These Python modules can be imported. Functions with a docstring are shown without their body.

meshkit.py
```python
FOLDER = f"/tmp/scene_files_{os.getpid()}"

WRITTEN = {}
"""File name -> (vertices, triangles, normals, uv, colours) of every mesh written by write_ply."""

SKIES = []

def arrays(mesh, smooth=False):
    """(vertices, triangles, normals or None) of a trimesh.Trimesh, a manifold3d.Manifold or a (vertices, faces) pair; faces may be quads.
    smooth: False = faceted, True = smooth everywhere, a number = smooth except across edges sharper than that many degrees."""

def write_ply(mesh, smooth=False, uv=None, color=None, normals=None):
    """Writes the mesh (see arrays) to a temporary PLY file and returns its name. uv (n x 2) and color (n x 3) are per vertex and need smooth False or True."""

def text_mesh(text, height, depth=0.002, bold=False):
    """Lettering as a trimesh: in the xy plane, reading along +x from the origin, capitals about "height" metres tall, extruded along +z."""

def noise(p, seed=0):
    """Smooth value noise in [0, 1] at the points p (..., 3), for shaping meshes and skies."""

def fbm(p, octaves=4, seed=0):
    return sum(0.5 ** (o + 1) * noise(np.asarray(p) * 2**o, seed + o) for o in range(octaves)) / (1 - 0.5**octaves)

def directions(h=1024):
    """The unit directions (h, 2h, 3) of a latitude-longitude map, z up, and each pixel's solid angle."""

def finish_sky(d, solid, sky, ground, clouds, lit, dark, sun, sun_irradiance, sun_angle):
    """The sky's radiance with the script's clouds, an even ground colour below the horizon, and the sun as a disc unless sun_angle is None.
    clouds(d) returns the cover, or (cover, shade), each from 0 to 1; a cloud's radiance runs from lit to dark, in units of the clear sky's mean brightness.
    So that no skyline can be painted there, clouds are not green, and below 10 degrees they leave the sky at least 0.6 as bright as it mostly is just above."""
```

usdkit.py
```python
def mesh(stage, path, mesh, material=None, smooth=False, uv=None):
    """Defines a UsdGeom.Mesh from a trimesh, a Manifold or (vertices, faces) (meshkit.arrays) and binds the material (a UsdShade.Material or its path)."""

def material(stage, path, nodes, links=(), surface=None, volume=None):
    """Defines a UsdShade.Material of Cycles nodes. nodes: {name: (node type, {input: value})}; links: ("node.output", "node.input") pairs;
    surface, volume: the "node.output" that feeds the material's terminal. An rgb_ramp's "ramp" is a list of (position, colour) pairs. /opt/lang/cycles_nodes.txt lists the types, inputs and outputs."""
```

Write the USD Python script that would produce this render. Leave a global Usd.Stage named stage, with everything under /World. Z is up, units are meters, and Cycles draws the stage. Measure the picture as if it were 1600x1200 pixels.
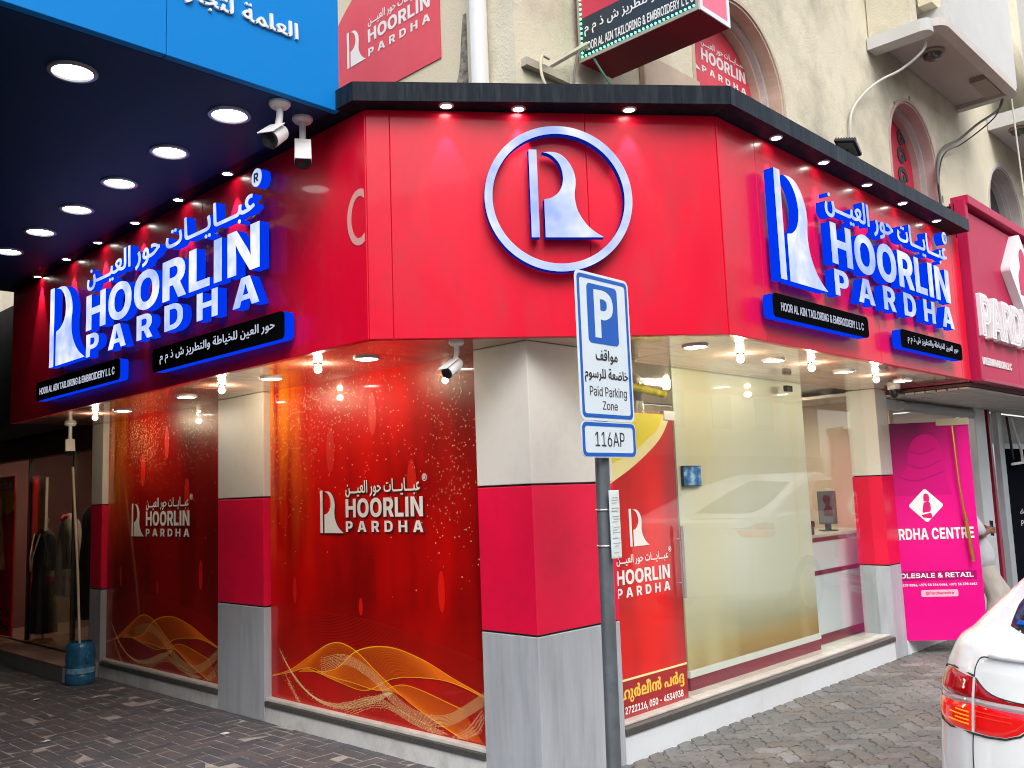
import math, random
import numpy as np, trimesh, manifold3d, usdkit, meshkit
from shapely.geometry import Polygon, LineString, Point, box as sbox
from shapely import union_all, affinity
from pxr import Usd, UsdGeom, UsdLux, UsdShade, Gf, Sdf

stage = Usd.Stage.CreateInMemory()
UsdGeom.SetStageUpAxis(stage, 'Z'); UsdGeom.SetStageMetersPerUnit(stage, 1.0)
UsdGeom.Xform.Define(stage, '/World'); stage.SetDefaultPrim(stage.GetPrimAtPath('/World'))
UsdGeom.Scope.Define(stage, '/World/Looks')
random.seed(7); rng = np.random.default_rng(7)

# ---------------------------------------------------------------- camera, sky, sun
EYE = np.array([0.0, 0.0, 1.65]); YAW, PITCH, ROLL = map(math.radians, (43.84, 6.9, -2.13)); FPX = 1430.7
_fw = np.array([math.cos(PITCH)*math.cos(YAW), math.cos(PITCH)*math.sin(YAW), math.sin(PITCH)])
_r0 = np.array([math.sin(YAW), -math.cos(YAW), 0.0]); _u0 = np.cross(_r0, _fw)
_r = math.cos(ROLL)*_r0 + math.sin(ROLL)*_u0; _u = -math.sin(ROLL)*_r0 + math.cos(ROLL)*_u0
cam = UsdGeom.Camera.Define(stage, '/World/camera')
cam.AddTransformOp().Set(Gf.Matrix4d(*_r, 0, *_u, 0, *(-_fw), 0, *EYE, 1))
cam.CreateHorizontalApertureAttr(36.0); cam.CreateVerticalApertureAttr(27.0)
cam.CreateFocalLengthAttr(36.0*FPX/1600)
cam.CreateClippingRangeAttr((0.05, 2000.0))
EXPOSURE = 1.04
cam.CreateExposureAttr(EXPOSURE)

SUN_DIR = np.array([-0.45, -0.70, 0.90]); SUN_DIR /= np.linalg.norm(SUN_DIR)      # towards the sun
SKY_STRENGTH = 0.12
usdkit.material(stage, '/World/Looks/sky_look', {
    'sky': ('sky_texture', {'sky_type': 'single_scattering', 'sun_disc': False, 'sun_elevation': math.asin(SUN_DIR[2]), 'sun_rotation': math.atan2(SUN_DIR[0], SUN_DIR[1]), 'altitude': 20.0, 'air_density': 1.0, 'aerosol_density': 2.5, 'ozone_density': 1.0}),
    'tc': ('texture_coordinate', {}),
    'n': ('noise_texture', {'scale': 2.2, 'detail': 6.0, 'roughness': 0.55}),
    'ramp': ('rgb_ramp', {'ramp': [(0.30, (0.55, 0.55, 0.55)), (0.62, (1, 1, 1))]}),
    'grey': ('hsv', {'saturation': 0.12, 'value': 1.35}),
    'mix': ('mix', {}),
    'bg': ('background_shader', {'strength': SKY_STRENGTH})},
    [('tc.generated', 'n.vector'), ('n.fac', 'ramp.fac'), ('sky.color', 'grey.color'), ('ramp.color', 'mix.fac'), ('sky.color', 'mix.color1'), ('grey.color', 'mix.color2'), ('mix.color', 'bg.color')], surface='bg.background')
dome = UsdLux.DomeLight.Define(stage, '/World/sky')
UsdShade.MaterialBindingAPI.Apply(dome.GetPrim()).Bind(UsdShade.Material.Get(stage, '/World/Looks/sky_look'))
dome.GetPrim().SetCustomDataByKey('kind', 'structure')
sun = UsdLux.DistantLight.Define(stage, '/World/sun')
sun.CreateIntensityAttr(0.16); sun.CreateAngleAttr(35.0); sun.CreateColorAttr((1.0, 0.95, 0.88)); sun.CreateNormalizeAttr(True)
_z = SUN_DIR; _x = np.cross([0, 0, 1], _z); _x /= np.linalg.norm(_x); _y = np.cross(_z, _x)
sun.AddTransformOp().Set(Gf.Matrix4d(*_x, 0, *_y, 0, *_z, 0, 0, -20, 30, 1))

# ---------------------------------------------------------------- helpers: naming, prims
_used = {}
def path_for(parent, name):
    base = (parent or '/World') + '/' + name
    n = _used.get(base, -1) + 1; _used[base] = n
    return base if n == 0 else f'{base}_{n:03d}'
def tag(prim, label=None, category=None, group=None, kind=None):
    for k, v in (('label', label), ('category', category), ('group', group), ('kind', kind)):
        if v: prim.SetCustomDataByKey(k, v)
    return prim
def thing(name, label=None, category=None, group=None, kind=None, at=None, rz=0.0, parent=None):
    x = UsdGeom.Xform.Define(stage, path_for(parent, name))
    if at is not None:
        x.AddTranslateOp().Set(Gf.Vec3d(*map(float, at)))
        if rz: x.AddRotateZOp().Set(float(rz))
    tag(x.GetPrim(), label, category, group, kind)
    return str(x.GetPath())
def obj(name, mesh, mat, parent=None, label=None, category=None, group=None, kind=None, smooth=False):
    m = usdkit.mesh(stage, path_for(parent, name), mesh, mat, smooth=smooth)
    tag(m.GetPrim(), label, category, group, kind)
    return str(m.GetPath())
def copy_of(src, at, label, rot=None, scale=None, group=None, instance=True):
    name = src.rsplit('/', 1)[1].split('_0')[0]
    x = UsdGeom.Xform.Define(stage, path_for(None, name))
    x.GetPrim().GetReferences().AddInternalReference(Sdf.Path(src))
    x.ClearXformOpOrder(); 
    op = x.AddTransformOp(opSuffix='place')
    op.Set(place_matrix(at, rot, scale))
    if instance: x.GetPrim().SetInstanceable(True)
    tag(x.GetPrim(), label, None, group)
    return str(x.GetPath())
def place_matrix(at, rot=None, scale=None):
    R = np.eye(3) if rot is None else np.asarray(rot, float)      # columns = local axes in the world
    if scale: R = R*scale
    return Gf.Matrix4d(*R[:, 0], 0, *R[:, 1], 0, *R[:, 2], 0, *map(float, at), 1)
def place(path, at, rot=None, scale=None):
    x = UsdGeom.Xformable(stage.GetPrimAtPath(path)); x.ClearXformOpOrder()
    x.AddTransformOp(opSuffix='place').Set(place_matrix(at, rot, scale))

# ---------------------------------------------------------------- helpers: shapes
def cat(*ms): return trimesh.util.concatenate([m for m in ms if m is not None])
def bx(x0, x1, y0, y1, z0, z1, bevel=0.0):
    x0, x1 = sorted((x0, x1)); y0, y1 = sorted((y0, y1)); z0, z1 = sorted((z0, z1))
    if bevel <= 0:
        m = trimesh.creation.box((x1-x0, y1-y0, z1-z0))
    else:
        b = min(bevel, (x1-x0)/2.1, (y1-y0)/2.1, (z1-z0)/2.1); s = np.array([x1-x0, y1-y0, z1-z0])/2
        p = [(2*np.array(c)-1)*(s - np.where(np.arange(3) == k, 0, b)) for c in np.ndindex(2, 2, 2) for k in range(3)]
        m = trimesh.convex.convex_hull(np.array(p))
    m.apply_translation(((x0+x1)/2, (y0+y1)/2, (z0+z1)/2)); return m
class Frame:
    """A flat face: origin, direction of reading, up; the third axis points out of the face."""
    def __init__(s, o, ux, uy=(0, 0, 1)):
        s.o = np.asarray(o, float); s.x = np.asarray(ux, float); s.x /= np.linalg.norm(s.x)
        s.y = np.asarray(uy, float); s.y /= np.linalg.norm(s.y); s.z = np.cross(s.x, s.y)
    def matrix(s):
        m = np.eye(4); m[:3, 0], m[:3, 1], m[:3, 2], m[:3, 3] = s.x, s.y, s.z, s.o; return m
    def at(s, a, b, c=0.0): return s.o + a*s.x + b*s.y + c*s.z
    def put(s, m):
        m = m.copy(); m.apply_transform(s.matrix()); return m
def plate(frame, poly, z0, z1):
    """poly (shapely, in the face's own axes) as a slab from z0 to z1 in front of the face."""
    out = []
    for g in getattr(poly, 'geoms', [poly]):
        if g.is_empty or g.area < 1e-9: continue
        m = trimesh.creation.extrude_polygon(g, z1-z0, engine='earcut'); m.apply_translation((0, 0, z0)); out.append(frame.put(m))
    return cat(*out)
def tube(pts, r, sides=8, closed_ends=True):
    pts = np.asarray(pts, float); n = len(pts); r = np.broadcast_to(r, (n,)).astype(float)
    t = np.gradient(pts, axis=0); t /= np.linalg.norm(t, axis=1, keepdims=True)
    ref = np.array([0, 0, 1.0]) if abs(t[0][2]) < .9 else np.array([1.0, 0, 0])
    a = np.cross(t, ref); bad = np.linalg.norm(a, axis=1) < 1e-6; a[bad] = [1, 0, 0]; a /= np.linalg.norm(a, axis=1, keepdims=True); b = np.cross(t, a)
    th = np.arange(sides)*2*math.pi/sides
    v = pts[:, None] + r[:, None, None]*(np.cos(th)[None, :, None]*a[:, None] + np.sin(th)[None, :, None]*b[:, None])
    v = v.reshape(-1, 3); f = []
    for i in range(n-1):
        for j in range(sides):
            p, q = i*sides+j, i*sides+(j+1) % sides
            f += [[p, q+sides, q], [p, p+sides, q+sides]]
    if closed_ends:
        for i, flip in ((0, False), (n-1, True)):
            c = len(v); v = np.vstack([v, pts[i]])
            for j in range(sides):
                p, q = i*sides+j, i*sides+(j+1) % sides
                f.append([c, q, p] if flip else [c, p, q])
    m = trimesh.Trimesh(v, f, process=False); m.fix_normals(); return m
def spline(P, n=40):
    P = np.asarray(P, float); k = len(P)
    Q = np.vstack([2*P[0]-P[1], P, 2*P[-1]-P[-2]]); out = []
    for i in range(k-1):
        for t in np.linspace(0, 1, max(2, n//(k-1)), endpoint=False):
            a, b, c, d = Q[i:i+4]
            out.append(.5*((2*b)+(c-a)*t+(2*a-5*b+4*c-d)*t*t+(3*b-a-3*c+d)*t**3))
    return np.array(out+[P[-1]])
def lathe(prof, n=24):
    m = trimesh.creation.revolve(np.array(prof, float), sections=n); m.fix_normals(); return m
def disc(r, z0, z1, n=28):
    m = trimesh.creation.cylinder(r, z1-z0, sections=n); m.apply_translation((0, 0, (z0+z1)/2)); return m
def moved(m, x=0, y=0, z=0): m = m.copy(); m.apply_translation((x, y, z)); return m
def rounded(w, h, r, cx=0, cy=0): return sbox(cx-w/2+r, cy-h/2+r, cx+w/2-r, cy+h/2-r).buffer(r, quad_segs=6)

# lettering: outlines of every glyph, "glyph | glyph", polygons "/", rings ";", thousandths of the type size
GLYPHS = {
    'name': '34 33 53 132 86 217 185 177 157 95 148 24 156 -31 182 -74 222 -102 276 -116 338 -117 411 -96 457 -52 474 -13 482 33 482 84 471 157 435 290 547 321 574 214 600 148 638 117 730 100 747 80 753 53 737 12 708 -3 669 -4 633 4 593 30 585 -23 561 -91 521 -148 495 -172 431 -209 393 -221 303 -231 232 -224 168 -205 139 -190 90 -151 54 -98 42 -67 35 -32/296 408 268 423 259 436 253 482 268 510 281 520 296 526 328 526 342 520 364 497 370 482 370 450 364 436 342 414|688 -5 697 107 970 105 994 91 1006 67 1000 23 978 2 962 -3|942 -5 951 107 1224 105 1248 91 1260 67 1254 23 1232 2 1216 -3|1196 -5 1205 107 1478 105 1502 91 1514 67 1508 23 1486 2 1470 -3|1533 -213 1497 -185 1491 -140 1506 -113 1519 -103 1533 -97 1564 -97 1600 -126 1606 -140 1606 -171 1578 -207 1564 -213/1673 -207 1645 -171 1651 -126 1660 -113 1688 -97 1719 -97 1733 -103 1760 -140 1754 -185 1719 -213 1688 -213/1460 107 1537 121 1560 144 1585 208 1607 321 1714 302 1697 197 1699 163 1707 144 1722 128 1747 116 1864 100 1881 80 1885 37 1870 11 1842 -3 1761 -2 1714 8 1678 25 1653 50 1641 72 1611 39 1576 16 1517 0 1450 -5|1820 -5 1830 107 1905 112 1988 132 1890 238 1882 255 1871 293 1872 321 1902 368 1939 399 1985 424 2065 446 2156 441 2207 421 2227 406 2255 366 2262 342 2262 282 2254 250 2226 189 2176 128 2238 114 2359 100 2377 81 2383 53 2381 37 2366 11 2353 2 2318 -5 2240 -1 2138 23 2073 54 1964 12 1870 -3;2085 183 2129 226 2149 260 2156 294 2147 321 2110 343 2070 345 2017 333 1970 307|2318 -5 2327 107 2386 118 2404 140 2408 157 2410 239 2391 723 2506 723 2526 235 2525 165 2516 106 2494 59 2456 24 2399 2|2667 0 2646 723 2760 723 2780 0|3118 -230 3066 -125 3152 -78 3212 -27 3248 29 3266 87 3267 136 3254 195 3201 313 3308 366 3349 277 3379 161 3380 95 3360 7 3321 -71 3260 -140 3180 -198|3497 -230 3473 -122 3553 -106 3619 -83 3670 -53 3711 -5 3651 -3 3585 11 3537 40 3519 60 3499 110 3497 140 3503 196 3520 250 3564 322 3627 367 3676 376 3710 372 3740 361 3791 316 3827 247 3845 159 3847 107 3918 107 3949 100 3972 68 3966 22 3957 10 3928 -3 3830 -5 3804 -64 3772 -108 3732 -145 3683 -176 3628 -200;3736 106 3729 185 3705 241 3688 255 3668 260 3645 253 3627 233 3614 206 3607 159 3613 131 3634 113 3659 106|3908 -5 3917 107 4010 114 4099 136 4183 172 4267 222 4182 266 4115 285 4046 289 3978 278 3958 387 4046 403 4127 397 4206 371 4344 295 4380 284 4422 283 4435 178 4365 162 4206 69 4117 28 4004 1|4987 -15 4903 3 4838 33 4813 53 4776 100 4757 159 4756 211 4764 272 4790 368 4890 342 4870 261 4869 195 4888 152 4932 119 5005 98 5056 93 5263 97 5341 108 5401 125 5423 136 5454 164 5465 199 5459 257 5419 396 5523 430 5562 304 5575 204 5563 132 5548 101 5499 51 5422 15 5314 -8 5174 -20/5214 433 5201 442 5186 469 5192 513 5213 536 5228 542 5259 542 5273 536 5300 499 5294 455 5285 442 5259 427/5059 433 5047 442 5032 469 5038 513 5059 537 5074 543 5105 543 5119 537 5146 499 5140 455 5131 442 5105 427|5931 -3 5865 -3 5794 13 5747 47 5721 100 5711 172 5690 723 5803 723 5823 227 5833 152 5850 124 5862 116 5953 100 5975 68 5975 37 5960 11|5911 -5 5920 107 6193 105 6217 91 6229 67 6223 23 6201 2 6185 -3|6165 -5 6174 107 6447 105 6471 91 6483 67 6477 23 6455 2 6439 -3|6419 -5 6428 107 6701 105 6725 91 6737 67 6731 23 6709 2 6693 -3|6731 -215 6700 -207 6678 -185 6672 -140 6687 -113 6700 -103 6715 -97 6746 -97 6760 -103 6781 -126 6787 -171 6759 -207/6854 -207 6827 -171 6833 -126 6854 -103 6869 -97 6900 -97 6914 -103 6941 -140 6935 -185 6900 -213 6869 -213/6683 107 6767 113 6800 127 6819 152 6823 170 6817 257 6772 414 6881 448 6914 342 6930 253 6932 160 6915 97 6884 52 6839 22 6780 4 6673 -5|7295 -3 7229 -3 7158 13 7111 47 7085 100 7075 172 7054 723 7167 723 7187 227 7197 152 7214 124 7226 116 7317 100 7339 68 7339 37 7324 11|7275 -5 7284 107 7557 105 7581 91 7593 67 7587 23 7565 2 7549 -3|7529 -5 7538 107 7811 105 7835 91 7847 67 7841 23 7819 2 7803 -3|7783 -5 7792 107 8065 105 8089 91 8101 67 8095 23 8073 2 8057 -3|8171 -213 8135 -185 8129 -140 8156 -103 8171 -97 8202 -97 8238 -126 8244 -140 8244 -171 8216 -207 8202 -213/8047 107 8096 114 8127 143 8149 207 8169 320 8277 302 8260 197 8269 144 8302 116 8401 100 8418 80 8422 37 8408 11 8379 -3 8294 1 8246 19 8228 33 8204 69 8176 37 8143 14 8108 2 8037 -5|8358 -5 8368 107 8510 115 8472 148 8448 182 8425 253 8426 320 8435 354 8472 410 8526 450 8594 471 8664 472 8727 460 8708 355 8662 364 8621 364 8573 345 8543 307 8537 272 8541 244 8551 219 8577 186 8618 157 8648 146 8704 159 8774 187 8810 88 8669 35 8573 12 8471 -1',
    'trade': '72 -391 21 -120 20 -25 38 43 72 93 144 140 227 157 337 148 339 172 324 250 307 277 273 302 235 306 198 291 145 222 59 270 95 332 160 392 232 417 319 409 388 361 430 288 450 180 435 78 413 26 315 47 236 51 176 34 149 10 132 -25 127 -99 142 -224 174 -364|817 -391 766 -120 765 -25 783 43 817 93 889 140 972 157 1082 148 1084 172 1069 250 1052 277 1018 302 980 306 943 291 890 222 804 270 840 332 905 392 977 417 1064 409 1133 361 1175 288 1195 180 1180 78 1158 26 1060 47 981 51 921 34 894 10 877 -25 872 -99 887 -224 919 -364|1557 135 1621 115 1707 109 1754 121 1781 151 1785 194 1770 253 1723 349 1664 441 1766 503 1844 371 1891 258 1907 170 1885 83 1845 37 1783 5 1695 -6 1615 2 1525 31/1669 588 1632 616 1626 662 1654 700 1701 706 1737 677 1743 630 1715 594|2436 -225 2372 -204 2317 -170 2276 -123 2248 -64 2239 8 2243 58 2258 127 2292 214 2391 175 2360 84 2354 24 2362 -30 2388 -73 2454 -112 2514 -120 2574 -114 2620 -96 2652 -69 2685 4 2682 124 2638 290 2752 320 2802 150 2827 118 2873 107 2915 119 2940 155 2973 318 3080 300 3062 175 3068 136 3106 111 3171 110 3213 137 3224 189 3210 274 3167 410 3279 446 3321 301 3335 192 3320 104 3280 42 3218 6 3140 -5 3057 13 3031 33 3009 67 2976 24 2923 -1 2854 -2 2798 26 2790 -30 2766 -97 2699 -176 2596 -223 2508 -232/2868 476 2841 511 2847 555 2882 582 2926 576 2953 541 2947 497 2912 470/3018 476 2991 511 2997 555 3032 582 3075 576 3102 541 3096 497 3062 470/2942 604 2915 639 2921 683 2956 710 2999 704 3026 669 3020 625 2986 598|3612 -127 3729 -54 3796 28 3816 93 3815 145 3798 209 3751 313 3858 366 3949 140 3981 115 4045 105 4069 91 4083 53 4075 23 4053 2 3995 -4 3955 8 3918 37 3892 -34 3827 -122 3738 -193 3667 -231/3778 478 3741 506 3735 552 3763 590 3810 596 3846 567 3852 520 3824 484|4059 -213 4022 -185 4016 -140 4044 -103 4090 -97 4125 -126 4131 -171 4103 -207/4198 -207 4171 -171 4177 -126 4213 -97 4258 -103 4285 -140 4279 -185 4244 -213/4027 107 4111 113 4144 127 4167 170 4161 257 4116 414 4225 448 4274 253 4276 160 4259 97 4228 52 4183 22 4124 4 4017 -5|4355 -231 4300 -127 4365 -92 4439 -34 4484 28 4504 93 4497 177 4439 313 4546 366 4637 140 4669 115 4747 100 4769 67 4769 37 4741 2 4705 -5 4643 8 4606 37 4580 -34 4515 -122 4426 -193|5400 -3 5282 11 5205 46 5137 20 5018 0 4705 -5 4714 107 4758 107 4803 174 4785 723 4900 723 4915 306 4996 370 5103 412 5208 404 5285 350 5315 294 5325 227 5321 187 5294 121 5408 105 5432 91 5444 67 5444 37 5429 11;4971 108 5117 126 5183 157 5211 203 5212 234 5197 270 5164 295 5131 300 5082 291 5035 266 4967 208 4885 107|5390 107 5452 114 5490 144 5515 208 5537 321 5644 302 5627 197 5637 144 5677 116 5794 100 5811 80 5815 37 5800 11 5772 -3 5691 -2 5608 25 5571 72 5506 16 5447 0 5380 -5/5474 450 5446 486 5452 530 5488 559 5533 553 5561 516 5555 471 5519 444/5628 450 5600 485 5606 530 5642 559 5688 553 5715 516 5709 471 5673 444|5751 -5 5760 107 5819 118 5841 157 5824 723 5939 723 5959 235 5949 106 5927 59 5889 24 5832 2|6100 0 6079 723 6193 723 6213 0|6326 -230 6300 -122 6414 -94 6473 -68 6518 -32 6542 4 6480 -5 6435 -1 6380 22 6354 47 6335 79 6325 141 6348 253 6392 324 6431 357 6503 377 6554 367 6614 320 6643 271 6663 212 6675 113 6656 -8 6600 -104 6560 -143 6457 -200;6564 114 6557 186 6534 242 6508 262 6475 257 6456 239 6438 196 6442 129 6490 105|7395 3 7337 26 7315 45 7286 92 7169 86 7075 116 7030 155 7006 210 7005 274 7040 358 7084 404 7141 442 7254 484 7251 562 7364 562 7381 214 7392 147 7422 115 7507 100 7529 67 7523 23 7502 2 7466 -5;7259 370 7182 344 7128 297 7117 243 7139 215 7195 197 7267 199/7280 681 7252 717 7258 761 7294 790 7339 784 7366 747 7360 703 7325 675/7125 681 7098 717 7104 761 7140 791 7185 785 7212 747 7206 703 7171 675|7474 107 7518 107 7563 174 7545 723 7660 723 7675 306 7756 370 7827 403 7899 415 7968 404 8023 372 8062 323 8082 262 8081 187 8051 115 7989 59 7922 28 7811 4 7465 -5;7645 107 7813 114 7925 145 7965 186 7973 221 7964 259 7937 288 7909 299 7866 298 7818 280 7727 208|8409 -5 8292 13 8245 47 8219 100 8209 172 8188 723 8301 723 8321 227 8331 152 8360 116 8451 100 8473 68 8473 37 8458 11|8492 -213 8456 -185 8450 -140 8478 -103 8523 -97 8559 -126 8565 -171 8537 -207/8632 -207 8604 -171 8610 -126 8647 -97 8692 -103 8719 -140 8713 -185 8678 -213/8419 107 8496 121 8519 144 8544 208 8566 321 8673 302 8656 197 8666 144 8706 116 8823 100 8840 80 8844 37 8829 11 8801 -3 8720 -2 8637 25 8600 72 8535 16 8476 0 8409 -5|9366 -3 9260 8 9223 25 9177 72 9155 116 8989 28 8876 1 8780 -5 8789 107 8882 114 8971 136 9055 172 9139 222 9054 266 8987 285 8918 289 8850 278 8830 387 8918 403 8999 397 9078 371 9216 295 9294 283 9307 178 9232 159 9260 130 9292 114 9388 100 9411 67 9410 37 9395 11/8910 512 8882 548 8888 595 8925 624 8971 618 8999 580 8993 534 8957 506|9346 -5 9356 107 9411 118 9432 158 9418 723 9533 723 9556 181 9570 141 9593 118 9666 105 9690 91 9702 67 9701 37 9674 2 9614 -4 9550 15 9504 62 9451 15 9404 0|9638 -5 9647 107 9706 118 9728 157 9711 723 9826 723 9846 235 9836 106 9814 59 9776 24 9719 2|10196 33 10215 132 10248 217 10347 177 10319 95 10310 24 10318 -31 10344 -74 10384 -102 10438 -116 10500 -117 10573 -96 10619 -52 10644 33 10633 157 10597 290 10709 321 10762 148 10800 117 10892 100 10909 80 10915 53 10899 12 10870 -3 10795 4 10755 30 10747 -23 10723 -91 10657 -172 10555 -221 10465 -231 10394 -224 10330 -205 10252 -151 10204 -67/10458 408 10421 436 10415 482 10443 520 10490 526 10526 497 10532 450 10504 414|10933 -213 10897 -185 10891 -140 10919 -103 10964 -97 11000 -126 11006 -171 10978 -207/11073 -207 11045 -171 11051 -126 11088 -97 11133 -103 11160 -140 11154 -185 11119 -213/10860 107 10937 121 10960 144 10985 208 11007 321 11114 302 11097 197 11107 144 11147 116 11264 100 11281 80 11285 37 11270 11 11242 -3 11161 -2 11078 25 11041 72 10976 16 10917 0 10850 -5|11220 -5 11230 107 11305 112 11388 132 11282 255 11272 321 11302 368 11385 424 11465 446 11556 441 11627 406 11662 342 11662 282 11626 189 11576 128 11759 100 11777 81 11783 53 11766 11 11718 -5 11640 -1 11538 23 11473 54 11364 12;11485 183 11529 226 11549 260 11556 294 11547 321 11510 343 11470 345 11417 333 11370 307|11718 -5 11727 107 11786 118 11808 157 11791 723 11906 723 11926 235 11916 106 11894 59 11856 24 11799 2|12067 0 12046 723 12160 723 12180 0|12518 -230 12466 -125 12552 -78 12612 -27 12648 29 12666 87 12667 136 12654 195 12601 313 12708 366 12749 277 12779 161 12780 95 12760 7 12721 -71 12660 -140 12580 -198|12897 -230 12873 -122 13019 -83 13070 -53 13111 -5 12985 11 12919 60 12897 140 12920 250 12964 322 13027 367 13076 376 13140 361 13191 316 13227 247 13247 107 13349 100 13372 68 13366 22 13328 -3 13230 -5 13204 -64 13132 -145 13028 -200;13136 106 13129 185 13105 241 13068 260 13045 253 13014 206 13007 159 13013 131 13059 106|13308 -5 13317 107 13410 114 13499 136 13583 172 13667 222 13582 266 13515 285 13446 289 13378 278 13358 387 13446 403 13527 397 13606 371 13744 295 13822 283 13835 178 13765 162 13606 69 13517 28 13404 1',
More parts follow.
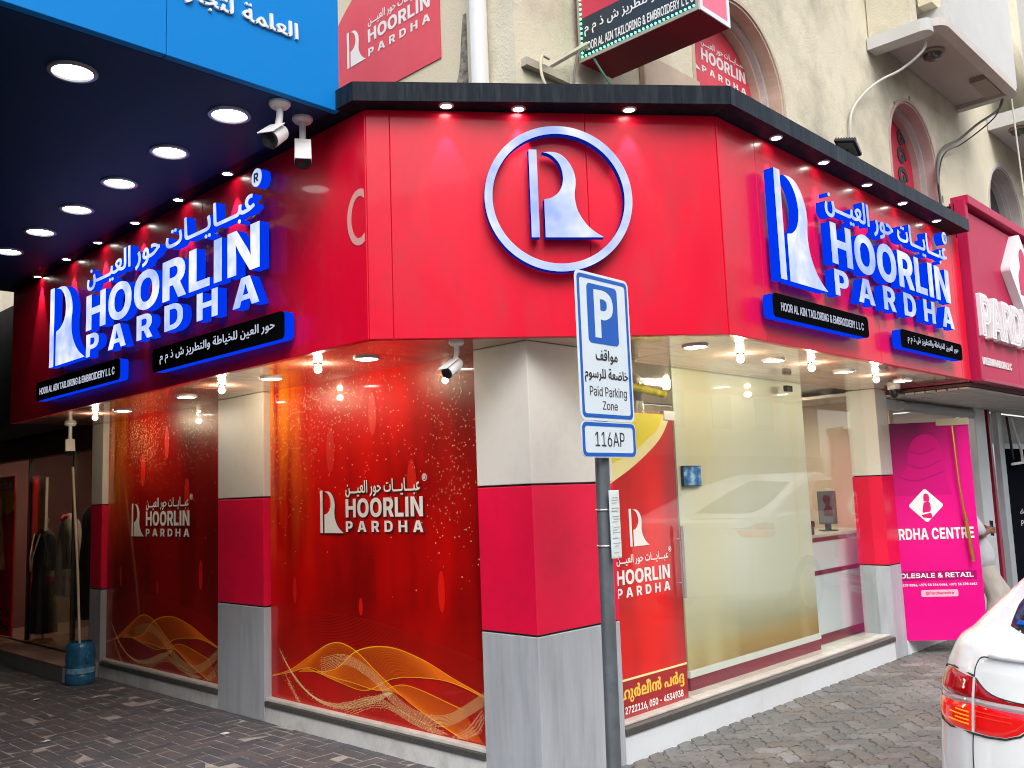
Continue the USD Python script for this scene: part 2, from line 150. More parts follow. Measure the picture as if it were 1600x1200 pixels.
    'trade2': '72 -391 21 -120 20 -25 38 43 72 93 144 140 227 157 337 148 339 172 324 250 307 277 273 302 235 306 198 291 145 222 59 270 95 332 160 392 232 417 319 409 388 361 430 288 450 180 435 78 413 26 315 47 236 51 176 34 149 10 132 -25 127 -99 142 -224 174 -364|817 -391 766 -120 765 -25 783 43 817 93 889 140 972 157 1082 148 1084 172 1069 250 1052 277 1018 302 980 306 943 291 890 222 804 270 840 332 905 392 977 417 1064 409 1133 361 1175 288 1195 180 1180 78 1158 26 1060 47 981 51 921 34 894 10 877 -25 872 -99 887 -224 919 -364|1557 135 1621 115 1707 109 1754 121 1781 151 1785 194 1770 253 1723 349 1664 441 1766 503 1844 371 1891 258 1907 170 1885 83 1845 37 1783 5 1695 -6 1615 2 1525 31/1669 588 1632 616 1626 662 1654 700 1701 706 1737 677 1743 630 1715 594|2436 -225 2372 -204 2317 -170 2276 -123 2248 -64 2239 8 2243 58 2258 127 2292 214 2391 175 2360 84 2354 24 2362 -30 2388 -73 2454 -112 2514 -120 2574 -114 2620 -96 2652 -69 2685 4 2682 124 2638 290 2752 320 2802 150 2827 118 2873 107 2915 119 2940 155 2973 318 3080 300 3062 175 3068 136 3106 111 3171 110 3213 137 3224 189 3210 274 3167 410 3279 446 3321 301 3335 192 3320 104 3280 42 3218 6 3140 -5 3057 13 3031 33 3009 67 2976 24 2923 -1 2854 -2 2798 26 2790 -30 2766 -97 2699 -176 2596 -223 2508 -232/2868 476 2841 511 2847 555 2882 582 2926 576 2953 541 2947 497 2912 470/3018 476 2991 511 2997 555 3032 582 3075 576 3102 541 3096 497 3062 470/2942 604 2915 639 2921 683 2956 710 2999 704 3026 669 3020 625 2986 598|3612 -127 3729 -54 3796 28 3816 93 3815 145 3798 209 3751 313 3858 366 3949 140 3981 115 4045 105 4069 91 4083 53 4075 23 4053 2 3995 -4 3955 8 3918 37 3892 -34 3827 -122 3738 -193 3667 -231/3778 478 3741 506 3735 552 3763 590 3810 596 3846 567 3852 520 3824 484|4059 -213 4022 -185 4016 -140 4044 -103 4090 -97 4125 -126 4131 -171 4103 -207/4198 -207 4171 -171 4177 -126 4213 -97 4258 -103 4285 -140 4279 -185 4244 -213/4027 107 4111 113 4144 127 4167 170 4161 257 4116 414 4225 448 4274 253 4276 160 4259 97 4228 52 4183 22 4124 4 4017 -5|4355 -231 4300 -127 4365 -92 4439 -34 4484 28 4504 93 4497 177 4439 313 4546 366 4637 140 4669 115 4747 100 4769 67 4769 37 4741 2 4705 -5 4643 8 4606 37 4580 -34 4515 -122 4426 -193|5400 -3 5282 11 5205 46 5137 20 5018 0 4705 -5 4714 107 4758 107 4803 174 4785 723 4900 723 4915 306 4996 370 5103 412 5208 404 5285 350 5315 294 5325 227 5321 187 5294 121 5408 105 5432 91 5444 67 5444 37 5429 11;4971 108 5117 126 5183 157 5211 203 5212 234 5197 270 5164 295 5131 300 5082 291 5035 266 4967 208 4885 107|5390 107 5452 114 5490 144 5515 208 5537 321 5644 302 5627 197 5637 144 5677 116 5794 100 5811 80 5815 37 5800 11 5772 -3 5691 -2 5608 25 5571 72 5506 16 5447 0 5380 -5/5474 450 5446 486 5452 530 5488 559 5533 553 5561 516 5555 471 5519 444/5628 450 5600 485 5606 530 5642 559 5688 553 5715 516 5709 471 5673 444|5751 -5 5760 107 5819 118 5841 157 5824 723 5939 723 5959 235 5949 106 5927 59 5889 24 5832 2|6328 -230 6302 -122 6416 -94 6475 -68 6520 -32 6544 4 6482 -5 6437 -1 6382 22 6356 47 6337 79 6327 141 6350 253 6394 324 6433 357 6505 377 6556 367 6616 320 6645 271 6665 212 6677 113 6658 -8 6602 -104 6562 -143 6459 -200;6566 114 6559 186 6536 242 6510 262 6477 257 6458 239 6440 196 6444 129 6492 105|7397 3 7339 26 7317 45 7288 92 7171 86 7077 116 7032 155 7008 210 7007 274 7042 358 7086 404 7143 442 7256 484 7253 562 7366 562 7383 214 7394 147 7424 115 7509 100 7531 67 7525 23 7504 2 7468 -5;7261 370 7184 344 7130 297 7119 243 7141 215 7197 197 7269 199/7282 681 7254 717 7260 761 7296 790 7341 784 7368 747 7362 703 7327 675/7127 681 7100 717 7106 761 7142 791 7187 785 7214 747 7208 703 7173 675|7476 107 7520 107 7565 174 7547 723 7662 723 7677 306 7758 370 7829 403 7901 415 7970 404 8025 372 8064 323 8084 262 8083 187 8053 115 7991 59 7924 28 7813 4 7467 -5;7647 107 7815 114 7927 145 7967 186 7975 221 7966 259 7939 288 7911 299 7868 298 7820 280 7729 208|8411 -5 8294 13 8247 47 8221 100 8211 172 8190 723 8303 723 8323 227 8333 152 8362 116 8453 100 8475 68 8475 37 8460 11|8494 -213 8458 -185 8452 -140 8480 -103 8525 -97 8561 -126 8567 -171 8539 -207/8634 -207 8606 -171 8612 -126 8649 -97 8694 -103 8721 -140 8715 -185 8680 -213/8421 107 8498 121 8521 144 8546 208 8568 321 8675 302 8658 197 8668 144 8708 116 8825 100 8842 80 8846 37 8831 11 8803 -3 8722 -2 8639 25 8602 72 8537 16 8478 0 8411 -5|8791 107 8884 114 8973 136 9057 172 9141 222 9056 266 8989 285 8920 289 8852 278 8832 387 8920 403 9001 397 9080 371 9218 295 9296 283 9309 178 9239 162 9080 69 8991 28 8878 1 8782 -5/8919 503 8882 531 8876 577 8904 615 8951 621 8987 592 8993 545 8965 509',
    'mawaqif': '965 -2 869 12 791 36 697 8 586 -9 425 -20 325 -19 223 -5 144 23 113 41 67 86 52 112 35 171 38 267 70 389 187 360 168 278 167 215 186 173 228 140 301 119 351 114 551 118 666 132 622 200 610 265 626 344 669 411 709 444 755 465 803 472 870 459 899 443 946 397 976 337 984 305 987 272 980 218 959 170 931 133 1061 126 1089 109 1103 81 1103 45 1096 28 1070 3 1030 -5;813 184 845 221 855 249 856 273 849 302 834 328 815 344 801 348 781 343 756 316 745 289 741 258 750 221 776 184 792 170/768 578 743 603 736 619 736 655 743 671 768 698 785 705 821 705 836 698 861 671 868 655 868 619 861 603 836 578 820 571 785 571|1039 128 1213 133 1267 147 1298 167 1316 200 1267 187 1206 187 1153 202 1113 232 1098 252 1081 304 1085 392 1116 472 1150 516 1193 549 1217 560 1272 569 1310 565 1344 553 1374 532 1421 470 1449 385 1457 335 1456 233 1449 188 1418 113 1396 83 1331 35 1262 11 1177 0 1030 -5;1328 316 1321 374 1299 427 1289 437 1265 445 1237 433 1212 389 1208 357 1216 328 1238 311 1258 307 1311 311/1335 667 1305 684 1288 713 1288 748 1294 764 1305 778 1335 796 1370 796 1385 789 1410 764 1417 748 1417 713 1410 698 1385 673 1370 667/1168 667 1138 684 1121 714 1121 748 1127 764 1152 790 1168 797 1203 797 1218 790 1243 764 1249 748 1249 714 1243 698 1232 684 1203 667|1577 0 1556 735 1693 735 1714 0|1824 -230 1795 -101 1943 -67 1997 -41 2035 -5 1988 -3 1916 12 1887 26 1844 65 1831 90 1820 152 1826 210 1845 268 1892 344 1935 380 1960 392 2013 402 2050 398 2083 386 2138 338 2159 305 2189 222 2199 128 2267 128 2303 120 2325 96 2331 81 2331 44 2325 27 2314 13 2280 -3 2179 -5 2152 -62 2116 -108 2072 -147 2020 -178 1961 -202 1896 -219;2067 124 2060 194 2039 247 2023 260 2005 265 1984 258 1968 240 1953 202 1951 166 1960 142 1976 130 2004 123|2257 -5 2266 128 2303 140 2324 164 2411 329 2450 375 2491 403 2557 418 2609 409 2673 366 2720 297 2739 242 2745 186 2736 116 2724 86 2689 38 2641 7 2613 0 2553 -1 2488 16 2407 60 2372 24 2339 6;2466 167 2503 147 2549 132 2597 135 2613 152 2618 178 2614 209 2595 254 2564 281 2532 277 2504 246',
    'fees': '71 -390 40 -260 19 -123 18 -28 38 45 74 99 96 120 148 150 233 171 340 164 341 186 327 256 301 291 280 305 256 309 221 300 188 274 159 232 58 290 95 353 164 414 240 440 300 439 332 432 360 419 408 382 454 306 471 248 477 189 461 79 439 21 340 43 259 47 197 30 169 6 151 -29 146 -103 161 -224 192 -358|566 -230 537 -101 685 -67 739 -41 777 -5 730 -3 658 12 629 26 586 65 573 90 562 152 568 210 587 268 634 344 677 380 702 392 755 402 792 398 825 386 880 338 901 305 931 222 941 128 1009 128 1045 120 1067 96 1073 81 1073 44 1067 27 1056 13 1022 -3 921 -5 894 -62 858 -108 814 -147 762 -178 703 -202;809 124 802 194 781 247 765 260 747 265 726 258 710 240 695 202 693 166 702 142 718 130 746 123|999 -5 1009 128 1055 134 1085 160 1107 221 1130 333 1256 310 1239 191 1246 158 1267 136 1326 129 1350 134 1369 148 1385 176 1399 224 1419 340 1548 320 1529 184 1536 156 1551 141 1574 131 1608 128 1639 131 1662 141 1684 172 1686 233 1671 305 1632 432 1765 473 1808 316 1822 204 1806 115 1780 68 1742 32 1671 1 1615 -5 1558 0 1515 17 1498 30 1470 76 1445 38 1408 10 1364 -1 1292 -4 1229 11 1192 39 1175 64 1155 41 1109 12 1056 -1|1899 -230 1834 -106 1919 -59 1983 -5 2012 34 2034 100 2028 185 1971 320 2098 383 2188 162 2223 136 2311 120 2324 109 2338 81 2338 45 2331 28 2305 3 2264 -5 2200 7 2158 38 2133 -28 2068 -116 1975 -190|2264 -5 2274 128 2327 138 2337 147 2348 177 2350 260 2334 735 2472 735 2490 261 2500 178 2517 147 2529 138 2607 126 2635 109 2649 81 2649 45 2642 28 2616 3 2598 -3 2551 -4 2481 15 2443 44 2428 65 2394 29 2373 16 2324 0|2575 -5 2584 128 2640 138 2657 159 2661 176 2663 259 2645 735 2782 735 2803 211 2792 114 2769 64 2728 27 2665 3|3558 3 3496 28 3471 47 3444 87 3352 79 3278 89 3245 100 3216 115 3169 158 3144 219 3144 290 3151 322 3181 380 3227 428 3287 468 3406 513 3402 590 3538 590 3555 231 3566 166 3593 136 3680 120 3701 96 3706 81 3706 45 3700 28 3674 3 3633 -5;3412 378 3342 354 3311 333 3289 309 3276 268 3281 246 3297 230 3348 212 3420 214/3455 701 3425 718 3408 747 3408 782 3414 798 3425 812 3455 830 3490 830 3505 823 3530 798 3537 782 3537 747 3530 732 3505 707 3490 701/3288 701 3258 718 3241 748 3241 782 3247 798 3272 824 3288 831 3323 831 3338 824 3363 798 3369 782 3369 748 3363 732 3352 718 3323 701|3631 -5 3641 128 3720 132 3793 147 3702 245 3693 263 3682 305 3683 335 3716 386 3755 418 3804 446 3887 469 3985 463 4040 442 4061 426 4091 383 4098 357 4098 294 4078 228 4021 144 4182 126 4198 120 4220 96 4227 63 4218 28 4207 14 4174 -3 4071 -1 3964 22 3896 53 3786 13 3685 -3;3910 204 3946 241 3965 273 3971 314 3958 337 3930 351 3893 354 3846 343 3802 322|4318 75 4300 52 4259 20 4216 3 4152 -5 4162 128 4193 132 4223 157 4243 210 4275 333 4399 301 4380 219 4379 182 4394 151 4434 131 4509 238 4573 309 4675 389 4746 422 4819 433 4893 421 4951 388 4974 364 5006 304 5017 232 5013 185 4999 141 4977 102 4945 67 4904 38 4852 14 4791 -3 4718 -14 4582 -16 4494 -9 4427 5 4378 25;4577 117 4743 124 4825 145 4857 166 4876 193 4882 223 4873 259 4848 285 4822 295 4785 294 4741 279 4699 251 4658 214/4772 532 4755 539 4730 564 4723 580 4723 616 4730 632 4755 659 4772 666 4808 666 4823 659 4848 632 4855 616 4855 580 4848 564 4823 539 4807 532|5371 -3 5300 -3 5224 14 5175 49 5148 102 5137 175 5115 735 5251 735 5271 244 5281 169 5307 136 5395 120 5408 109 5422 81 5422 45 5404 14|5357 128 5452 135 5545 155 5634 189 5720 238 5632 278 5564 293 5485 295 5422 285 5399 418 5492 433 5577 428 5662 402 5826 320 5890 315 5906 191 5838 172 5672 72 5576 30 5451 1 5348 -5/5485 531 5468 538 5443 563 5436 579 5436 615 5443 631 5468 658 5485 665 5521 665 5536 658 5561 631 5568 615 5568 579 5561 563 5536 538 5520 531',
    'alama': '176 517 254 446 317 376 362 302 386 224 385 142 361 79 313 27 265 5 236 -1 170 -1 139 5 87 31 50 73 30 130 32 203 44 246 96 340 143 395 100 431;225 107 251 116 270 134 284 171 284 204 259 274 210 334 157 260 142 218 137 179 145 140 156 125 188 108/242 620 227 647 225 662 227 677 242 704 269 720 285 722 314 714 326 704 335 691 343 662 341 647 326 620 300 605 285 603 255 611/88 620 73 647 71 662 73 677 88 704 100 715 131 723 160 715 172 704 181 691 189 662 181 633 172 620 146 605 131 603 100 611|396 -230 344 -125 430 -78 490 -27 526 29 544 87 545 136 532 195 479 313 586 366 627 277 657 161 658 95 638 7 599 -71 538 -140 458 -198|1009 -5 963 -3 892 13 845 47 819 100 809 172 788 723 901 723 921 227 931 152 938 136 960 116 1051 100 1073 68 1073 37 1058 11 1045 2|1252 -208 1216 -180 1210 -135 1237 -98 1252 -92 1283 -92 1319 -121 1325 -135 1325 -166 1297 -202 1283 -208/1530 -2 1470 15 1435 38 1406 72 1384 116 1307 69 1218 28 1105 1 1009 -5 1018 107 1111 114 1200 136 1284 172 1368 222 1283 266 1216 285 1147 289 1079 278 1059 387 1147 403 1228 397 1307 371 1445 295 1481 284 1523 283 1536 178 1488 170 1461 159 1489 130 1521 114 1617 100 1635 80 1641 53 1633 23 1611 2 1575 -5|1585 107 1647 114 1685 144 1710 208 1732 321 1839 302 1822 197 1824 163 1832 144 1847 128 1872 116 1989 100 2006 80 2010 37 1995 11 1967 -3 1886 -2 1839 8 1803 25 1778 50 1766 72 1736 39 1701 16 1642 0 1575 -5/1669 450 1656 459 1641 486 1647 530 1656 543 1683 559 1714 559 1728 553 1756 516 1756 485 1750 471 1714 444/1823 450 1810 459 1795 485 1801 530 1810 543 1837 559 1869 559 1883 553 1910 516 1910 485 1904 471 1868 444|1946 -5 1955 107 2014 118 2032 140 2036 157 2038 239 2019 723 2134 723 2154 235 2153 165 2144 106 2122 59 2084 24 2027 2|2887 3 2829 26 2807 45 2778 92 2734 86 2661 86 2596 102 2567 116 2522 155 2498 210 2497 274 2516 332 2532 358 2576 404 2633 442 2746 484 2743 562 2856 562 2873 214 2884 147 2914 115 2999 100 3021 67 3015 23 2994 2 2958 -5;2751 370 2674 344 2642 322 2620 297 2609 270 2609 243 2631 215 2687 197 2759 199/2772 681 2759 690 2744 717 2750 761 2771 784 2786 790 2817 790 2831 784 2858 747 2852 703 2843 690 2817 675/2617 681 2605 690 2590 717 2596 761 2617 785 2632 791 2663 791 2677 785 2704 747 2698 703 2689 690 2663 675|2966 107 2992 112 3012 128 3103 290 3164 362 3228 395 3284 397 3323 382 3356 350 3386 302 3449 166 3473 134 3502 114 3566 100 3584 80 3590 53 3588 38 3573 12 3544 -3 3472 2 3428 24 3405 45 3381 15 3353 -4 3318 -15 3280 -15 3220 2 3176 27 3114 92 3083 45 3051 17 3016 1 2957 -5;3165 187 3214 130 3261 100 3312 95 3332 111 3336 141 3323 182 3289 258 3264 285 3241 287 3211 265|3524 -5 3534 107 3589 118 3606 141 3610 158 3612 239 3596 723 3711 723 3734 181 3748 141 3771 118 3844 105 3868 91 3880 67 3879 37 3865 11 3852 2 3792 -4 3728 15 3694 43 3682 62 3666 42 3629 15 3582 0|3815 -5 3825 107 3900 112 3983 132 3885 238 3877 255 3866 293 3867 321 3897 368 3934 399 3980 424 4060 446 4151 441 4202 421 4222 406 4250 366 4257 342 4257 282 4249 250 4221 189 4171 128 4233 114 4354 100 4372 81 4378 53 4376 37 4361 11 4348 2 4313 -5 4235 -1 4133 23 4068 54 3959 12 3865 -3;4080 183 4124 226 4144 260 4151 294 4142 321 4105 343 4065 345 4012 333 3965 307|4313 -5 4322 107 4381 118 4391 127 4403 157 4405 239 4386 723 4501 723 4521 235 4520 165 4511 106 4489 59 4451 24 4394 2|4662 0 4641 723 4755 723 4775 0',
    'self': '312 -19 219 -7 144 17 89 53 52 100 34 159 33 211 66 368 166 342 145 247 145 195 164 152 208 119 281 98 392 91 543 98 633 123 666 153 685 224 664 723 777 723 806 188 824 145 850 119 922 105 946 91 960 53 952 24 915 -3 843 1 783 31 753 72 695 26 597 -6 469 -20/318 298 404 324 424 345 363 423 360 462 371 490 412 532 489 574 527 501 467 469 449 443 511 358 514 323 504 293 453 253 340 216|894 -5 904 107 950 113 980 138 1004 199 1029 311 1134 289 1116 189 1120 137 1142 115 1189 108 1228 113 1255 139 1277 202 1297 318 1404 301 1386 188 1391 133 1428 110 1489 109 1524 127 1542 166 1531 378 1637 386 1657 212 1682 143 1722 112 1794 100 1813 80 1819 53 1811 23 1789 2 1718 -2 1655 23 1604 86 1579 43 1546 15 1458 -5 1410 0 1371 16 1332 64 1280 11 1183 -5 1106 10 1058 60 998 9|2235 -3 2091 6 1984 34 1882 5 1753 -5 1762 107 1877 115 1828 185 1816 231 1817 283 1840 353 1905 424 1971 449 2027 448 2083 424 2127 381 2155 325 2163 237 2140 163 2103 114 2242 105 2266 91 2278 67 2278 38 2263 12;1985 149 2041 203 2052 268 2032 320 1991 344 1970 338 1942 311 1927 268 1927 234 1937 202 1969 162/1961 558 1933 594 1939 641 1976 670 2022 664 2050 626 2044 580 2008 552|2225 107 2292 120 2312 139 2322 171 2310 283 2271 414 2380 448 2412 341 2432 222 2428 137 2412 92 2389 57 2341 20 2282 1 2215 -5/2311 543 2274 571 2268 617 2296 655 2343 661 2379 632 2385 585 2357 549|2778 33 2797 132 2830 217 2929 177 2901 95 2892 24 2900 -31 2926 -74 2966 -102 3020 -116 3082 -117 3155 -96 3201 -52 3226 33 3215 157 3179 290 3291 321 3344 148 3382 117 3474 100 3491 80 3497 53 3481 12 3452 -3 3377 4 3337 30 3329 -23 3305 -91 3239 -172 3137 -221 3047 -231 2976 -224 2912 -205 2834 -151 2786 -67/3040 408 3003 436 2997 482 3025 520 3072 526 3108 497 3114 450 3086 414|3432 -5 3442 107 3584 115 3522 182 3499 253 3509 354 3546 410 3600 450 3668 471 3738 472 3801 460 3782 355 3695 364 3647 345 3617 307 3615 244 3651 186 3722 146 3848 187 3884 88 3743 35 3647 12',
    'malayalam': '299 364 376 338 405 318 446 267 459 238 469 177 458 113 605 113 568 193 554 293 570 393 623 485 681 533 760 566 862 577 964 566 1006 552 1074 512 1101 486 1140 426 1167 323 1161 204 1123 100 1034 -13 920 59 967 126 998 199 1009 286 1001 350 978 403 941 440 893 460 835 460 784 441 763 425 731 380 721 352 713 287 722 205 750 136 792 73 734 0 342 0 290 65 315 125 319 167 312 210 290 242 252 254 224 249 203 235 183 184 187 118 223 42 100 -12 47 73 30 137 31 212 55 276 102 325 168 356 250 367|1233 -215 1193 -186 1164 -149 1147 -104 1144 -18 1152 15 1183 70 1232 109 1277 125 1309 256 1321 380 1316 421 1299 451 1263 462 1215 456 1192 564 1263 575 1347 574 1380 566 1431 535 1449 514 1471 463 1478 405 1470 305 1424 118 1474 92 1515 45 1536 -17 1536 -90 1528 -122 1497 -177 1446 -215 1415 -228 1341 -238 1282 -232;1317 36 1277 16 1263 -2 1254 -25 1254 -83 1263 -106 1296 -135 1317 -143 1364 -143 1403 -123 1417 -106 1426 -83 1426 -24 1418 -1 1386 28 1364 36|1931 465 1869 464 1807 445 1782 429 1745 384 1726 323 1724 287 1734 201 1764 128 1813 59 1699 -13 1630 68 1583 166 1568 244 1574 360 1617 458 1670 512 1704 534 1790 566 1842 574 1930 576 2017 567 2048 620 2044 665 2012 687 1938 680 1912 784 1930 789 2042 801 2115 792 2162 765 2189 727 2201 685 2200 628 2175 564 2131 505 2203 425 2250 312 2259 228 2253 157 2235 97 2205 50 2162 16 2107 -5 2038 -12 1952 0 1917 15 1863 63 1844 95 1823 174 1826 283 1859 373;2042 410 1995 328 1979 272 1974 216 1980 154 1992 125 2011 106 2039 100 2058 103 2086 126 2102 218 2087 324 2064 381|3100 0 2345 0 2347 355 2362 432 2392 489 2434 531 2489 560 2558 575 2638 575 2707 560 2763 531 2806 486 2834 427 2847 351 2849 212 2499 212 2499 113 2945 113 2945 565 3100 565;2566 460 2541 448 2509 403 2499 324 2695 324 2692 372 2671 430 2627 460|3172 725 3166 664 3146 626 3112 597 3061 581 2999 581 2949 594 2911 621 2883 683 2890 761 2917 803 2964 833 3032 850 3112 851 3209 829 3264 800 3326 733 3345 692 3365 588 3367 0 3212 0 3209 595 3195 681;3057 762 3018 754 2999 734 2996 701 3011 678 3044 675 3061 687 3069 719|3740 576 3822 556 3893 506 3966 551 4031 570 4146 576 4231 563 4265 620 4261 665 4229 687 4155 680 4130 784 4213 799 4299 799 4333 792 4380 765 4415 706 4418 628 4393 564 4349 504 4397 458 4441 390 4475 271 4471 157 4453 97 4423 50 4380 16 4324 -5 4255 -12 4210 -9 4134 15 4081 63 4062 95 4041 174 4044 283 4077 373 4148 465 4095 466 4039 454 4010 437 3981 403 3969 371 3959 303 3958 0 3803 0 3798 403 3775 448 3726 463 3690 455 3657 433 3631 394 3617 336 3616 271 3631 190 3651 138 3698 59 3580 -13 3513 83 3472 184 3458 300 3471 398 3509 480 3573 540 3662 573;4260 410 4213 328 4197 272 4192 216 4198 154 4210 125 4228 106 4256 100 4276 103 4304 126 4320 218 4303 331 4281 381|5032 367 5123 354 5158 338 5210 294 5228 267 5248 208 5250 158 5240 113 5466 113 5466 565 5621 565 5621 0 5124 0 5072 65 5097 125 5101 167 5094 210 5072 242 5034 254 5006 249 4985 235 4965 184 4969 118 5005 42 4882 -12 4844 44 4818 104 4810 174 4822 246 4858 303 4915 343 4950 356|6077 465 6015 464 5953 445 5928 429 5891 384 5879 355 5870 287 5880 201 5910 128 5959 59 5845 -13 5776 68 5729 166 5714 244 5720 360 5763 458 5816 512 5850 534 5936 566 5988 574 6076 576 6163 567 6194 620 6190 665 6158 687 6084 680 6058 784 6076 789 6188 801 6261 792 6308 765 6335 727 6347 685 6346 628 6321 564 6277 505 6349 425 6396 312 6405 228 6399 157 6381 97 6351 50 6308 16 6253 -5 6184 -12 6098 0 6063 15 6009 63 5990 95 5969 174 5972 283 6005 373;6188 410 6141 328 6125 272 6120 216 6126 154 6138 125 6157 106 6185 100 6220 112 6232 126 6248 218 6233 324 6210 381|6791 -251 6683 -239 6581 -205 6643 -101 6715 -127 6809 -137 6870 -128 6894 -114 6908 -95 6912 -72 6904 -38 6865 -3 6760 0 6760 113 6866 116 6897 129 6908 146 6908 186 6887 212 6849 223 6770 225 6770 335 6839 337 6883 355 6901 391 6893 434 6866 456 6846 462 6783 461 6719 433 6673 381 6644 308 6635 219 6641 118 6660 25 6513 -4 6482 148 6482 294 6495 356 6517 412 6548 461 6587 501 6634 534 6690 558 6755 572 6877 575 6920 567 6988 539 7032 497 7054 445 7055 386 7037 335 7020 315 6975 283 7022 256 7041 235 7063 183 7060 112 7043 75 7016 45 7058 -19 7063 -107 7040 -166 6992 -212 6919 -242',
    'L_A': '262 155 214 0 23 0 266 728 497 728 747 0 553 0 504 155;462 287 416 443 379 591 334 400 302 287',
    'L_B': '57 728 358 728 433 722 465 714 520 691 543 676 577 639 589 618 603 570 604 523 595 486 578 453 554 426 524 405 470 386 470 378 512 371 568 343 610 294 628 252 633 203 626 148 604 99 568 58 518 26 488 15 420 2 57 0;229 139 367 141 391 145 426 161 438 173 452 204 453 236 440 272 414 298 375 313 229 316;229 428 343 428 369 433 401 449 422 475 428 498 428 528 414 557 389 578 353 589 229 590',
    'L_C': '384 -10 336 -7 248 15 208 34 171 58 138 87 110 121 85 161 65 205 51 253 43 306 40 363 43 421 51 474 66 523 85 567 110 606 139 640 172 670 209 694 250 713 292 726 384 737 447 733 504 719 556 698 602 667 641 629 671 583 693 531 706 471 531 471 521 508 502 538 475 562 454 574 417 584 389 586 363 584 317 571 278 545 248 507 237 483 221 429 216 363 222 296 237 241 249 218 279 180 317 156 362 143 402 142 441 149 484 172 515 208 532 257 706 257 689 184 666 138 634 95 593 56 544 26 486 3 454 -4',
    'L_D': '378 3 57 0 57 728 378 725 427 717 473 703 515 684 553 659 586 631 615 597 639 559 658 516 671 469 679 418 679 309 671 258 658 211 639 168 615 130 586 96 553 68 515 43 473 24 427 11;229 147 347 149 400 159 443 181 460 196 488 237 497 263 508 326 504 435 497 464 475 512 460 531 421 559 399 568 345 579 229 580',
    'L_E': '57 0 57 728 562 728 562 587 229 587 229 437 535 437 535 299 229 299 229 141 561 141 561 0',
    'L_G': '389 -10 339 -7 292 1 248 16 207 35 170 60 137 90 108 125 84 164 65 208 51 255 40 362 43 420 52 473 66 521 86 565 112 604 141 639 174 668 211 693 252 712 295 726 387 737 448 733 504 719 555 697 600 668 638 632 668 589 690 542 702 490 527 490 515 521 488 554 461 572 428 582 365 584 341 579 298 560 263 528 237 484 228 458 218 399 218 331 228 270 248 221 278 183 317 156 340 148 364 143 414 143 474 158 504 177 525 204 539 236 543 270 397 270 397 396 709 396 707 254 699 210 686 170 646 101 589 48 517 11 477 0',
    'L_H': '57 0 57 728 229 728 229 442 520 442 520 728 691 728 691 0 520 0 520 301 229 301 229 0',
    'L_I': '70 0 240 0 240 728 70 728',
    'L_L': '57 0 57 728 229 728 229 141 533 141 533 0',
    'L_N': '57 0 57 728 246 728 459 382 506 294 542 211 532 401 532 728 709 728 709 0 519 0 309 342 223 513 233 316 233 0',
    'L_O': '339 -7 293 1 210 34 173 58 140 87 111 121 86 161 66 205 52 253 43 306 43 421 52 474 66 523 86 567 111 606 140 640 173 670 210 694 293 726 339 735 434 735 479 726 562 694 600 670 633 640 662 606 687 567 707 523 721 474 730 421 730 306 721 253 707 204 687 160 662 121 633 87 600 57 562 33 479 1 434 -7;412 143 436 148 478 167 495 181 525 219 545 268 552 297 555 398 552 430 536 485 525 509 495 546 478 561 436 580 412 584 361 584 337 579 295 560 277 546 248 508 228 459 221 430 218 329 221 297 237 242 248 219 277 181 295 167 337 148 361 143',
    'L_P': '57 0 57 728 394 726 465 710 524 678 549 658 587 607 602 578 618 512 618 440 611 406 601 374 569 319 547 296 494 258 427 235 350 227 229 227 229 0;229 363 356 367 386 377 410 394 433 430 441 476 433 522 410 558 386 574 355 584 229 588',
    'L_R': '323 250 229 250 229 0 57 0 57 728 354 728 431 720 465 711 524 682 549 662 587 614 602 586 618 522 618 450 611 417 601 386 569 333 522 293 493 278 645 0 456 0;229 387 355 389 386 397 419 420 433 442 440 470 440 502 433 531 410 562 371 581 337 587 229 588',
    'L_S': '337 -10 293 -8 214 6 147 33 119 52 74 101 58 130 46 163 35 240 201 240 212 194 229 170 266 145 298 136 335 133 383 139 420 155 443 180 450 200 450 222 443 239 430 254 411 267 370 284 211 323 137 359 108 381 84 408 68 438 58 473 54 512 63 575 75 604 111 654 161 694 224 721 260 730 337 737 378 736 451 721 513 693 539 674 561 653 595 602 606 574 615 511 450 511 440 546 417 572 383 589 320 594 279 585 259 574 244 560 235 543 232 524 240 494 253 479 283 460 453 415 517 387 551 365 592 323 610 290 621 252 625 211 623 178 605 118 590 92 549 49 522 31 458 5 421 -3',
    'L_T': '32 587 32 728 645 728 645 587 424 587 424 0 252 0 252 587',
    'L_W': '217 0 23 728 214 728 291 381 323 177 359 381 442 728 617 728 700 381 735 178 768 381 845 728 1036 728 841 0 646 0 553 371 529 513 507 372 413 0',
    'L_Y': '293 0 293 264 23 728 225 728 347 488 380 411 411 488 528 728 729 728 465 264 465 0',
    'L_Z': '53 0 53 99 351 509 419 589 53 587 53 728 625 728 625 628 348 246 259 138 626 141 626 0',
    'L_a': '184 -9 137 0 97 18 80 30 52 62 35 102 29 151 33 193 45 228 76 268 104 288 137 303 192 317 307 331 341 340 359 356 360 390 353 405 335 421 309 430 288 432 255 428 229 417 210 399 199 375 45 396 61 439 87 478 123 509 196 541 256 551 314 552 361 546 425 526 461 505 491 480 513 448 527 412 532 371 532 0 372 0 372 77 367 77 341 39 292 6 245 -7;275 104 301 110 324 121 350 147 362 181 363 247 327 234 236 216 211 203 200 191 190 159 200 128 217 113 233 107',
    'L_d': '224 -6 169 10 120 41 80 88 52 150 37 228 37 318 43 360 65 430 101 484 146 522 197 545 252 553 293 549 341 530 377 500 407 452 411 452 411 728 581 728 581 0 413 0 413 88 407 88 376 42 353 22 326 6 274 -7;328 126 367 143 396 179 412 231 414 294 403 351 378 392 342 415 296 418 256 401 229 365 213 314 211 251 222 195 246 153 282 130',
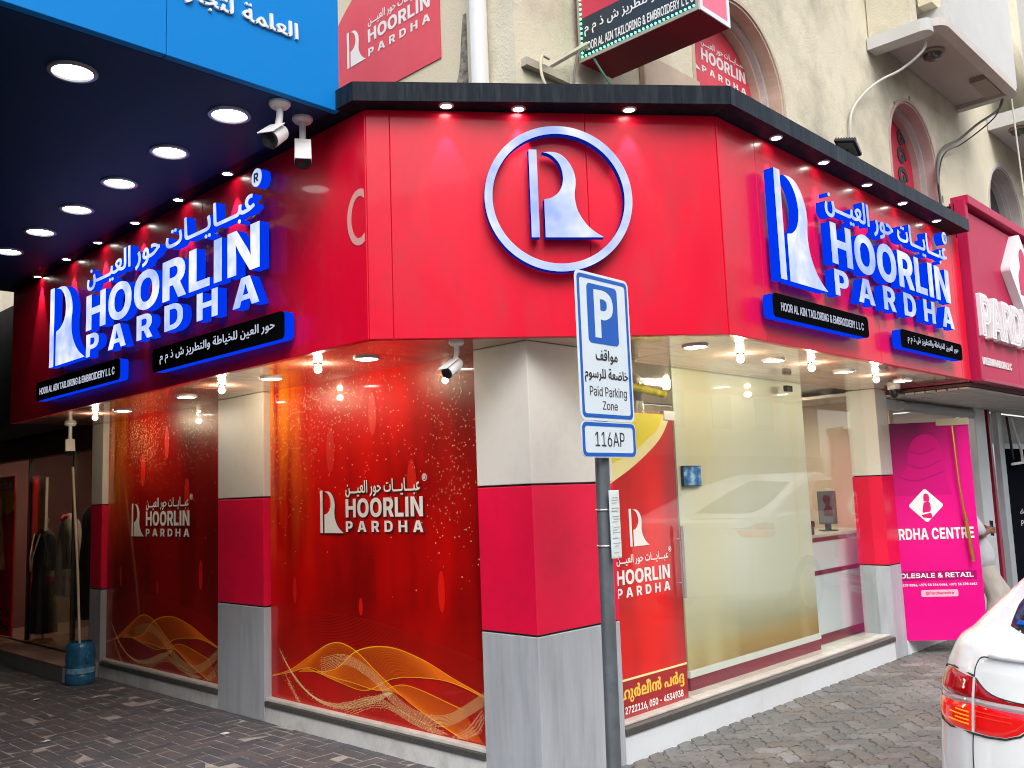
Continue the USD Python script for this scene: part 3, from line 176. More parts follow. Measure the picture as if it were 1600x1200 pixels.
    'L_g': '273 -215 211 -206 135 -176 97 -147 82 -131 70 -113 54 -73 202 -42 209 -57 227 -75 266 -93 331 -96 371 -84 399 -60 413 -24 415 95 402 95 382 61 351 33 308 14 273 8 225 9 170 23 121 51 100 71 65 122 52 154 37 229 37 319 43 360 66 431 82 460 122 506 146 522 198 545 225 551 274 552 328 538 368 511 397 477 410 452 415 452 415 546 583 546 583 12 581 -24 563 -87 529 -138 506 -158 451 -190 384 -209 347 -214;328 133 368 149 396 182 412 232 414 295 403 351 378 392 343 415 296 418 256 401 229 366 213 315 211 252 222 198 246 158 282 136',
    'L_i': '56 546 227 546 227 0 56 0/124 611 93 623 68 647 55 676 55 708 68 737 93 760 124 772 159 772 190 760 215 738 228 709 228 675 215 646 190 623 159 611',
    'L_n': '219 427 238 467 275 513 298 530 356 550 390 553 444 546 490 527 527 497 556 456 566 431 578 377 579 0 409 0 407 336 396 372 372 398 357 406 320 413 294 410 261 394 238 366 229 341 227 0 56 0 56 546 216 546',
    'L_r': '56 0 56 546 222 546 222 446 228 446 247 493 260 512 294 538 333 551 367 552 403 547 403 398 336 407 293 399 258 377 235 342 227 298 227 0',
    'L_k': '263 208 227 165 227 0 56 0 56 728 227 728 227 349 234 349 391 546 584 546 390 308 592 0 396 0',
    'L_1': '77 138 267 138 267 578 99 465 99 616 261 728 439 728 439 138 585 138 585 0 77 0',
    'L_&': '166 380 119 456 102 521 102 571 107 596 115 620 140 663 156 681 197 711 221 723 275 736 305 737 361 731 385 724 428 700 461 668 484 628 496 583 495 527 480 481 453 439 415 402 362 363 470 241 492 290 502 365 640 365 637 302 626 244 609 192 572 126 684 0 509 0 468 45 405 11 355 -3 306 -10 245 -10 180 4 124 31 81 68 52 114 37 165 36 213 44 251 71 299 113 341;250 283 221 257 203 227 200 191 206 170 217 152 243 133 292 124 329 128 376 146;282 455 339 494 363 530 366 549 362 569 351 586 332 598 306 602 280 598 260 586 247 567 243 543 246 520 261 485',
    'L_0': '277 -7 235 1 197 15 163 35 133 59 107 89 85 123 67 162 43 254 35 363 43 472 67 564 85 604 107 639 133 668 163 693 197 712 235 726 277 735 369 734 411 726 449 712 483 692 513 668 539 638 561 604 579 564 602 472 610 363 602 254 579 162 561 123 539 89 513 59 483 35 449 15 411 1 369 -7;342 133 359 137 388 156 400 170 419 208 436 291 438 402 432 468 411 541 400 558 375 583 359 591 323 597 304 596 271 583 257 572 235 541 213 468 207 402 207 325 219 232 245 170 257 156 286 137 304 133',
    'L_6': '297 460 369 469 432 463 461 454 512 427 533 410 567 365 580 338 595 278 594 207 588 172 577 140 542 83 520 59 465 21 434 8 364 -8 289 -8 221 6 159 35 108 77 70 132 58 164 49 238 55 297 72 354 118 444 309 728 479 728;340 124 382 138 413 166 432 207 435 255 421 298 394 331 355 350 309 353 267 339 236 311 217 271 214 223 228 179 255 146 294 127',
    'L_@': '467 -213 366 -198 276 -167 200 -121 138 -62 90 11 58 97 42 196 40 250 48 351 71 444 109 526 163 596 231 653 313 695 410 722 521 730 624 723 716 699 797 662 866 611 922 548 962 475 988 391 996 299 988 209 965 133 942 91 894 44 853 24 780 12 718 21 693 32 673 48 658 69 650 94 646 94 638 76 611 45 571 23 547 16 493 10 460 12 402 27 354 57 318 100 292 154 279 219 280 291 293 357 320 412 358 456 406 487 434 497 464 503 518 504 579 487 609 467 629 440 635 440 635 494 745 494 746 151 753 129 772 120 794 120 818 129 835 147 848 174 859 233 861 285 849 389 829 448 815 474 779 520 733 555 706 569 645 590 535 602 452 596 380 579 349 566 294 531 270 510 231 460 203 401 186 333 181 255 186 177 204 108 232 50 271 1 295 -19 351 -52 417 -74 494 -85 576 -85 665 -71 733 -49 779 -164 715 -188 627 -208 550 -215;529 127 574 141 605 172 621 218 625 256 621 295 604 338 585 358 545 375 495 378 451 364 420 335 403 292 400 257 403 220 419 174 449 142 477 130',
    'L_U': '363 -9 277 -1 202 23 170 42 116 88 78 148 66 182 57 258 57 728 229 728 229 272 233 236 246 205 279 167 309 150 363 141 418 150 448 167 472 190 494 236 498 272 498 728 670 728 670 258 668 219 649 148 611 88 586 63 524 23 449 -1',
}
ADVANCE = {'A': 769, 'B': 664, 'C': 743, 'D': 722, 'E': 609, 'G': 752, 'H': 748, 'I': 310, 'L': 565, 'N': 765, 'O': 772, 'P': 651, 'R': 662, 'S': 660, 'T': 676, 'W': 1058, 'Y': 751, 'Z': 678, 'a': 588, 'd': 637, 'g': 639, 'i': 283, 'n': 635, 'r': 419, 'k': 592, '1': 645, '&': 683, '0': 645, '6': 645, '@': 1036, 'U': 727}
def glyph_list(key):
    out = []
    for g in GLYPHS[key].split('|'):
        ps = []
        for p in g.split('/'):
            rings = [np.array(list(map(int, r.split())), float).reshape(-1, 2)/1000 for r in p.split(';') if r.strip()]
            if rings: ps.append(Polygon(rings[0], rings[1:]).buffer(0))
        if ps: out.append(union_all(ps))
    return out
def latin(text, spacing=0.0):
    x, out = 0.0, []
    for ch in text:
        if ch == ' ': x += 0.26 + spacing; continue
        out.append(affinity.translate(union_all(glyph_list('L_'+ch)), x, 0)); x += ADVANCE[ch]/1000 + spacing
    return out
def fit(polys, x0, x1, y0, y1, ref=None):
    """Scales a row of glyph polygons so that it fills the box (ref: the row that defines its bounds)."""
    a, b, c, d = union_all(ref or polys).bounds
    sx, sy = (x1-x0)/(c-a), (y1-y0)/(d-b)
    return [affinity.affine_transform(p, [sx, 0, 0, sy, x0-a*sx, y0-b*sy]) for p in polys]
def curve(pts, n=8): return [tuple(p) for p in spline(np.array(pts, float), n*(len(pts)-1))]
# the emblem: an upright bar beside a cloak-shaped curve, in a unit box
EMBLEM_BAR = Polygon([(0, 0), (.115, 0), (.115, 1), (0, 1)])
EMBLEM_CLOAK = Polygon(curve([(.19, .972), (.34, .975), (.45, .945), (.55, .865), (.62, .75), (.64, .63), (.62, .5), (.625, .40), (.66, .29), (.75, .165), (.86, .075), (1.0, .0)]) + [(.19, 0), (.19, .43)] + curve([(.19, .43), (.30, .455), (.40, .52), (.455, .62), (.46, .73), (.42, .84), (.34, .92), (.27, .955), (.19, .972)])).buffer(0)
def emblem(x0, x1, y0, y1):
    f = lambda p: affinity.affine_transform(p, [(x1-x0), 0, 0, (y1-y0), x0, y0])
    return f(EMBLEM_BAR), f(EMBLEM_CLOAK)

# ---------------------------------------------------------------- materials
_mats = {}
def mat(name, col, rough=0.5, metal=0.0, var=0.0, vscale=3.0, stretch=(1, 1, 1), bump=0.0, bscale=40.0, coat=0.0, coat_rough=0.03, spec=0.5, emit=None, power=0.0, dirt=None, dirt_amt=0.0, dirt_scale=1.5, trans=0.0, rvar=0.0, bstretch=(1, 1, 1)):
    if name in _mats: return _mats[name]
    N = {'p': ('principled_bsdf', {'base_color': col, 'roughness': rough, 'metallic': metal, 'specular_ior_level': spec, 'coat_weight': coat, 'coat_roughness': coat_rough, 'transmission_weight': trans})}
    L = []
    if emit is not None: N['p'][1].update(emission_color=emit, emission_strength=power)
    if var or bump or dirt_amt or rvar:
        N['g'] = ('geometry', {}); N['m'] = ('mapping', {'scale': stretch}); L.append(('g.position', 'm.vector'))
    src = None
    if var:
        N['n'] = ('noise_texture', {'scale': vscale, 'detail': 5.0, 'roughness': .6}); L.append(('m.vector', 'n.vector'))
        lo = tuple(max(0, c*(1-var)) for c in col); hi = tuple(min(1, c*(1+var)) for c in col)
        N['r'] = ('rgb_ramp', {'ramp': [(.3, lo), (.7, hi)]}); L.append(('n.fac', 'r.fac')); src = 'r.color'
    if dirt_amt:
        N['dn'] = ('noise_texture', {'scale': dirt_scale, 'detail': 8.0, 'roughness': .7}); L.append(('m.vector', 'dn.vector'))
        N['dr'] = ('rgb_ramp', {'ramp': [(.48, (0, 0, 0)), (.72, (dirt_amt,)*3)]}); L.append(('dn.fac', 'dr.fac'))
        N['dm'] = ('mix', {'color1': col, 'color2': dirt}); L.append(('dr.color', 'dm.fac'))
        if src: L.append((src, 'dm.color1'))
        src = 'dm.color'
    if src: L.append((src, 'p.base_color'))
    if rvar:
        N['rn'] = ('noise_texture', {'scale': vscale*2.3, 'detail': 4.0}); L.append(('m.vector', 'rn.vector'))
        N['rr'] = ('map_range', {'from_min': .3, 'from_max': .7, 'to_min': max(.02, rough-rvar), 'to_max': rough+rvar}); L += [('rn.fac', 'rr.value'), ('rr.result', 'p.roughness')]
    if bump:
        N['bm'] = ('mapping', {'scale': bstretch}); L.append(('g.position', 'bm.vector'))
        N['bn'] = ('noise_texture', {'scale': bscale, 'detail': 4.0, 'roughness': .6}); L.append(('bm.vector', 'bn.vector'))
        N['b'] = ('bump', {'strength': 1.0, 'distance': bump}); L += [('bn.fac', 'b.height'), ('b.normal', 'p.normal')]
    _mats[name] = usdkit.material(stage, '/World/Looks/'+name, N, L, surface='p.BSDF'); return _mats[name]
def glow(name, col, power):
    if name not in _mats:
        _mats[name] = usdkit.material(stage, '/World/Looks/'+name, {'e': ('emission', {'color': col, 'strength': power})}, surface='e.emission')
    return _mats[name]
def pane(name, tint=(1, 1, 1), ior=1.5, rough=0.0):
    if name not in _mats:
        _mats[name] = usdkit.material(stage, '/World/Looks/'+name, {'t': ('transparent_bsdf', {'color': tint}), 'g': ('glossy_bsdf', {'color': (1, 1, 1), 'roughness': rough}), 'geo': ('geometry', {}), 'i': ('map_range', {'from_min': 0.0, 'from_max': 1.0, 'to_min': ior, 'to_max': 1/ior}), 'f': ('fresnel', {'IOR': ior}), 'x': ('mix_closure', {})}, [('geo.backfacing', 'i.value'), ('i.result', 'f.IOR'), ('f.fac', 'x.fac'), ('t.BSDF', 'x.closure1'), ('g.BSDF', 'x.closure2')], surface='x.closure')
    return _mats[name]

RED = mat('red_cladding', (0.66, 0.002, 0.026), .34, var=.07, vscale=1.1, spec=.25, coat=.16, coat_rough=.05, stretch=(1.6, 1.6, .7), dirt=(.40, .03, .045), dirt_amt=.5, dirt_scale=2.6, rvar=.05)
REDP = mat('red_pillar_panel', (0.68, 0.003, 0.045), .35, var=.06, vscale=2, dirt=(.35, .01, .03), dirt_amt=.4, dirt_scale=3)
WHITEP = mat('cream_pillar_panel', (0.62, 0.60, 0.56), .38, var=.03, dirt=(.42, .40, .36), dirt_amt=.45, dirt_scale=3)
GREYP = mat('grey_pillar_panel', (0.40, 0.43, 0.47), .38, var=.10, vscale=5, stretch=(2, 2, .25), dirt=(.25, .26, .28), dirt_amt=.6, dirt_scale=4, metal=.15)
BLACKM = mat('black_cladding', (0.008, 0.013, 0.020), .45, spec=.08, var=.35, vscale=6, stretch=(6, 6, .5), dirt=(.07, .08, .09), dirt_amt=.25, dirt_scale=3)
DARK = mat('dark_void', (0.012, 0.012, 0.013), .6)
SOFFIT = mat('soffit_cladding', (0.52, 0.29, 0.24), .14, metal=.35, var=.14, vscale=2.5, stretch=(.5, 2.5, 1), rvar=.06, coat=.6, coat_rough=.03)
PLINTH = mat('plinth_white', (0.56, 0.57, 0.56), .5, var=.07, vscale=3, dirt=(.22, .21, .19), dirt_amt=.6, dirt_scale=3.5, bump=.001, bscale=60)
GRANITE = mat('dark_granite', (0.05, 0.048, 0.045), .3, var=.4, vscale=40)
MARBLE = mat('pale_marble', (0.55, 0.52, 0.48), .28, var=.1, vscale=8, dirt=(.3, .25, .2), dirt_amt=.5, dirt_scale=5)
STUCCO = mat('cream_stucco', (0.60, 0.55, 0.425), .85, var=.10, vscale=1.2, dirt=(.29, .265, .205), dirt_amt=.8, dirt_scale=.9, bump=.006, bscale=55)
STUCCO_SMOOTH = mat('white_render', (0.50, 0.50, 0.49), .7, var=.05, vscale=2, bump=.002, bscale=80, dirt=(.5, .48, .42), dirt_amt=.4)
CREAM = mat('cream_render', (0.62, 0.55, 0.41), .8, var=.06, bump=.004, bscale=70, dirt=(.38, .33, .25), dirt_amt=.5)
ARCHSTONE = mat('arch_render', (0.46, 0.36, 0.28), .75, var=.12, vscale=4, dirt=(.3, .23, .19), dirt_amt=.5, bump=.002)
ARCHPINK = mat('pink_arch_render', (0.45, 0.31, 0.29), .75, var=.12, vscale=5, dirt=(.3, .2, .19), dirt_amt=.6, bump=.002)
MOULD = mat('grey_moulding', (0.44, 0.40, 0.39), .6, var=.1)
BANNER = mat('banner_red', (0.62, 0.045, 0.075), .45, var=.08, vscale=1.5, dirt=(.5, .12, .13), dirt_amt=.3)
BANNERW = mat('banner_white', (0.72, 0.70, 0.70), .5)
BOARDC = mat('cream_board', (0.64, 0.60, 0.48), .6, var=.03)
PVC = mat('pvc_white', (0.66, 0.66, 0.65), .4, var=.05, vscale=8, dirt=(.4, .4, .38), dirt_amt=.4)
STEEL = mat('brushed_steel', (0.55, 0.56, 0.57), .3, metal=.9, var=.08, vscale=20)
ALU = mat('aluminium', (0.60, 0.62, 0.66), .35, metal=.5, var=.06)
GALV = mat('galvanised_pole', (0.13, 0.15, 0.17), .45, metal=.5, var=.25, vscale=12, dirt=(.07, .075, .08), dirt_amt=.8, dirt_scale=6)
WHITEPL = mat('white_plastic', (0.72, 0.72, 0.71), .3)
BLACKPL = mat('black_plastic', (0.012, 0.012, 0.014), .22)
SIGNW = mat('sign_white', (0.60, 0.68, 0.74), .4, var=.03)
SIGNB = mat('sign_blue', (0.004, 0.085, 0.42), .38, var=.04)
INK = mat('black_ink', (0.015, 0.016, 0.02), .5)
PRINTW = mat('white_print', (0.80, 0.78, 0.77), .45)
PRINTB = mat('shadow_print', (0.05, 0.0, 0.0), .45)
LETTERF = usdkit.material(stage, '/World/Looks/letter_face_light', {'g': ('geometry', {}), 'n': ('noise_texture', {'scale': 3.2, 'detail': 3.0, 'roughness': .6}), 'r': ('rgb_ramp', {'ramp': [(.34, (.42, .54, 1.0)), (.52, (.66, .75, 1.0)), (.66, (1.0, 1.0, 1.0))]}), 'e': ('emission', {'strength': .50})}, [('g.position', 'n.vector'), ('n.fac', 'r.fac'), ('r.color', 'e.color')], surface='e.emission')
LETTERS = glow('letter_side_light', (0.0, 0.045, 1.0), .42)
PLATEB = mat('black_acrylic', (0.004, 0.004, 0.005), .5, spec=0.0)
PLATEW = glow('plate_letter_light', (0.75, 0.80, 1.0), 0.33)
LAMPW = glow('lamp_white', (1.0, 0.96, 0.90), 5.5)
LAMPS = glow('small_lamp_white', (1.0, 0.94, 0.86), 20.0)
BULB = glow('bulb_warm', (1.0, 0.82, 0.54), 340.0)
TRIMG = mat('lamp_trim', (0.38, 0.40, 0.42), .3, metal=.5)
TRIMW = mat('lamp_trim_white', (0.62, 0.60, 0.58), .35)
NAVY = mat('navy_soffit', (0.0005, 0.028, 0.092), .55, spec=.25, var=.08, vscale=1)
AZURE = mat('azure_panel', (0.001, 0.19, 0.56), .5, spec=.15, var=.03, vscale=1)
GLASS = pane('shop_glass', (0.96, 0.98, 0.96), 1.36)
GLASSD = pane('dark_glass', (0.80, 0.80, 0.79), 1.4)

# ================================================================ LAYOUT
XA, YS, ZS = 3.85, 3.57, 2.54                # alley wall plane, street wall plane, soffit height
FX, FY, FZ = 3.07, 2.735, 3.87               # fascia planes, top of the red fascia
CA, CB = np.array([3.07, 4.036]), np.array([4.70, 2.735])     # ends of the corner (chamfer) fascia
CLEN = float(np.linalg.norm(CB-CA)); CU = (CB-CA)/CLEN; CN = np.array([CU[1], -CU[0]])
ALLEY_END, STREET_END = 9.88, 8.90
F_LEFT = Frame((FX, 0, 0), (0, -1, 0))                   # local x = -y
F_RIGHT = Frame((0, FY, 0), (1, 0, 0))
F_CORNER = Frame((*CA, 0), (*CU, 0))

# ---------------------------------------------------------------- ground
obj('ground', bx(-60, 70, -60, 70, -.30, -.16), mat('asphalt', (0.05, 0.05, 0.052), .9, var=.15, bump=.003), kind='structure')

def to_px(P):
    d = np.asarray(P, float)-EYE; z = d@_fw
    return np.stack([800+FPX*(d@_r)/z, 600-FPX*(d@_u)/z], -1), z
def seen(c):
    (x, y), z = to_px(c); return z > .5 and -30 < x < 1630 and 0 < y < 1230
def paver_mesh(poly, z, tilt, ch=.004):
    """A stone with a chamfered top edge from its outline (convex or zigzag)."""
    p = np.array(poly.exterior.coords)[:-1]; c = p.mean(0); n = len(p)
    q = c+(p-c)*(1-ch/np.linalg.norm(p-c, axis=1, keepdims=True)*1.2)
    zt = z+(p-c)@tilt; zq = z+(q-c)@tilt
    v = np.vstack([np.c_[p, zt-.035], np.c_[p, zt-ch*.7], np.c_[q, zq], [[*c, z]]])
    f = []
    for i in range(n):
        j = (i+1) % n
        f += [[i, j, n+j], [i, n+j, n+i], [n+i, n+j, 2*n+j], [n+i, 2*n+j, 2*n+i], [2*n+i, 2*n+j, 3*n]]
    return np.array(v), np.array(f)
def paving(root, stones, mats, limit=300):
    """The stones that show largest are parts of their own; the rest of the field is one part."""
    area = []
    for k, (poly, z, t) in enumerate(stones):
        c = np.array([*poly.centroid.coords[0], z]); 
        area.append(-1e9+0*k if not seen(c) else poly.area*abs((c-EYE)[2])/np.linalg.norm(c-EYE)**3)
    order = np.argsort(-np.array(area)); V = {}
    for rank, k in enumerate(order):
        v, f = paver_mesh(*stones[k]); m = mats[int(meshkit.noise(np.array([[stones[k][0].centroid.x*2.1, stones[k][0].centroid.y*2.1, 3.3]]))[0]*len(mats)*.999 + rng.normal(0, .7)) % len(mats)]
        if rank < limit and area[k] > 0: obj('paver', trimesh.Trimesh(v, f, process=False), m, root)
        else:
            V.setdefault(0, []).append((v, f))
    if V:
        vs, fs, n = [], [], 0
        for v, f in V[0]: vs.append(v); fs.append(f+n); n += len(v)
        obj('paver_field', (np.vstack(vs), np.vstack(fs)), mats[0], root, kind='stuff')
def herring(nx, ny):
    out = []
    for x in range(nx[0], nx[1]):
        for y in range(ny[0], ny[1]):
            m = (x-y) % 4
            if m == 0: out.append((x, y, 2, 1))
            elif m == 3: out.append((x, y, 1, 2))
    return out
def stone_mat(name, c):
    return mat(name, c, .62, var=.22, vscale=22, bump=.0016, bscale=130, dirt=tuple(min(1, x*1.9+.03) for x in c), dirt_amt=.35, dirt_scale=2.2, spec=.4)
alley = thing('alley_pavement', kind='structure')
obj('joint_bed', bx(-6, 4.3, 2.3, 16, -.12, -.0022), mat('joint_sand', (0.30, 0.285, 0.27), .95, var=.35, vscale=9, bump=.002), alley)
w = .108; st = []
for x, y, a, b in herring((-30, 45), (20, 125)):
    p = sbox(x*w+.004, y*w+.004, (x+a)*w-.004, (y+b)*w-.004)
    cx, cy = p.centroid.coords[0]
    if -1.2 < cx < 4.2 and 3.0 < cy < 13.2 and not (cx > 3.95 and cy > 3.6): st.append((p, rng.normal(0, .0012), rng.normal(0, .006, 2)))
paving(alley, st, [stone_mat(f'alley_stone_{k}', c) for k, c in zip('abcde', [(.070, .070, .080), (.078, .074, .082), (.064, .066, .077), (.088, .080, .086), (.072, .071, .083)])])

street = thing('street_pavement', kind='structure')
obj('joint_bed', bx(4.3, 30, -6, YS+.1, -.12, -.0075), mat('joint_dust', (0.11, 0.105, 0.10), .95, var=.4, vscale=9, bump=.002), street)
w = .112; a45 = math.radians(-45); R45 = np.array([[math.cos(a45), -math.sin(a45)], [math.sin(a45), math.cos(a45)]]); st = []
def zig(p, q):
    """Interlocking edge: the same zigzag whichever of the two stones it belongs to."""
    p, q = np.array(p, float), np.array(q, float); flip = tuple(p) > tuple(q)
    if flip: p, q = q, p
    d = q-p; n = np.array([-d[1], d[0]])*.16
    pts = [p, p+d*.30, p+d*.42+n, p+d*.58+n*1.0, p+d*.70, q]
    return pts[::-1] if flip else pts
for x, y, a, b in herring((-70, 70), (-10, 130)):
    c = [(x, y)]; ring = [(x+i, y) for i in range(a)]+[(x+a, y+i) for i in range(b)]+[(x+a-i, y+b) for i in range(a)]+[(x, y+b-i) for i in range(b)]
    pts = []
    for i in range(len(ring)): pts += zig(ring[i], ring[(i+1) % len(ring)])[:-1]
    P = (R45@(np.array(pts).T*w)).T + np.array([1.0, -2.0])
    c = P.mean(0)
    if 4.0 < c[0] < 13.5 and -1.0 < c[1] < YS-.03 and (c[0]*.26 < c[1]):
        g = Polygon(P).buffer(-.0035, join_style=2)
        if c[0] > 4.3 or c[1] < 3.5: st.append((max(getattr(g, 'geoms', [g]), key=lambda q: q.area), rng.normal(0, .0018), rng.normal(0, .010, 2)))
paving(street, st, [stone_mat(f'street_stone_{k}', c) for k, c in zip('abcdef', [(.132, .134, .13), (.150, .150, .148), (.118, .12, .118), (.132, .124, .114), (.170, .171, .171), (.105, .10, .092)])])

# ---------------------------------------------------------------- corner shop
shop = thing('corner_shop', 'corner shop clad in glossy red panels with striped red and grey pillars', 'shop')
def seam_panels(frame, xs, z0, z1, mat_, name='fascia_panel', t=.05, gap=.0014):
    for a, b in zip(xs[:-1], xs[1:]):
        obj(name, frame.put(moved(bx(a+gap/2, b-gap/2, z0, z1, -t, 0, .003))), mat_, shop)
seam_panels(F_LEFT, [-ALLEY_END, -7.95, -5.95, -4.036-.003], ZS-.005, FZ, RED)
seam_panels(F_CORNER, [.003, .138, 1.28, 2.08-.0], ZS-.005, FZ, RED)
seam_panels(F_RIGHT, [CB[0]+.003, 5.15, 6.9, 8.68, STREET_END], ZS-.005, FZ, RED)
obj('fascia_frame', cat(bx(FX+.055, FX+.10, 4.06, ALLEY_END, ZS+.01, FZ), bx(CB[0]+.02, STREET_END, FY+.055, FY+.10, ZS+.01, FZ), F_CORNER.put(bx(.03, CLEN-.03, ZS+.01, FZ, -.10, -.055)), bx(STREET_END-.01, STREET_END, FY+.05, YS, ZS+.01, FZ)), DARK, shop)
# black cornice boards with mitred ends
def off(p, q, d):   # the fascia line p-q pushed outwards by d
    u = (np.array(q)-p)/np.linalg.norm(np.array(q)-p); return np.array(p)+d*np.array([u[1], -u[0]])
CO = [np.array(p) for p in ((2.95, ALLEY_END+.02), (2.95, 3.99), (4.63, 2.585), (8.77, 2.585))]
CI = [np.array(p) for p in ((3.9, ALLEY_END+.02), (3.9, 4.45), (5.05, 3.50), (8.77, 3.56))]
up = Frame((0, 0, 0), (1, 0, 0), (0, 1, 0))
for k in range(3):
    g = 0.0015; d = (CO[k+1]-CO[k])/np.linalg.norm(CO[k+1]-CO[k])
    obj('cornice_board', plate(up, Polygon([CO[k]+d*g, CO[k+1]-d*g, CI[k+1]-d*g, CI[k]+d*g]), FZ+.003, 3.985), BLACKM, shop)
# soffit in panels: alley strip, corner, street strip
SIN = .06
for a, b in ((4.45, 6.45), (6.45, 8.2), (8.2, ALLEY_END)):
    obj('soffit_panel', bx(FX+.055, XA+.16, a+.003, b-.003, ZS, ZS+.02), SOFFIT, shop)
obj('soffit_panel', plate(up, Polygon([(FX+.055, 4.447), (FX+.055, 4.06), (CB[0]+.03, FY+.055), (5.017, FY+.055), (5.017, 3.75), (4.2, 3.75), (4.2, 4.447)]), ZS, ZS+.02), SOFFIT, shop)
for a, b in ((5.02, 6.5), (6.5, 8.0), (8.0, STREET_END-.01)):
    obj('soffit_panel', bx(a+.003, b-.003, FY+.055, YS+.2, ZS, ZS+.02), SOFFIT, shop)
# pillars
def pillar(name, x0, x1, y0, y1, label, sub=True):
    p = thing(name, label, parent=shop)
    obj('core', bx(x0+.012, x1-.012, y0+.012, y1-.012, -.1, ZS+.01), DARK, p)
    for z0, z1, m, nm in ((0.0, .852, GREYP, 'grey_panel'), (.864, 1.698, REDP, 'red_panel'), (1.710, ZS-.002, WHITEP, 'cream_panel')):
        obj(nm, bx(x0, x1, y0, y1, z0, z1, .003), m, p)
    return p
pillar('pillar', XA, 4.60, YS, 4.02, 'broad corner pillar at the shop corner')
pillar('pillar', XA, 4.15, 6.45, 7.17, 'middle pillar between the two red windows')
pillar('pillar', XA, 4.15, 9.545, 9.82, 'last pillar beside the dark doorway')
pillar('pillar', 8.757, 9.03, YS, 3.86, 'end pillar beside the pink door')
# plinths and sills
for y0, y1 in ((4.025, 6.445), (7.175, 9.54)):
    obj('plinth', bx(XA+.004, 4.1, y0, y1, -.1, .112, .003), PLINTH, shop)
    obj('granite_band', bx(XA-.004, 4.1, y0, y1, .113, .152, .003), GRANITE, shop)
    obj('sill', bx(XA+.012, 4.1, y0, y1, .153, .178, .003), MARBLE, shop)
x = 4.605
while x < 8.75:
    x2 = min(x+.83, 8.752); obj('plinth_tile', bx(x+.0015, x2-.0015, YS+.004, YS+.3, -.1, .160, .002), mat('plinth_tile_white', (0.62, 0.65, 0.68), .4, var=.03, dirt=(.4, .4, .4), dirt_amt=.4), shop); x = x2
obj('granite_band', bx(4.605, 8.752, YS-.006, YS+.3, .161, .205, .003), GRANITE, shop)
obj('sill', bx(4.605, 8.752, YS+.05, YS+.3, .2055, .222, .003), MARBLE, shop)
# interior: floor, walls, ceiling, one lit ceiling panel
WALLI = mat('interior_wall', (0.66, 0.54, 0.42), .7, var=.03)
obj('interior_floor', bx(4.2, 11.5, 3.9, 7.0, .10, .17), mat('interior_tile', (0.45, 0.42, 0.38), .25), shop)
obj('interior_wall', cat(bx(4.3, 11.5, 6.0, 6.1, .1, 2.6), bx(9.8, 9.9, 3.86, 6.0, .1, 2.6), bx(4.25, 4.35, 4.1, 6.0, .17, 2.6)), WALLI, shop)
obj('interior_ceiling', bx(4.2, 11.5, YS+.21, 6.1, 2.62, 2.68), mat('interior_ceiling_white', (0.7, 0.68, 0.62), .8), shop)
pl = Frame((0, 0, 0), (1, 0, 0), (0, 1, 0))
for lx, ly in ((7.1, 4.7), (8.5, 4.75)):
    obj('ceiling_glow_panel', bx(lx-.35, lx+.35, ly-.12, ly+.12, 2.595, 2.618), glow('interior_light', (1, .90, .74), 18.0), shop)
obj('roof_deck', cat(bx(3.9, ALLEY_END, 3.9, 4.1, 2.72, 2.75), bx(4.3, 11.5, 3.9, 6.1, 2.69, 2.72)), DARK, shop)

# ---------------------------------------------------------------- printed windows on the alley side
def poster_material(name, y_left, shade):
    N = {'g': ('geometry', {}), 's': ('separate_xyz', {}), 'm': ('mapping', {'scale': (1, 1.5, .45)}), 'n': ('noise_texture', {'scale': 1.1, 'detail': 3.0, 'roughness': .55}),
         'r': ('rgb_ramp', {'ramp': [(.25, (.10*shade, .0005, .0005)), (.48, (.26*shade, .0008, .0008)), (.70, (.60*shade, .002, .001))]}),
         'top': ('map_range', {'from_min': .9, 'from_max': 2.6, 'to_min': 0.0, 'to_max': .17, 'clamp': True}),
         'add': ('math', {'math_type': 'add'}),
         'u': ('math', {'math_type': 'subtract', 'value1': y_left}),                 # distance from the left edge
         'zz': ('map_range', {'from_min': 1.1, 'from_max': 2.6, 'to_min': 0.0, 'to_max': 1.0, 'clamp': True}),
         'uu': ('map_range', {'from_min': .05, 'from_max': .62, 'to_min': 1.0, 'to_max': 0.0, 'clamp': True}),
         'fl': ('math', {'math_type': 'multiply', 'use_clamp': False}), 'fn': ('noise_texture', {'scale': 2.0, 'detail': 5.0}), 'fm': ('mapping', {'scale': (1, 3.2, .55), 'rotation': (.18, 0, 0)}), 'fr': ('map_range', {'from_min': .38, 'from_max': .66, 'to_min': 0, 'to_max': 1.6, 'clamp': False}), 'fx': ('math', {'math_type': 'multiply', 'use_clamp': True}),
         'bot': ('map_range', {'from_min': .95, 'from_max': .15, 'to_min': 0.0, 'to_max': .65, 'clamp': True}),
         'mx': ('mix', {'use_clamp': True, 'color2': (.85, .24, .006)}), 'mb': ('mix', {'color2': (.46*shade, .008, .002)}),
         'p': ('principled_bsdf', {'roughness': .35, 'specular_ior_level': .2, 'coat_weight': .7, 'coat_roughness': 0.0})}
    L = [('g.position', 's.vector'), ('g.position', 'm.vector'), ('m.vector', 'n.vector'), ('n.fac', 'add.value1'), ('s.z', 'top.value'), ('top.result', 'add.value2'), ('add.value', 'r.fac'),
         ('s.y', 'u.value2'), ('u.value', 'uu.value'), ('s.z', 'zz.value'), ('uu.result', 'fl.value1'), ('zz.result', 'fl.value2'), ('g.position', 'fm.vector'), ('fm.vector', 'fn.vector'), ('fn.fac', 'fr.value'), ('fr.result', 'fx.value1'), ('fl.value', 'fx.value2'),
         ('r.color', 'mb.color1'), ('s.z', 'bot.value'), ('bot.result', 'mb.fac'), ('mb.color', 'mx.color1'), ('fx.value', 'mx.fac'), ('mx.color', 'p.base_color')]
    return usdkit.material(stage, '/World/Looks/'+name, N, L, surface='p.BSDF')
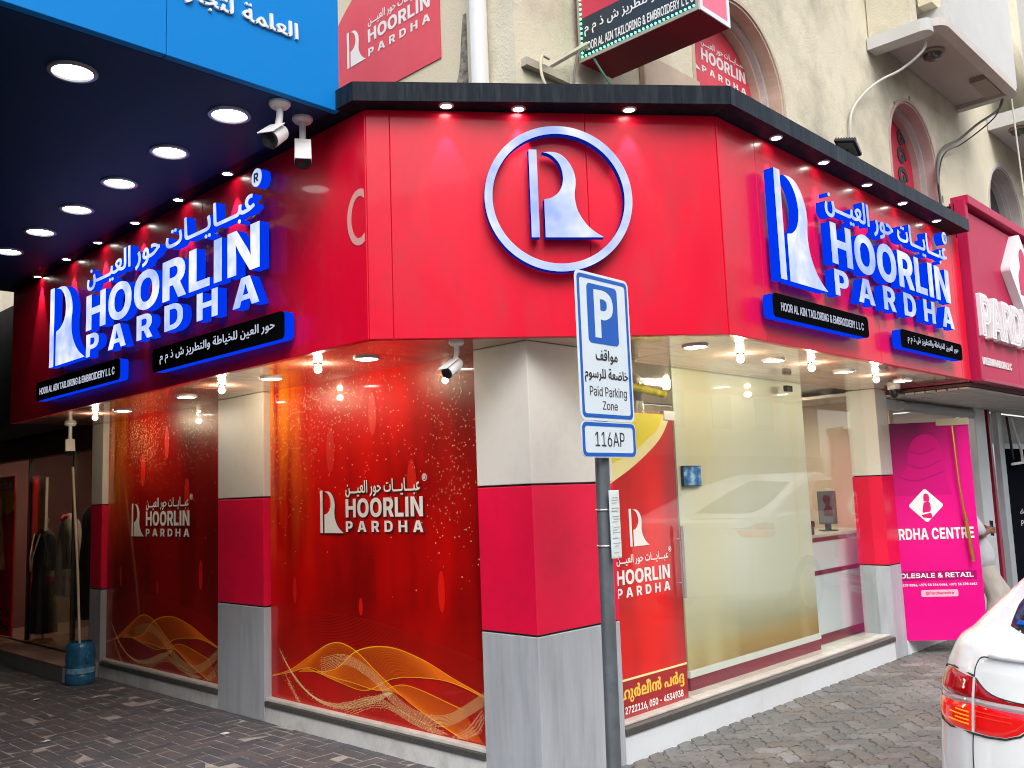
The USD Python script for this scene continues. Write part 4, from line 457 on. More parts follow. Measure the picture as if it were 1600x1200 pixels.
GOLD = mat('gold_print', (0.95, 0.50, 0.01), .4); ORANGE = mat('orange_print', (0.75, 0.13, 0.004), .4); SPARK = mat('sparkle_print', (0.95, 0.60, 0.30), .4)
PALEG = mat('pale_gold_print', (0.80, 0.52, 0.22), .4); BOKEH = mat('bokeh_print', (0.60, 0.006, 0.002), .4); REDLINE = mat('fine_red_print', (0.40, 0.006, 0.002), .4)
def ribbon(frame, pts, wid, z):
    """A printed line: a thin strip along pts (face coordinates)."""
    pts = np.asarray(pts, float); t = np.gradient(pts, axis=0); t /= np.linalg.norm(t, axis=1, keepdims=True)+1e-12; n = np.c_[-t[:, 1], t[:, 0]]*wid/2
    v2 = np.empty((2*len(pts), 2)); v2[0::2] = pts-n; v2[1::2] = pts+n
    v = frame.o+v2[:, :1]*frame.x+v2[:, 1:]*frame.y+z*frame.z
    k = np.arange(len(pts)-1)*2; f = np.vstack([np.c_[k, k+2, k+3], np.c_[k, k+3, k+1]])
    return trimesh.Trimesh(v, f, process=False)
def dots(frame, uv, size, z):
    v, f = [], []
    for i, ((a, b), s) in enumerate(zip(uv, size)):
        for q in range(4):
            th = q*math.pi/2; v.append(frame.at(a+s*math.cos(th), b+s*math.sin(th), z))
        f += [[4*i, 4*i+1, 4*i+2], [4*i, 4*i+2, 4*i+3]]
    return trimesh.Trimesh(np.array(v), np.array(f), process=False)
def interp(c0, c1, n, m=70, pack=1.0):
    def even(c):
        s = spline(c, m*2); d = np.r_[0, np.cumsum(np.linalg.norm(np.diff(s, axis=0), axis=1))]; q = np.linspace(0, d[-1], m)
        return np.c_[np.interp(q, d, s[:, 0]), np.interp(q, d, s[:, 1])]
    A, B = even(c0), even(c1)
    return [A*(1-t)+B*t for t in np.linspace(0, 1, n)**pack]
def clip_run(pts, x0, x1, z0):
    """Longest run of points inside the window."""
    ok = (pts[:, 0] >= x0) & (pts[:, 0] <= x1) & (pts[:, 1] >= z0); runs, cur = [], []
    for i, o in enumerate(ok):
        if o: cur.append(i)
        elif cur: runs.append(cur); cur = []
    if cur: runs.append(cur)
    return [pts[r] for r in runs if len(r) > 2]
def logo_prints(frame, parent, box_e, box_h, box_p, box_a, d, shadow=True, regd=None, face=PRINTW):
    """The shop's mark as flat print: emblem, name in Arabic, two lines in Latin. Boxes are (x0, x1, z0, z1) on the face."""
    bar, cloak = emblem(*box_e); H = fit(latin('HOORLIN'), *box_h); P = fit(latin('PARDHA', .33), *box_p); A = fit(glyph_list('name'), *box_a)
    for nm, polys in (('emblem_print', [bar, cloak]), ('arabic_name_print', A), ('name_print', H), ('subtitle_print', P)):
        g = union_all(polys)
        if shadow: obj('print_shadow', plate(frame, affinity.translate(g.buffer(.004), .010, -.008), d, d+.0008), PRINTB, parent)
        obj(nm, plate(frame, g, d+.0012, d+.0022), face, parent)
    if regd:
        cx, cz, r = regd
        obj('registered_mark', plate(frame, union_all([Point(cx, cz).buffer(r).difference(Point(cx, cz).buffer(r*.78)), *fit(latin('R'), cx-r*.4, cx+r*.4, cz-r*.5, cz+r*.5)]), d+.0012, d+.0022), face, parent)
PX = 3.91                                       # plane of the printed windows
for k, (y0, y1, shade, boxes) in enumerate([
        (4.025, 6.445, 1.0, ((-5.757, -5.470, 1.424, 1.732), (-5.440, -4.594, 1.533, 1.665), (-5.440, -4.594, 1.432, 1.508), (-5.440, -4.62, 1.675, 1.79), (-4.572, 1.785, .024))),
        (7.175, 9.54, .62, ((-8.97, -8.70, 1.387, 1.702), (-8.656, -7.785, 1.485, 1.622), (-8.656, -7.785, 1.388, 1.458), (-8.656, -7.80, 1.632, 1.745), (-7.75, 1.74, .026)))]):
    w_ = thing('printed_window', ['first printed window with orange glitter at its left edge', 'second printed window, darker, nearer the doorway'][k], parent=shop)
    F = Frame((PX, 0, 0), (0, -1, 0)); a0, a1 = -y1, -y0; W = a1-a0
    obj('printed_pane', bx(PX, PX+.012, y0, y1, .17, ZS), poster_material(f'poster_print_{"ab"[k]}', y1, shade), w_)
    be, bh, bp, ba, br = boxes
    logo_prints(F, w_, be, bh, bp, ba, .003, regd=br)
    U = lambda c: [(a0+u*W, .185+(z-.185)*.83) for u, z in c]
    lines_g, lines_o, lines_p, lines_r = [], [], [], []
    a_l, b_l = [(-.05, .34), (.1, .44), (.22, .60), (.34, .745), (.44, .72), (.56, .55), (.72, .34), (1.0, .10)], [(-.05, .33), (.1, .42), (.22, .50), (.32, .46), (.44, .44), (.56, .42), (.68, .50), (.9, .40)]
    a_r, b_r = [(.16, .45), (.34, .52), (.46, .71), (.60, .775), (.74, .72), (.88, .60), (1.05, .47)], [(.2, .50), (.38, .42), (.50, .40), (.62, .53), (.76, .58), (.88, .57), (1.05, .46)]
    run = lambda P: clip_run(P, a0+.01, a1-.01, .185)
    for c0, c1 in ((a_l, b_l), (a_r, b_r)):
        for P in interp(U(c0), U(c1), 46, pack=1.25): lines_o += run(P)
        for P in interp(U(c0), U(c1), 40, pack=3.5)[:13]: lines_g += run(P)
    for P in interp(U(b_l), U(a_l), 40, pack=3.0)[:8]: lines_g += run(P)
    for P in interp(U(b_r), U(a_r), 40, pack=3.0)[:8]: lines_g += run(P)
    for c0, c1, n in (([(.05, .62), (.12, .44), (.22, .28), (.34, .24), (.5, .34), (.6, .42)], [(.08, .52), (.16, .34), (.28, .22), (.40, .22), (.52, .30), (.62, .42)], 8), ([(.28, .60), (.40, .66), (.52, .58), (.62, .42), (.72, .32), (.84, .34), (.99, .56)], [(.28, .46), (.40, .58), (.52, .50), (.62, .34), (.72, .25), (.84, .26), (.98, .46)], 9), ([(.36, .20), (.48, .33), (.56, .36), (.68, .28), (.84, .20)], [(.44, .19), (.52, .27), (.6, .29), (.7, .22), (.8, .18)], 6), ([(.86, .19), (.92, .28), (.97, .42)], [(.90, .19), (.95, .26), (.98, .36)], 4), ([(.08, .42), (.12, .28), (.16, .18)], [(.10, .36), (.14, .25), (.17, .18)], 3)):
        for P in interp(U(c0), U(c1), n): lines_p += clip_run(P, a0+.01, a1-.01, .185)
    for P in interp(U([(-.05, .62), (.2, .95), (.45, .98), (.7, .90), (1.05, .72)]), U([(-.05, .40), (.2, .60), (.45, .70), (.7, .66), (1.05, .50)]), 26): lines_r += clip_run(P, a0+.01, a1-.01, .185)
    obj('wave_print', cat(*[ribbon(F, P, .0022, .0030+q*4e-6) for q, P in enumerate(lines_r)]), REDLINE, w_)
    obj('wave_print', cat(*[ribbon(F, P, .0018, .0034+q*4e-6) for q, P in enumerate(lines_o)]), ORANGE, w_)
    obj('wave_print', cat(*[ribbon(F, P, .0026, .0038+q*4e-6) for q, P in enumerate(lines_g)]), GOLD, w_)
    obj('wave_print', cat(*[ribbon(F, P, .0019, .0042+q*4e-6) for q, P in enumerate(lines_p)]), PALEG, w_)
    bk = [((.09, 1.55), .03, .12), ((.14, 1.0), .024, .10), ((.72, 1.72), .05, .19), ((.83, 1.06), .032, .13), ((.34, 2.02), .05, .16), ((.55, 2.25), .045, .15), ((.48, .92), .022, .06)]
    for (u, z), rx, rz in bk: obj('bokeh_print', plate(F, affinity.scale(Point(a0+u*W, z).buffer(1, quad_segs=10), rx, rz), .0022, .0026), BOKEH, w_)
    uv, sz = [], []
    cc = [((.10, 2.30), .13, .34, 700), ((.36, 2.42), .16, .14, 420), ((.90, 2.0), .09, .42, 380), ((.45, 2.1), .35, .35, 260)] if k == 0 else [((.34, 2.32), .10, .20, 900), ((.20, 2.35), .16, .12, 360), ((.82, 2.30), .12, .16, 320), ((.5, 2.0), .35, .4, 240)]
    for (u, z), su, sz_, n in cc:
        for _ in range(n):
            p = (a0+(u+rng.normal(0, su))*W, z+rng.normal(0, sz_))
            if a0+.02 < p[0] < a1-.02 and .9 < p[1] < ZS-.02: uv.append(p); sz.append(rng.uniform(.0019, .0061))
    for P in lines_p:
        for q in P[::2]:
            for _ in range(2): uv.append((min(max(q[0]+rng.normal(0, .012), a0+.01), a1-.01), max(.185, q[1]+rng.normal(0, .012)))); sz.append(rng.uniform(.001, .0032))
    obj('sparkle_print', dots(F, uv, sz, .0046), SPARK, w_)
    obj('window_backing', bx(PX+.013, PX+.05, y0, y1, .17, ZS), DARK, w_)

# ---------------------------------------------------------------- street windows
YG = 3.70
sw = thing('street_window', 'tall clear shop window on the street side', parent=shop)
obj('glass_pane', bx(5.49, 7.265, YG, YG+.010, .223, ZS), GLASS, sw)
obj('glass_pane', bx(7.275, 8.752, YG, YG+.010, .223, ZS), GLASS, sw)
obj('glass_clip', cat(bx(7.22, 7.32, YG-.012, YG+.022, 2.44, 2.49)), BLACKPL, sw)
obj('transom_pane', bx(4.605, 5.48, YG, YG+.010, 2.19, ZS), GLASS, sw)
# the red door, covered by a print
door = thing('glass_door', 'glass door covered by a red and yellow print', parent=shop)
DF = Frame((0, YG-.012, 0), (1, 0, 0))
DR = usdkit.material(stage, '/World/Looks/door_print', {'g': ('geometry', {}), 's': ('separate_xyz', {}), 'n': ('noise_texture', {'scale': 1.6, 'detail': 2.0}), 'm': ('mapping', {'scale': (1.5, 1, .5)}),
    'r': ('rgb_ramp', {'ramp': [(.3, (.36, .004, .004)), (.6, (.70, .006, .003))]}), 'e': ('map_range', {'from_min': 5.22, 'from_max': 5.5, 'to_min': 0, 'to_max': .62, 'clamp': True}), 'mx': ('mix', {'color2': (.12, .03, .035)}), 'p': ('principled_bsdf', {'roughness': .3, 'coat_weight': 1.0, 'coat_roughness': 0.0})},
    [('g.position', 's.vector'), ('g.position', 'm.vector'), ('m.vector', 'n.vector'), ('n.fac', 'r.fac'), ('r.color', 'mx.color1'), ('s.x', 'e.value'), ('e.result', 'mx.fac'), ('mx.color', 'p.base_color')], surface='p.BSDF')
obj('door_leaf', bx(4.61, 5.475, YG-.012, YG, .19, 2.175), DR, door)
YEL = mat('yellow_print', (0.72, 0.66, 0.03), .35, coat=1.0, coat_rough=0.0); YELP = mat('pale_yellow_print', (0.80, 0.76, 0.36), .35, coat=1.0, coat_rough=0.0)
sw_c = curve([(5.44, 2.172), (5.38, 2.08), (5.29, 1.99), (5.15, 1.90), (4.96, 1.80), (4.75, 1.71), (4.612, 1.655)])
obj('yellow_swoosh', plate(DF, Polygon([(4.612, 2.172)]+sw_c), .001, .002), YELP, door)
sw_d = curve([(5.36, 2.172), (5.28, 2.07), (5.16, 2.0), (4.98, 1.90), (4.75, 1.83), (4.612, 1.79)])
obj('yellow_swoosh', plate(DF, Polygon([(4.612, 2.172)]+sw_d), .0025, .0035), YEL, door)
logo_prints(DF, door, (4.90, 5.115, 1.284, 1.53), (4.735, 5.331, 1.046, 1.140), (4.735, 5.327, .965, 1.027), (4.745, 5.32, 1.165, 1.235), .001, shadow=False, regd=(5.345, 1.24, .018))
obj('yellow_band', cat(plate(DF, sbox(4.612, .449, 5.474, .462), .001, .002), plate(DF, sbox(4.612, .192, 5.42, .212), .001, .002)), YELP, door)
obj('maroon_band', plate(DF, sbox(4.612, .213, 5.474, .448), .0006, .0012), mat('maroon_print', (.30, .006, .010), .35, coat=1.0, coat_rough=0), door)
obj('malayalam_print', plate(DF, union_all(fit(glyph_list('malayalam'), 4.70, 5.430, .312, .425)), .002, .003), mat('amber_print', (.85, .55, .08), .4), door)
def words(frame, text, x0, x1, z0, z1, d, m, parent, name='lettering_print', bold=True, depth=.001):
    t = meshkit.text_mesh(text, 1.0, depth, bold); b = t.bounds
    s = np.diag([(x1-x0)/(b[1][0]-b[0][0]), (z1-z0)/(b[1][1]-b[0][1]), 1, 1]); t.apply_translation((-b[0][0], -b[0][1], 0)); t.apply_transform(s); t.apply_translation((x0, z0, d))
    return obj(name, frame.put(t), m, parent)
words(DF, '06 - 2722116, 050 - 4534938', 4.63, 5.41, .238, .292, .002, PRINTW, door)
obj('patch_fitting', bx(5.36, 5.50, YG-.02, YG+.02, 2.13, 2.20, .004), ALU, door)
obj('patch_fitting', bx(5.36, 5.50, YG-.02, YG+.02, .178, .225, .004), STEEL, door)
obj('pull_handle', cat(tube([(5.445, YG-.055, .90), (5.445, YG-.055, 1.39)], .011), tube([(5.445, YG-.055, 1.0), (5.445, YG-.01, 1.0)], .007), tube([(5.445, YG-.055, 1.3), (5.445, YG-.01, 1.3)], .007)), STEEL, door)

# ---------------------------------------------------------------- things inside the shop window
N = {'g': ('geometry', {}), 's': ('separate_xyz', {}), 'mr': ('map_range', {'from_min': .35, 'from_max': 2.4, 'to_min': 0, 'to_max': 1, 'clamp': True}),
     'r': ('rgb_ramp', {'ramp': [(0, (.30, .17, .05)), (.05, (.40, .26, .09)), (.12, (.44, .40, .27)), (.22, (.60, .60, .50)), (.6, (.72, .73, .65)), (1, (.72, .76, .70))]}),
     'w': ('noise_texture', {'scale': 1.5, 'detail': 1.0}), 'm': ('mapping', {'scale': (1.6, 1, .16)}), 'wr': ('map_range', {'from_min': .45, 'from_max': .68, 'to_min': 0, 'to_max': .5, 'clamp': True}), 'mx': ('mix', {'color2': (.70, .62, .36)}), 'p': ('principled_bsdf', {'roughness': .42})}
SCREEN = usdkit.material(stage, '/World/Looks/gold_screen_print', N, [('g.position', 's.vector'), ('s.z', 'mr.value'), ('mr.result', 'r.fac'), ('g.position', 'm.vector'), ('m.vector', 'w.vector'), ('w.fac', 'wr.value'), ('wr.result', 'mx.fac'), ('r.color', 'mx.color1'), ('mx.color', 'p.base_color')], surface='p.BSDF')
scr = thing('display_screen', 'pale gold screen standing behind the clear street window', 'screen')
obj('screen_panel', bx(5.66, 7.70, 3.80, 3.815, .36, 2.60), SCREEN, scr)
obj('white_strip', bx(5.66, 7.705, 3.785, 3.82, .310, .358, .002), WHITEPL, scr)
obj('base_board', bx(5.66, 7.70, 3.79, 3.82, .17, .309, .002), mat('maroon_board', (.20, .006, .03), .3), scr)
cnt = thing('shop_counter', 'white counter with maroon stripes inside the window by the end pillar', 'counter')
YC = 4.02; MAR = mat('maroon_board', (.20, .006, .03), .3); CW = mat('counter_white', (.66, .70, .76), .25)
obj('front_panel', bx(8.12, 9.75, YC, YC+.02, .26, .80, .002), CW, cnt); obj('front_panel', bx(8.12, 9.75, YC, YC+.02, .842, 1.105, .002), CW, cnt)
obj('stripe', bx(8.12, 9.75, YC-.004, YC+.02, .801, .841), MAR, cnt); obj('stripe', bx(8.12, 9.75, YC-.004, YC+.02, 1.106, 1.145), MAR, cnt)
obj('kick_board', bx(8.12, 9.75, YC+.01, YC+.03, .17, .259), MAR, cnt); obj('counter_top', bx(8.10, 9.77, YC-.02, YC+.55, 1.146, 1.172, .004), MARBLE, cnt)
obj('body', bx(8.14, 9.73, YC+.021, YC+.5, .17, 1.145), CW, cnt)
tab = thing('counter_screen', 'dark tablet screen on a stand at the right end of the counter', 'screen')
TF = Frame((8.93, 4.22, 1.30), (.62, -.78, 0))
obj('display', TF.put(bx(-.09, .09, -.06, .27, -.012, .012, .004)), mat('screen_grey', (.11, .11, .125), .15), tab)
obj('display_mark', cat(plate(TF, Polygon(curve([(-.035, .02), (.04, .02), (.045, .10), (.02, .13), (.035, .20), (-.01, .235), (-.04, .20), (-.02, .12), (-.04, .08), (-.035, .02)])), .0125, .0135)), mat('screen_mark', (.10, .01, .03), .3), tab)
obj('stand', cat(TF.put(bx(-.03, .03, -.12, -.04, -.03, -.014)), TF.put(bx(-.08, .08, -.128, -.118, -.10, .06))), BLACKPL, tab)
cm = thing('card_machine', 'small dark card machine at the left end of the counter', 'card machine')
obj('body', bx(8.19, 8.27, 4.05, 4.12, 1.172, 1.24, .006), mat('plum_plastic', (.035, .01, .02), .35), cm); obj('head', bx(8.15, 8.27, 4.04, 4.10, 1.24, 1.30, .008), BLACKPL, cm)
pic = thing('small_picture', 'small blue picture on the screen behind the clear window', 'picture')
BLUEPIC = usdkit.material(stage, '/World/Looks/blue_picture', {'g': ('geometry', {}), 'n': ('noise_texture', {'scale': 14.0, 'detail': 4.0}), 'r': ('rgb_ramp', {'ramp': [(.3, (.005, .02, .05)), (.5, (.03, .16, .45)), (.68, (.35, .55, .75))]}), 'p': ('principled_bsdf', {'roughness': .3, 'emission_strength': .12})}, [('g.position', 'n.vector'), ('n.fac', 'r.fac'), ('r.color', 'p.base_color'), ('r.color', 'p.emission_color')], surface='p.BSDF')  # picture surface also gives off a faint glow of its own
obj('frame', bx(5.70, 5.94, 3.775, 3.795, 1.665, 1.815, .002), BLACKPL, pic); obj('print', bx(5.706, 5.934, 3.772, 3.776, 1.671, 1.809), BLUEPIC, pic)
def gown(name, label, cx, cy, z0, z1, wid, dep, m, seed=1, prof=None, axis=1):
    """A hanging or worn gown: rings from hem to shoulder with folds; prof: (height, width) fractions. The wide side lies along y (axis 1) or x (axis 0)."""
    prof = prof or [(0, 1), (.45, .80), (.70, .68), (.86, .74), (.93, .72), (.97, .50), (1, .16)]
    V, F_, n = [], [], 44; r_ = np.random.default_rng(seed); ph = r_.uniform(0, 6, 4)
    lv = np.r_[np.linspace(0, .84, 14), .88, .91, .94, .96, .98, 1.0]
    pt, pw = zip(*prof)
    for t in lv:
        w_ = wid*np.interp(t, pt, pw); d_ = dep*(.75+.25*(1-t)) if t < .9 else dep*max(.3, .75-(t-.9)*4)
        for j in range(n):
            a = 2*math.pi*j/n; fold = 1+.13*(1-t)**1.2*math.sin(7*a+ph[0])+.06*(1-t*.7)*math.sin(13*a+ph[1]+4*t)+.03*math.sin(4*a+9*t+ph[2])
            p, q = w_*.5*fold*math.cos(a), d_*.5*fold*math.sin(a)
            V.append((cx+(q if axis else p), cy+(p if axis else q), z0+(z1-z0)*t))
    for i in range(len(lv)-1):
        for j in range(n):
            p, q = i*n+j, i*n+(j+1) % n; F_ += [[p, q, q+n], [p, q+n, p+n]]
    c = len(V); V.append((cx, cy, z1+.01))
    for j in range(n): F_.append([(len(lv)-1)*n+j, (len(lv)-1)*n+(j+1) % n, c])
    g_ = trimesh.Trimesh(np.array(V), np.array(F_), process=False)
    if axis: g_.invert()
    return g_
g1 = thing('black_gown', 'long black gown hanging just inside the red door edge', 'gown')
obj('dress', gown('', '', 5.555, 3.86, .25, 1.80, .16, .16, mat('black_cloth', (.01, .01, .011), .8), seed=3), mat('black_cloth', (.01, .01, .011), .8), g1, smooth=True)
obj('sleeve', tube(spline([(5.56, 3.86, 1.72), (5.54, 3.80, 1.45), (5.535, 3.78, 1.15)]), .035), mat('tan_cloth', (.35, .20, .08), .8, var=.4, vscale=20), g1, smooth=True)
CLEAR = mat('clear_wrap', (.60, .58, .52), .20, var=.45, vscale=7, stretch=(3, 1, .6), coat=.5)
for k, (cx, lab) in enumerate(((4.74, 'leftmost plastic wrapped garment above the red door'), (4.95, 'middle plastic wrapped garment above the red door'), (5.17, 'third plastic wrapped garment above the red door'), (5.38, 'rightmost plastic wrapped garment above the red door'))):
    g = thing('wrapped_garment', lab, 'garment', 'wrapped garments above the red door')
    obj('wrap', gown('', '', cx, 3.95, 1.9, 2.50, .20, .14, CLEAR, seed=10+k), CLEAR, g, smooth=True); obj('hanger', tube([(cx, 3.95, 2.50), (cx, 3.95, 2.58)], .004), STEEL, g)
rb = thing('yellow_roll', 'yellow and green cloth roll hung above the red door', 'cloth roll')
obj('roll', tube(spline([(4.75, 3.80, 2.385), (5.1, 3.79, 2.37), (5.52, 3.78, 2.335)]), [.03]*len(spline([(0, 0, 0), (1, 0, 0), (2, 0, 0)]))), mat('yellow_cloth', (.55, .50, .04), .6, var=.5, vscale=9), rb, smooth=True)

# ---------------------------------------------------------------- illuminated letter signs
def glow_part(name, frame, poly, d0, d1, parent, label=None):
    """A channel letter: lit face on a blue-lit body."""
    body = plate(frame, poly, d0, d1-.004)
    p = obj(name, body, LETTERS, parent, label)
    obj('face', plate(frame, poly.buffer(-.001), d1-.004, d1), LETTERF, p)
def letter_sign(frame, label, boxes, d0=.03, d1=.10, regd=None):
    s = thing('letter_sign', label, 'sign')
    be, bh, bp, ba = boxes
    bar, cloak = emblem(*be); glow_part('emblem_bar', frame, bar, d0, d1, s); glow_part('emblem_cloak', frame, cloak, d0, d1, s)
    for p in fit(glyph_list('name'), *ba): glow_part('arabic_letter', frame, p, d0, d1, s)
    for p in fit(latin('HOORLIN'), *bh): glow_part('letter', frame, p, d0, d1, s)
    for p in fit(latin('PARDHA', .36), *bp): glow_part('letter', frame, p, d0, d1, s)
    if regd:
        c = Point(regd[0], regd[1]).buffer(regd[2]); r_ = union_all(fit(latin('R'), regd[0]-regd[2]*.45, regd[0]+regd[2]*.45, regd[1]-regd[2]*.5, regd[1]+regd[2]*.5))
        glow_part('registered_mark', frame, c, d0, d1, s); obj('registered_letter', plate(frame, r_, d1+.001, d1+.003), SIGNB, s)
letter_sign(F_LEFT, 'blue lit letter sign HOORLIN PARDHA on the alley side fascia under the blue ceiling', ((-8.575, -7.776, 2.925, 3.640), (-7.755, -5.013, 3.130, 3.432), (-7.745, -5.02, 2.910, 3.100), (-7.75, -5.07, 3.465, 3.690)), regd=(-5.045, 3.72, .06))
letter_sign(F_RIGHT, 'blue lit letter sign HOORLIN PARDHA on the street side fascia', ((5.195, 5.845, 2.922, 3.640), (5.955, 8.245, 3.142, 3.438), (5.965, 8.28, 2.922, 3.105), (5.90, 8.25, 3.468, 3.690)), regd=(8.235, 3.725, .055))
def name_plate(frame, label, box_, key, text=None):
    s = thing('name_plate', label, 'sign'); x0, x1, z0, z1 = box_; h = z1-z0
    P = rounded(x1-x0, h, .035, (x0+x1)/2, (z0+z1)/2)
    b = obj('box', plate(frame, P, .03, .095), LETTERS, s); obj('front', plate(frame, P, .095, .102), PLATEB, s)
    if text: 
        t = words(frame, text, x0+.09, x1-.09, z0+h*.30, z0+h*.66, .1025, PLATEW, s, 'lettering')
    else: obj('lettering', plate(frame, union_all(fit(glyph_list(key), x0+.12, x1-.10, z0+h*.26, z0+h*.80)), .1025, .1035), PLATEW, s)
TR = 'HOOR AL AIN TAILORING & EMBROIDERY L L C'
name_plate(F_LEFT, 'long black name plate in Latin letters under the alley side letter sign', (-8.87, -7.075, 2.655, 2.822), None, TR)
name_plate(F_LEFT, 'long black name plate in Arabic letters under the alley side letter sign', (-6.50, -4.735, 2.635, 2.806), 'trade')
name_plate(F_RIGHT, 'black name plate in Latin letters under the street side letter sign', (5.065, 6.45, 2.668, 2.818), None, TR)
name_plate(F_RIGHT, 'black name plate in Arabic letters at the right end of the street side fascia', (7.05, 8.40, 2.660, 2.802), 'trade')
em = thing('round_emblem_sign', 'round lit emblem sign with a ring on the middle corner fascia', 'sign')
ring = Point(1.093, 3.325).buffer(.430, quad_segs=24).difference(Point(1.093, 3.325).buffer(.383, quad_segs=24))
bar, cloak = emblem(.925, 1.345, 3.094, 3.612)
DB = glow('letter_side_dim', (0.004, 0.02, 0.42), .28)
for nm, p in (('ring', ring), ('emblem_bar', bar), ('emblem_cloak', cloak)):
    q = obj(nm, plate(F_CORNER, p, .03, .078), DB, em); obj('face', plate(F_CORNER, p.buffer(-.001), .078, .082), LETTERF, q)
cmk = thing('painted_letter', 'faded round white letter at the corner end of the alley side fascia', 'sign')
cc = affinity.scale(Point(-4.10, 3.25).buffer(1, quad_segs=12), .115, .165)
obj('mark', plate(F_LEFT, cc.difference(affinity.scale(cc, .68, .74)).intersection(sbox(-4.3, 3, -4.055, 3.5)), .001, .003), mat('faded_white_paint', (.62, .30, .28), .4), cmk)

# ---------------------------------------------------------------- lamps
def round_lamp(r, label, group, at, emit, trim, depth=.012):
    t = thing('ceiling_lamp', label, 'lamp', group, at=at)
    obj('trim', lathe([(r*.80, -.002), (r*.84, -depth), (r, -depth*.8), (r*1.02, 0), (r*.80, 0)]), trim, t, smooth=30)
    obj('diffuser', lathe([(0.0005, -.006), (r*.5, -.0055), (r*.80, -.002), (r*.8, 0), (.0005, 0)]), emit, t); return t
ordw = ['nearest', 'second nearest', 'third nearest', 'fourth nearest', 'fifth nearest', 'sixth nearest', 'seventh nearest']
G1 = 'round lamps in the navy alley ceiling'
l0 = round_lamp(.118, 'large round lamp alone in the navy ceiling, out towards the alley', G1, (1.68, 4.62, FZ-.005), LAMPW, TRIMG)
for k in range(7):
    copy_of(l0, (2.53, 4.586+.744*k, FZ-.005), f'round lamp in the navy ceiling, {ordw[k]} of the row along the red fascia', group=G1)
G2 = 'round lamps in the soffit over the shop windows'
spots = [((3.48, 4.60), 'round soffit lamp over the near red window, by the corner camera'), ((3.47, 5.70), 'round soffit lamp over the near red window, by the middle pillar'), ((3.48, 7.0), 'round soffit lamp over the darker red window, by the middle pillar'), ((3.50, 8.25), 'round soffit lamp over the darker red window, by the doorway'),
         ((4.92, 3.11), 'round soffit lamp over the street window, nearest the parking sign'), ((5.98, 3.14), 'round soffit lamp over the middle of the street window'), ((7.13, 3.14), 'round soffit lamp over the street window by the counter'), ((8.3, 3.12), 'round soffit lamp above the end pillar')]
l1 = round_lamp(.085, spots[0][1], G2, (*spots[0][0], ZS), LAMPS, TRIMW)
for p, lab in spots[1:]: copy_of(l1, (*p, ZS), lab, group=G2)
G3 = 'bare bulbs hung under the soffit'
def bulb_thing(at, label, first=None):
    if first is None:
        t = thing('hanging_bulb', label, 'lamp', G3, at=at)
        obj('holder', lathe([(.0005, 0), (.030, 0), (.030, -.008), (.016, -.012), (.015, -.020), (.0005, -.020)]), BLACKPL, t, smooth=30)
        obj('bulb', lathe([(.0005, -.018), (.014, -.020), (.022, -.030), (.024, -.042), (.019, -.054), (.009, -.061), (.0005, -.063)]), BULB, t, smooth=True); return t
    return copy_of(first, at, label, group=G3)
bl = [((3.36, 4.96), 'bare warm bulb over the near red window'), ((3.38, 6.24), 'bare warm bulb in front of the middle pillar'), ((3.40, 8.62), 'bare warm bulb in front of the last pillar by the doorway'), ((5.48, 3.12), 'bare bulb over the left pane of the street window'), ((6.40, 3.06), 'bare bulb over the right pane of the street window'), ((7.66, 3.10), 'bare bulb in front of the end pillar')]
b0 = None
for p, lab in bl:
    r_ = bulb_thing((*p, ZS), lab, b0); b0 = b0 or r_
G4 = 'small spotlights under the black cornice'
cs = [(3.39, 3.694), (3.733, 3.451), (4.232, 3.028), (5.312, 2.662), (5.99, 2.662), (6.713, 2.662), (7.40, 2.662), (8.15, 2.66)]
cl = [(3.0, 5.466), (3.0, 6.174), (3.0, 6.90), (3.0, 7.615), (3.0, 8.30), (3.03, 9.09)]
nm_c = ['left', 'middle', 'right']; nm_s = ['above the right emblem', 'between the right emblem and the letters', 'above the letter O', 'above the letter L', 'at the right end']
labs = [f'small lit spotlight over the corner fascia, {k} of three' for k in nm_c]+[f'small lit spotlight over the street letters, {k}' for k in nm_s]+[f'small lit spotlight over the alley side sign, {k} of six' for k in ('nearest', 'second nearest', 'third nearest', 'fourth nearest', 'fifth nearest', 'farthest')]
s0 = None
SPOT_POWER = 4.0
for k, (p, lab) in enumerate(zip(cs+cl, labs)):
    at = (*p, FZ+.003)
    if s0 is None:
        s0 = thing('spotlight', lab, 'lamp', G4, at=at)
        obj('trim', lathe([(.030, -.001), (.032, -.008), (.043, -.006), (.044, 0), (.030, 0)]), TRIMW, s0, smooth=30)
        obj('lens', lathe([(.0005, -.004), (.030, -.002), (.030, 0), (.0005, 0)]), glow('spot_lens', (1, .93, .85), 14.0), s0)
    else: copy_of(s0, at, lab, group=G4)
    q = UsdLux.SphereLight.Define(stage, f'/World/spot_beam_{k:02d}')
    n_ = np.array([*CN, 0]) if k < 3 else (np.array([0, -1, 0]) if k < 8 else np.array([-1.0, 0, 0]))
    base = np.array(at)+np.array([0, 0, -.035]); aim = np.array([-n_[0]*.10, -n_[1]*.10, -1.0]); zz = -aim/np.linalg.norm(aim); xx = np.cross([0, 1, 0.1], zz); xx /= np.linalg.norm(xx); yy = np.cross(zz, xx)
    q.AddTransformOp().Set(Gf.Matrix4d(*xx, 0, *yy, 0, *zz, 0, *base, 1))
    q.CreateRadiusAttr(.012); q.CreateNormalizeAttr(True); q.CreateIntensityAttr(SPOT_POWER*(1.0 if k >= 3 else .8)); q.CreateColorAttr((1, .90, .82))
    sh = UsdLux.ShapingAPI.Apply(q.GetPrim()); sh.CreateShapingConeAngleAttr(24.0); sh.CreateShapingConeSoftnessAttr(.6)

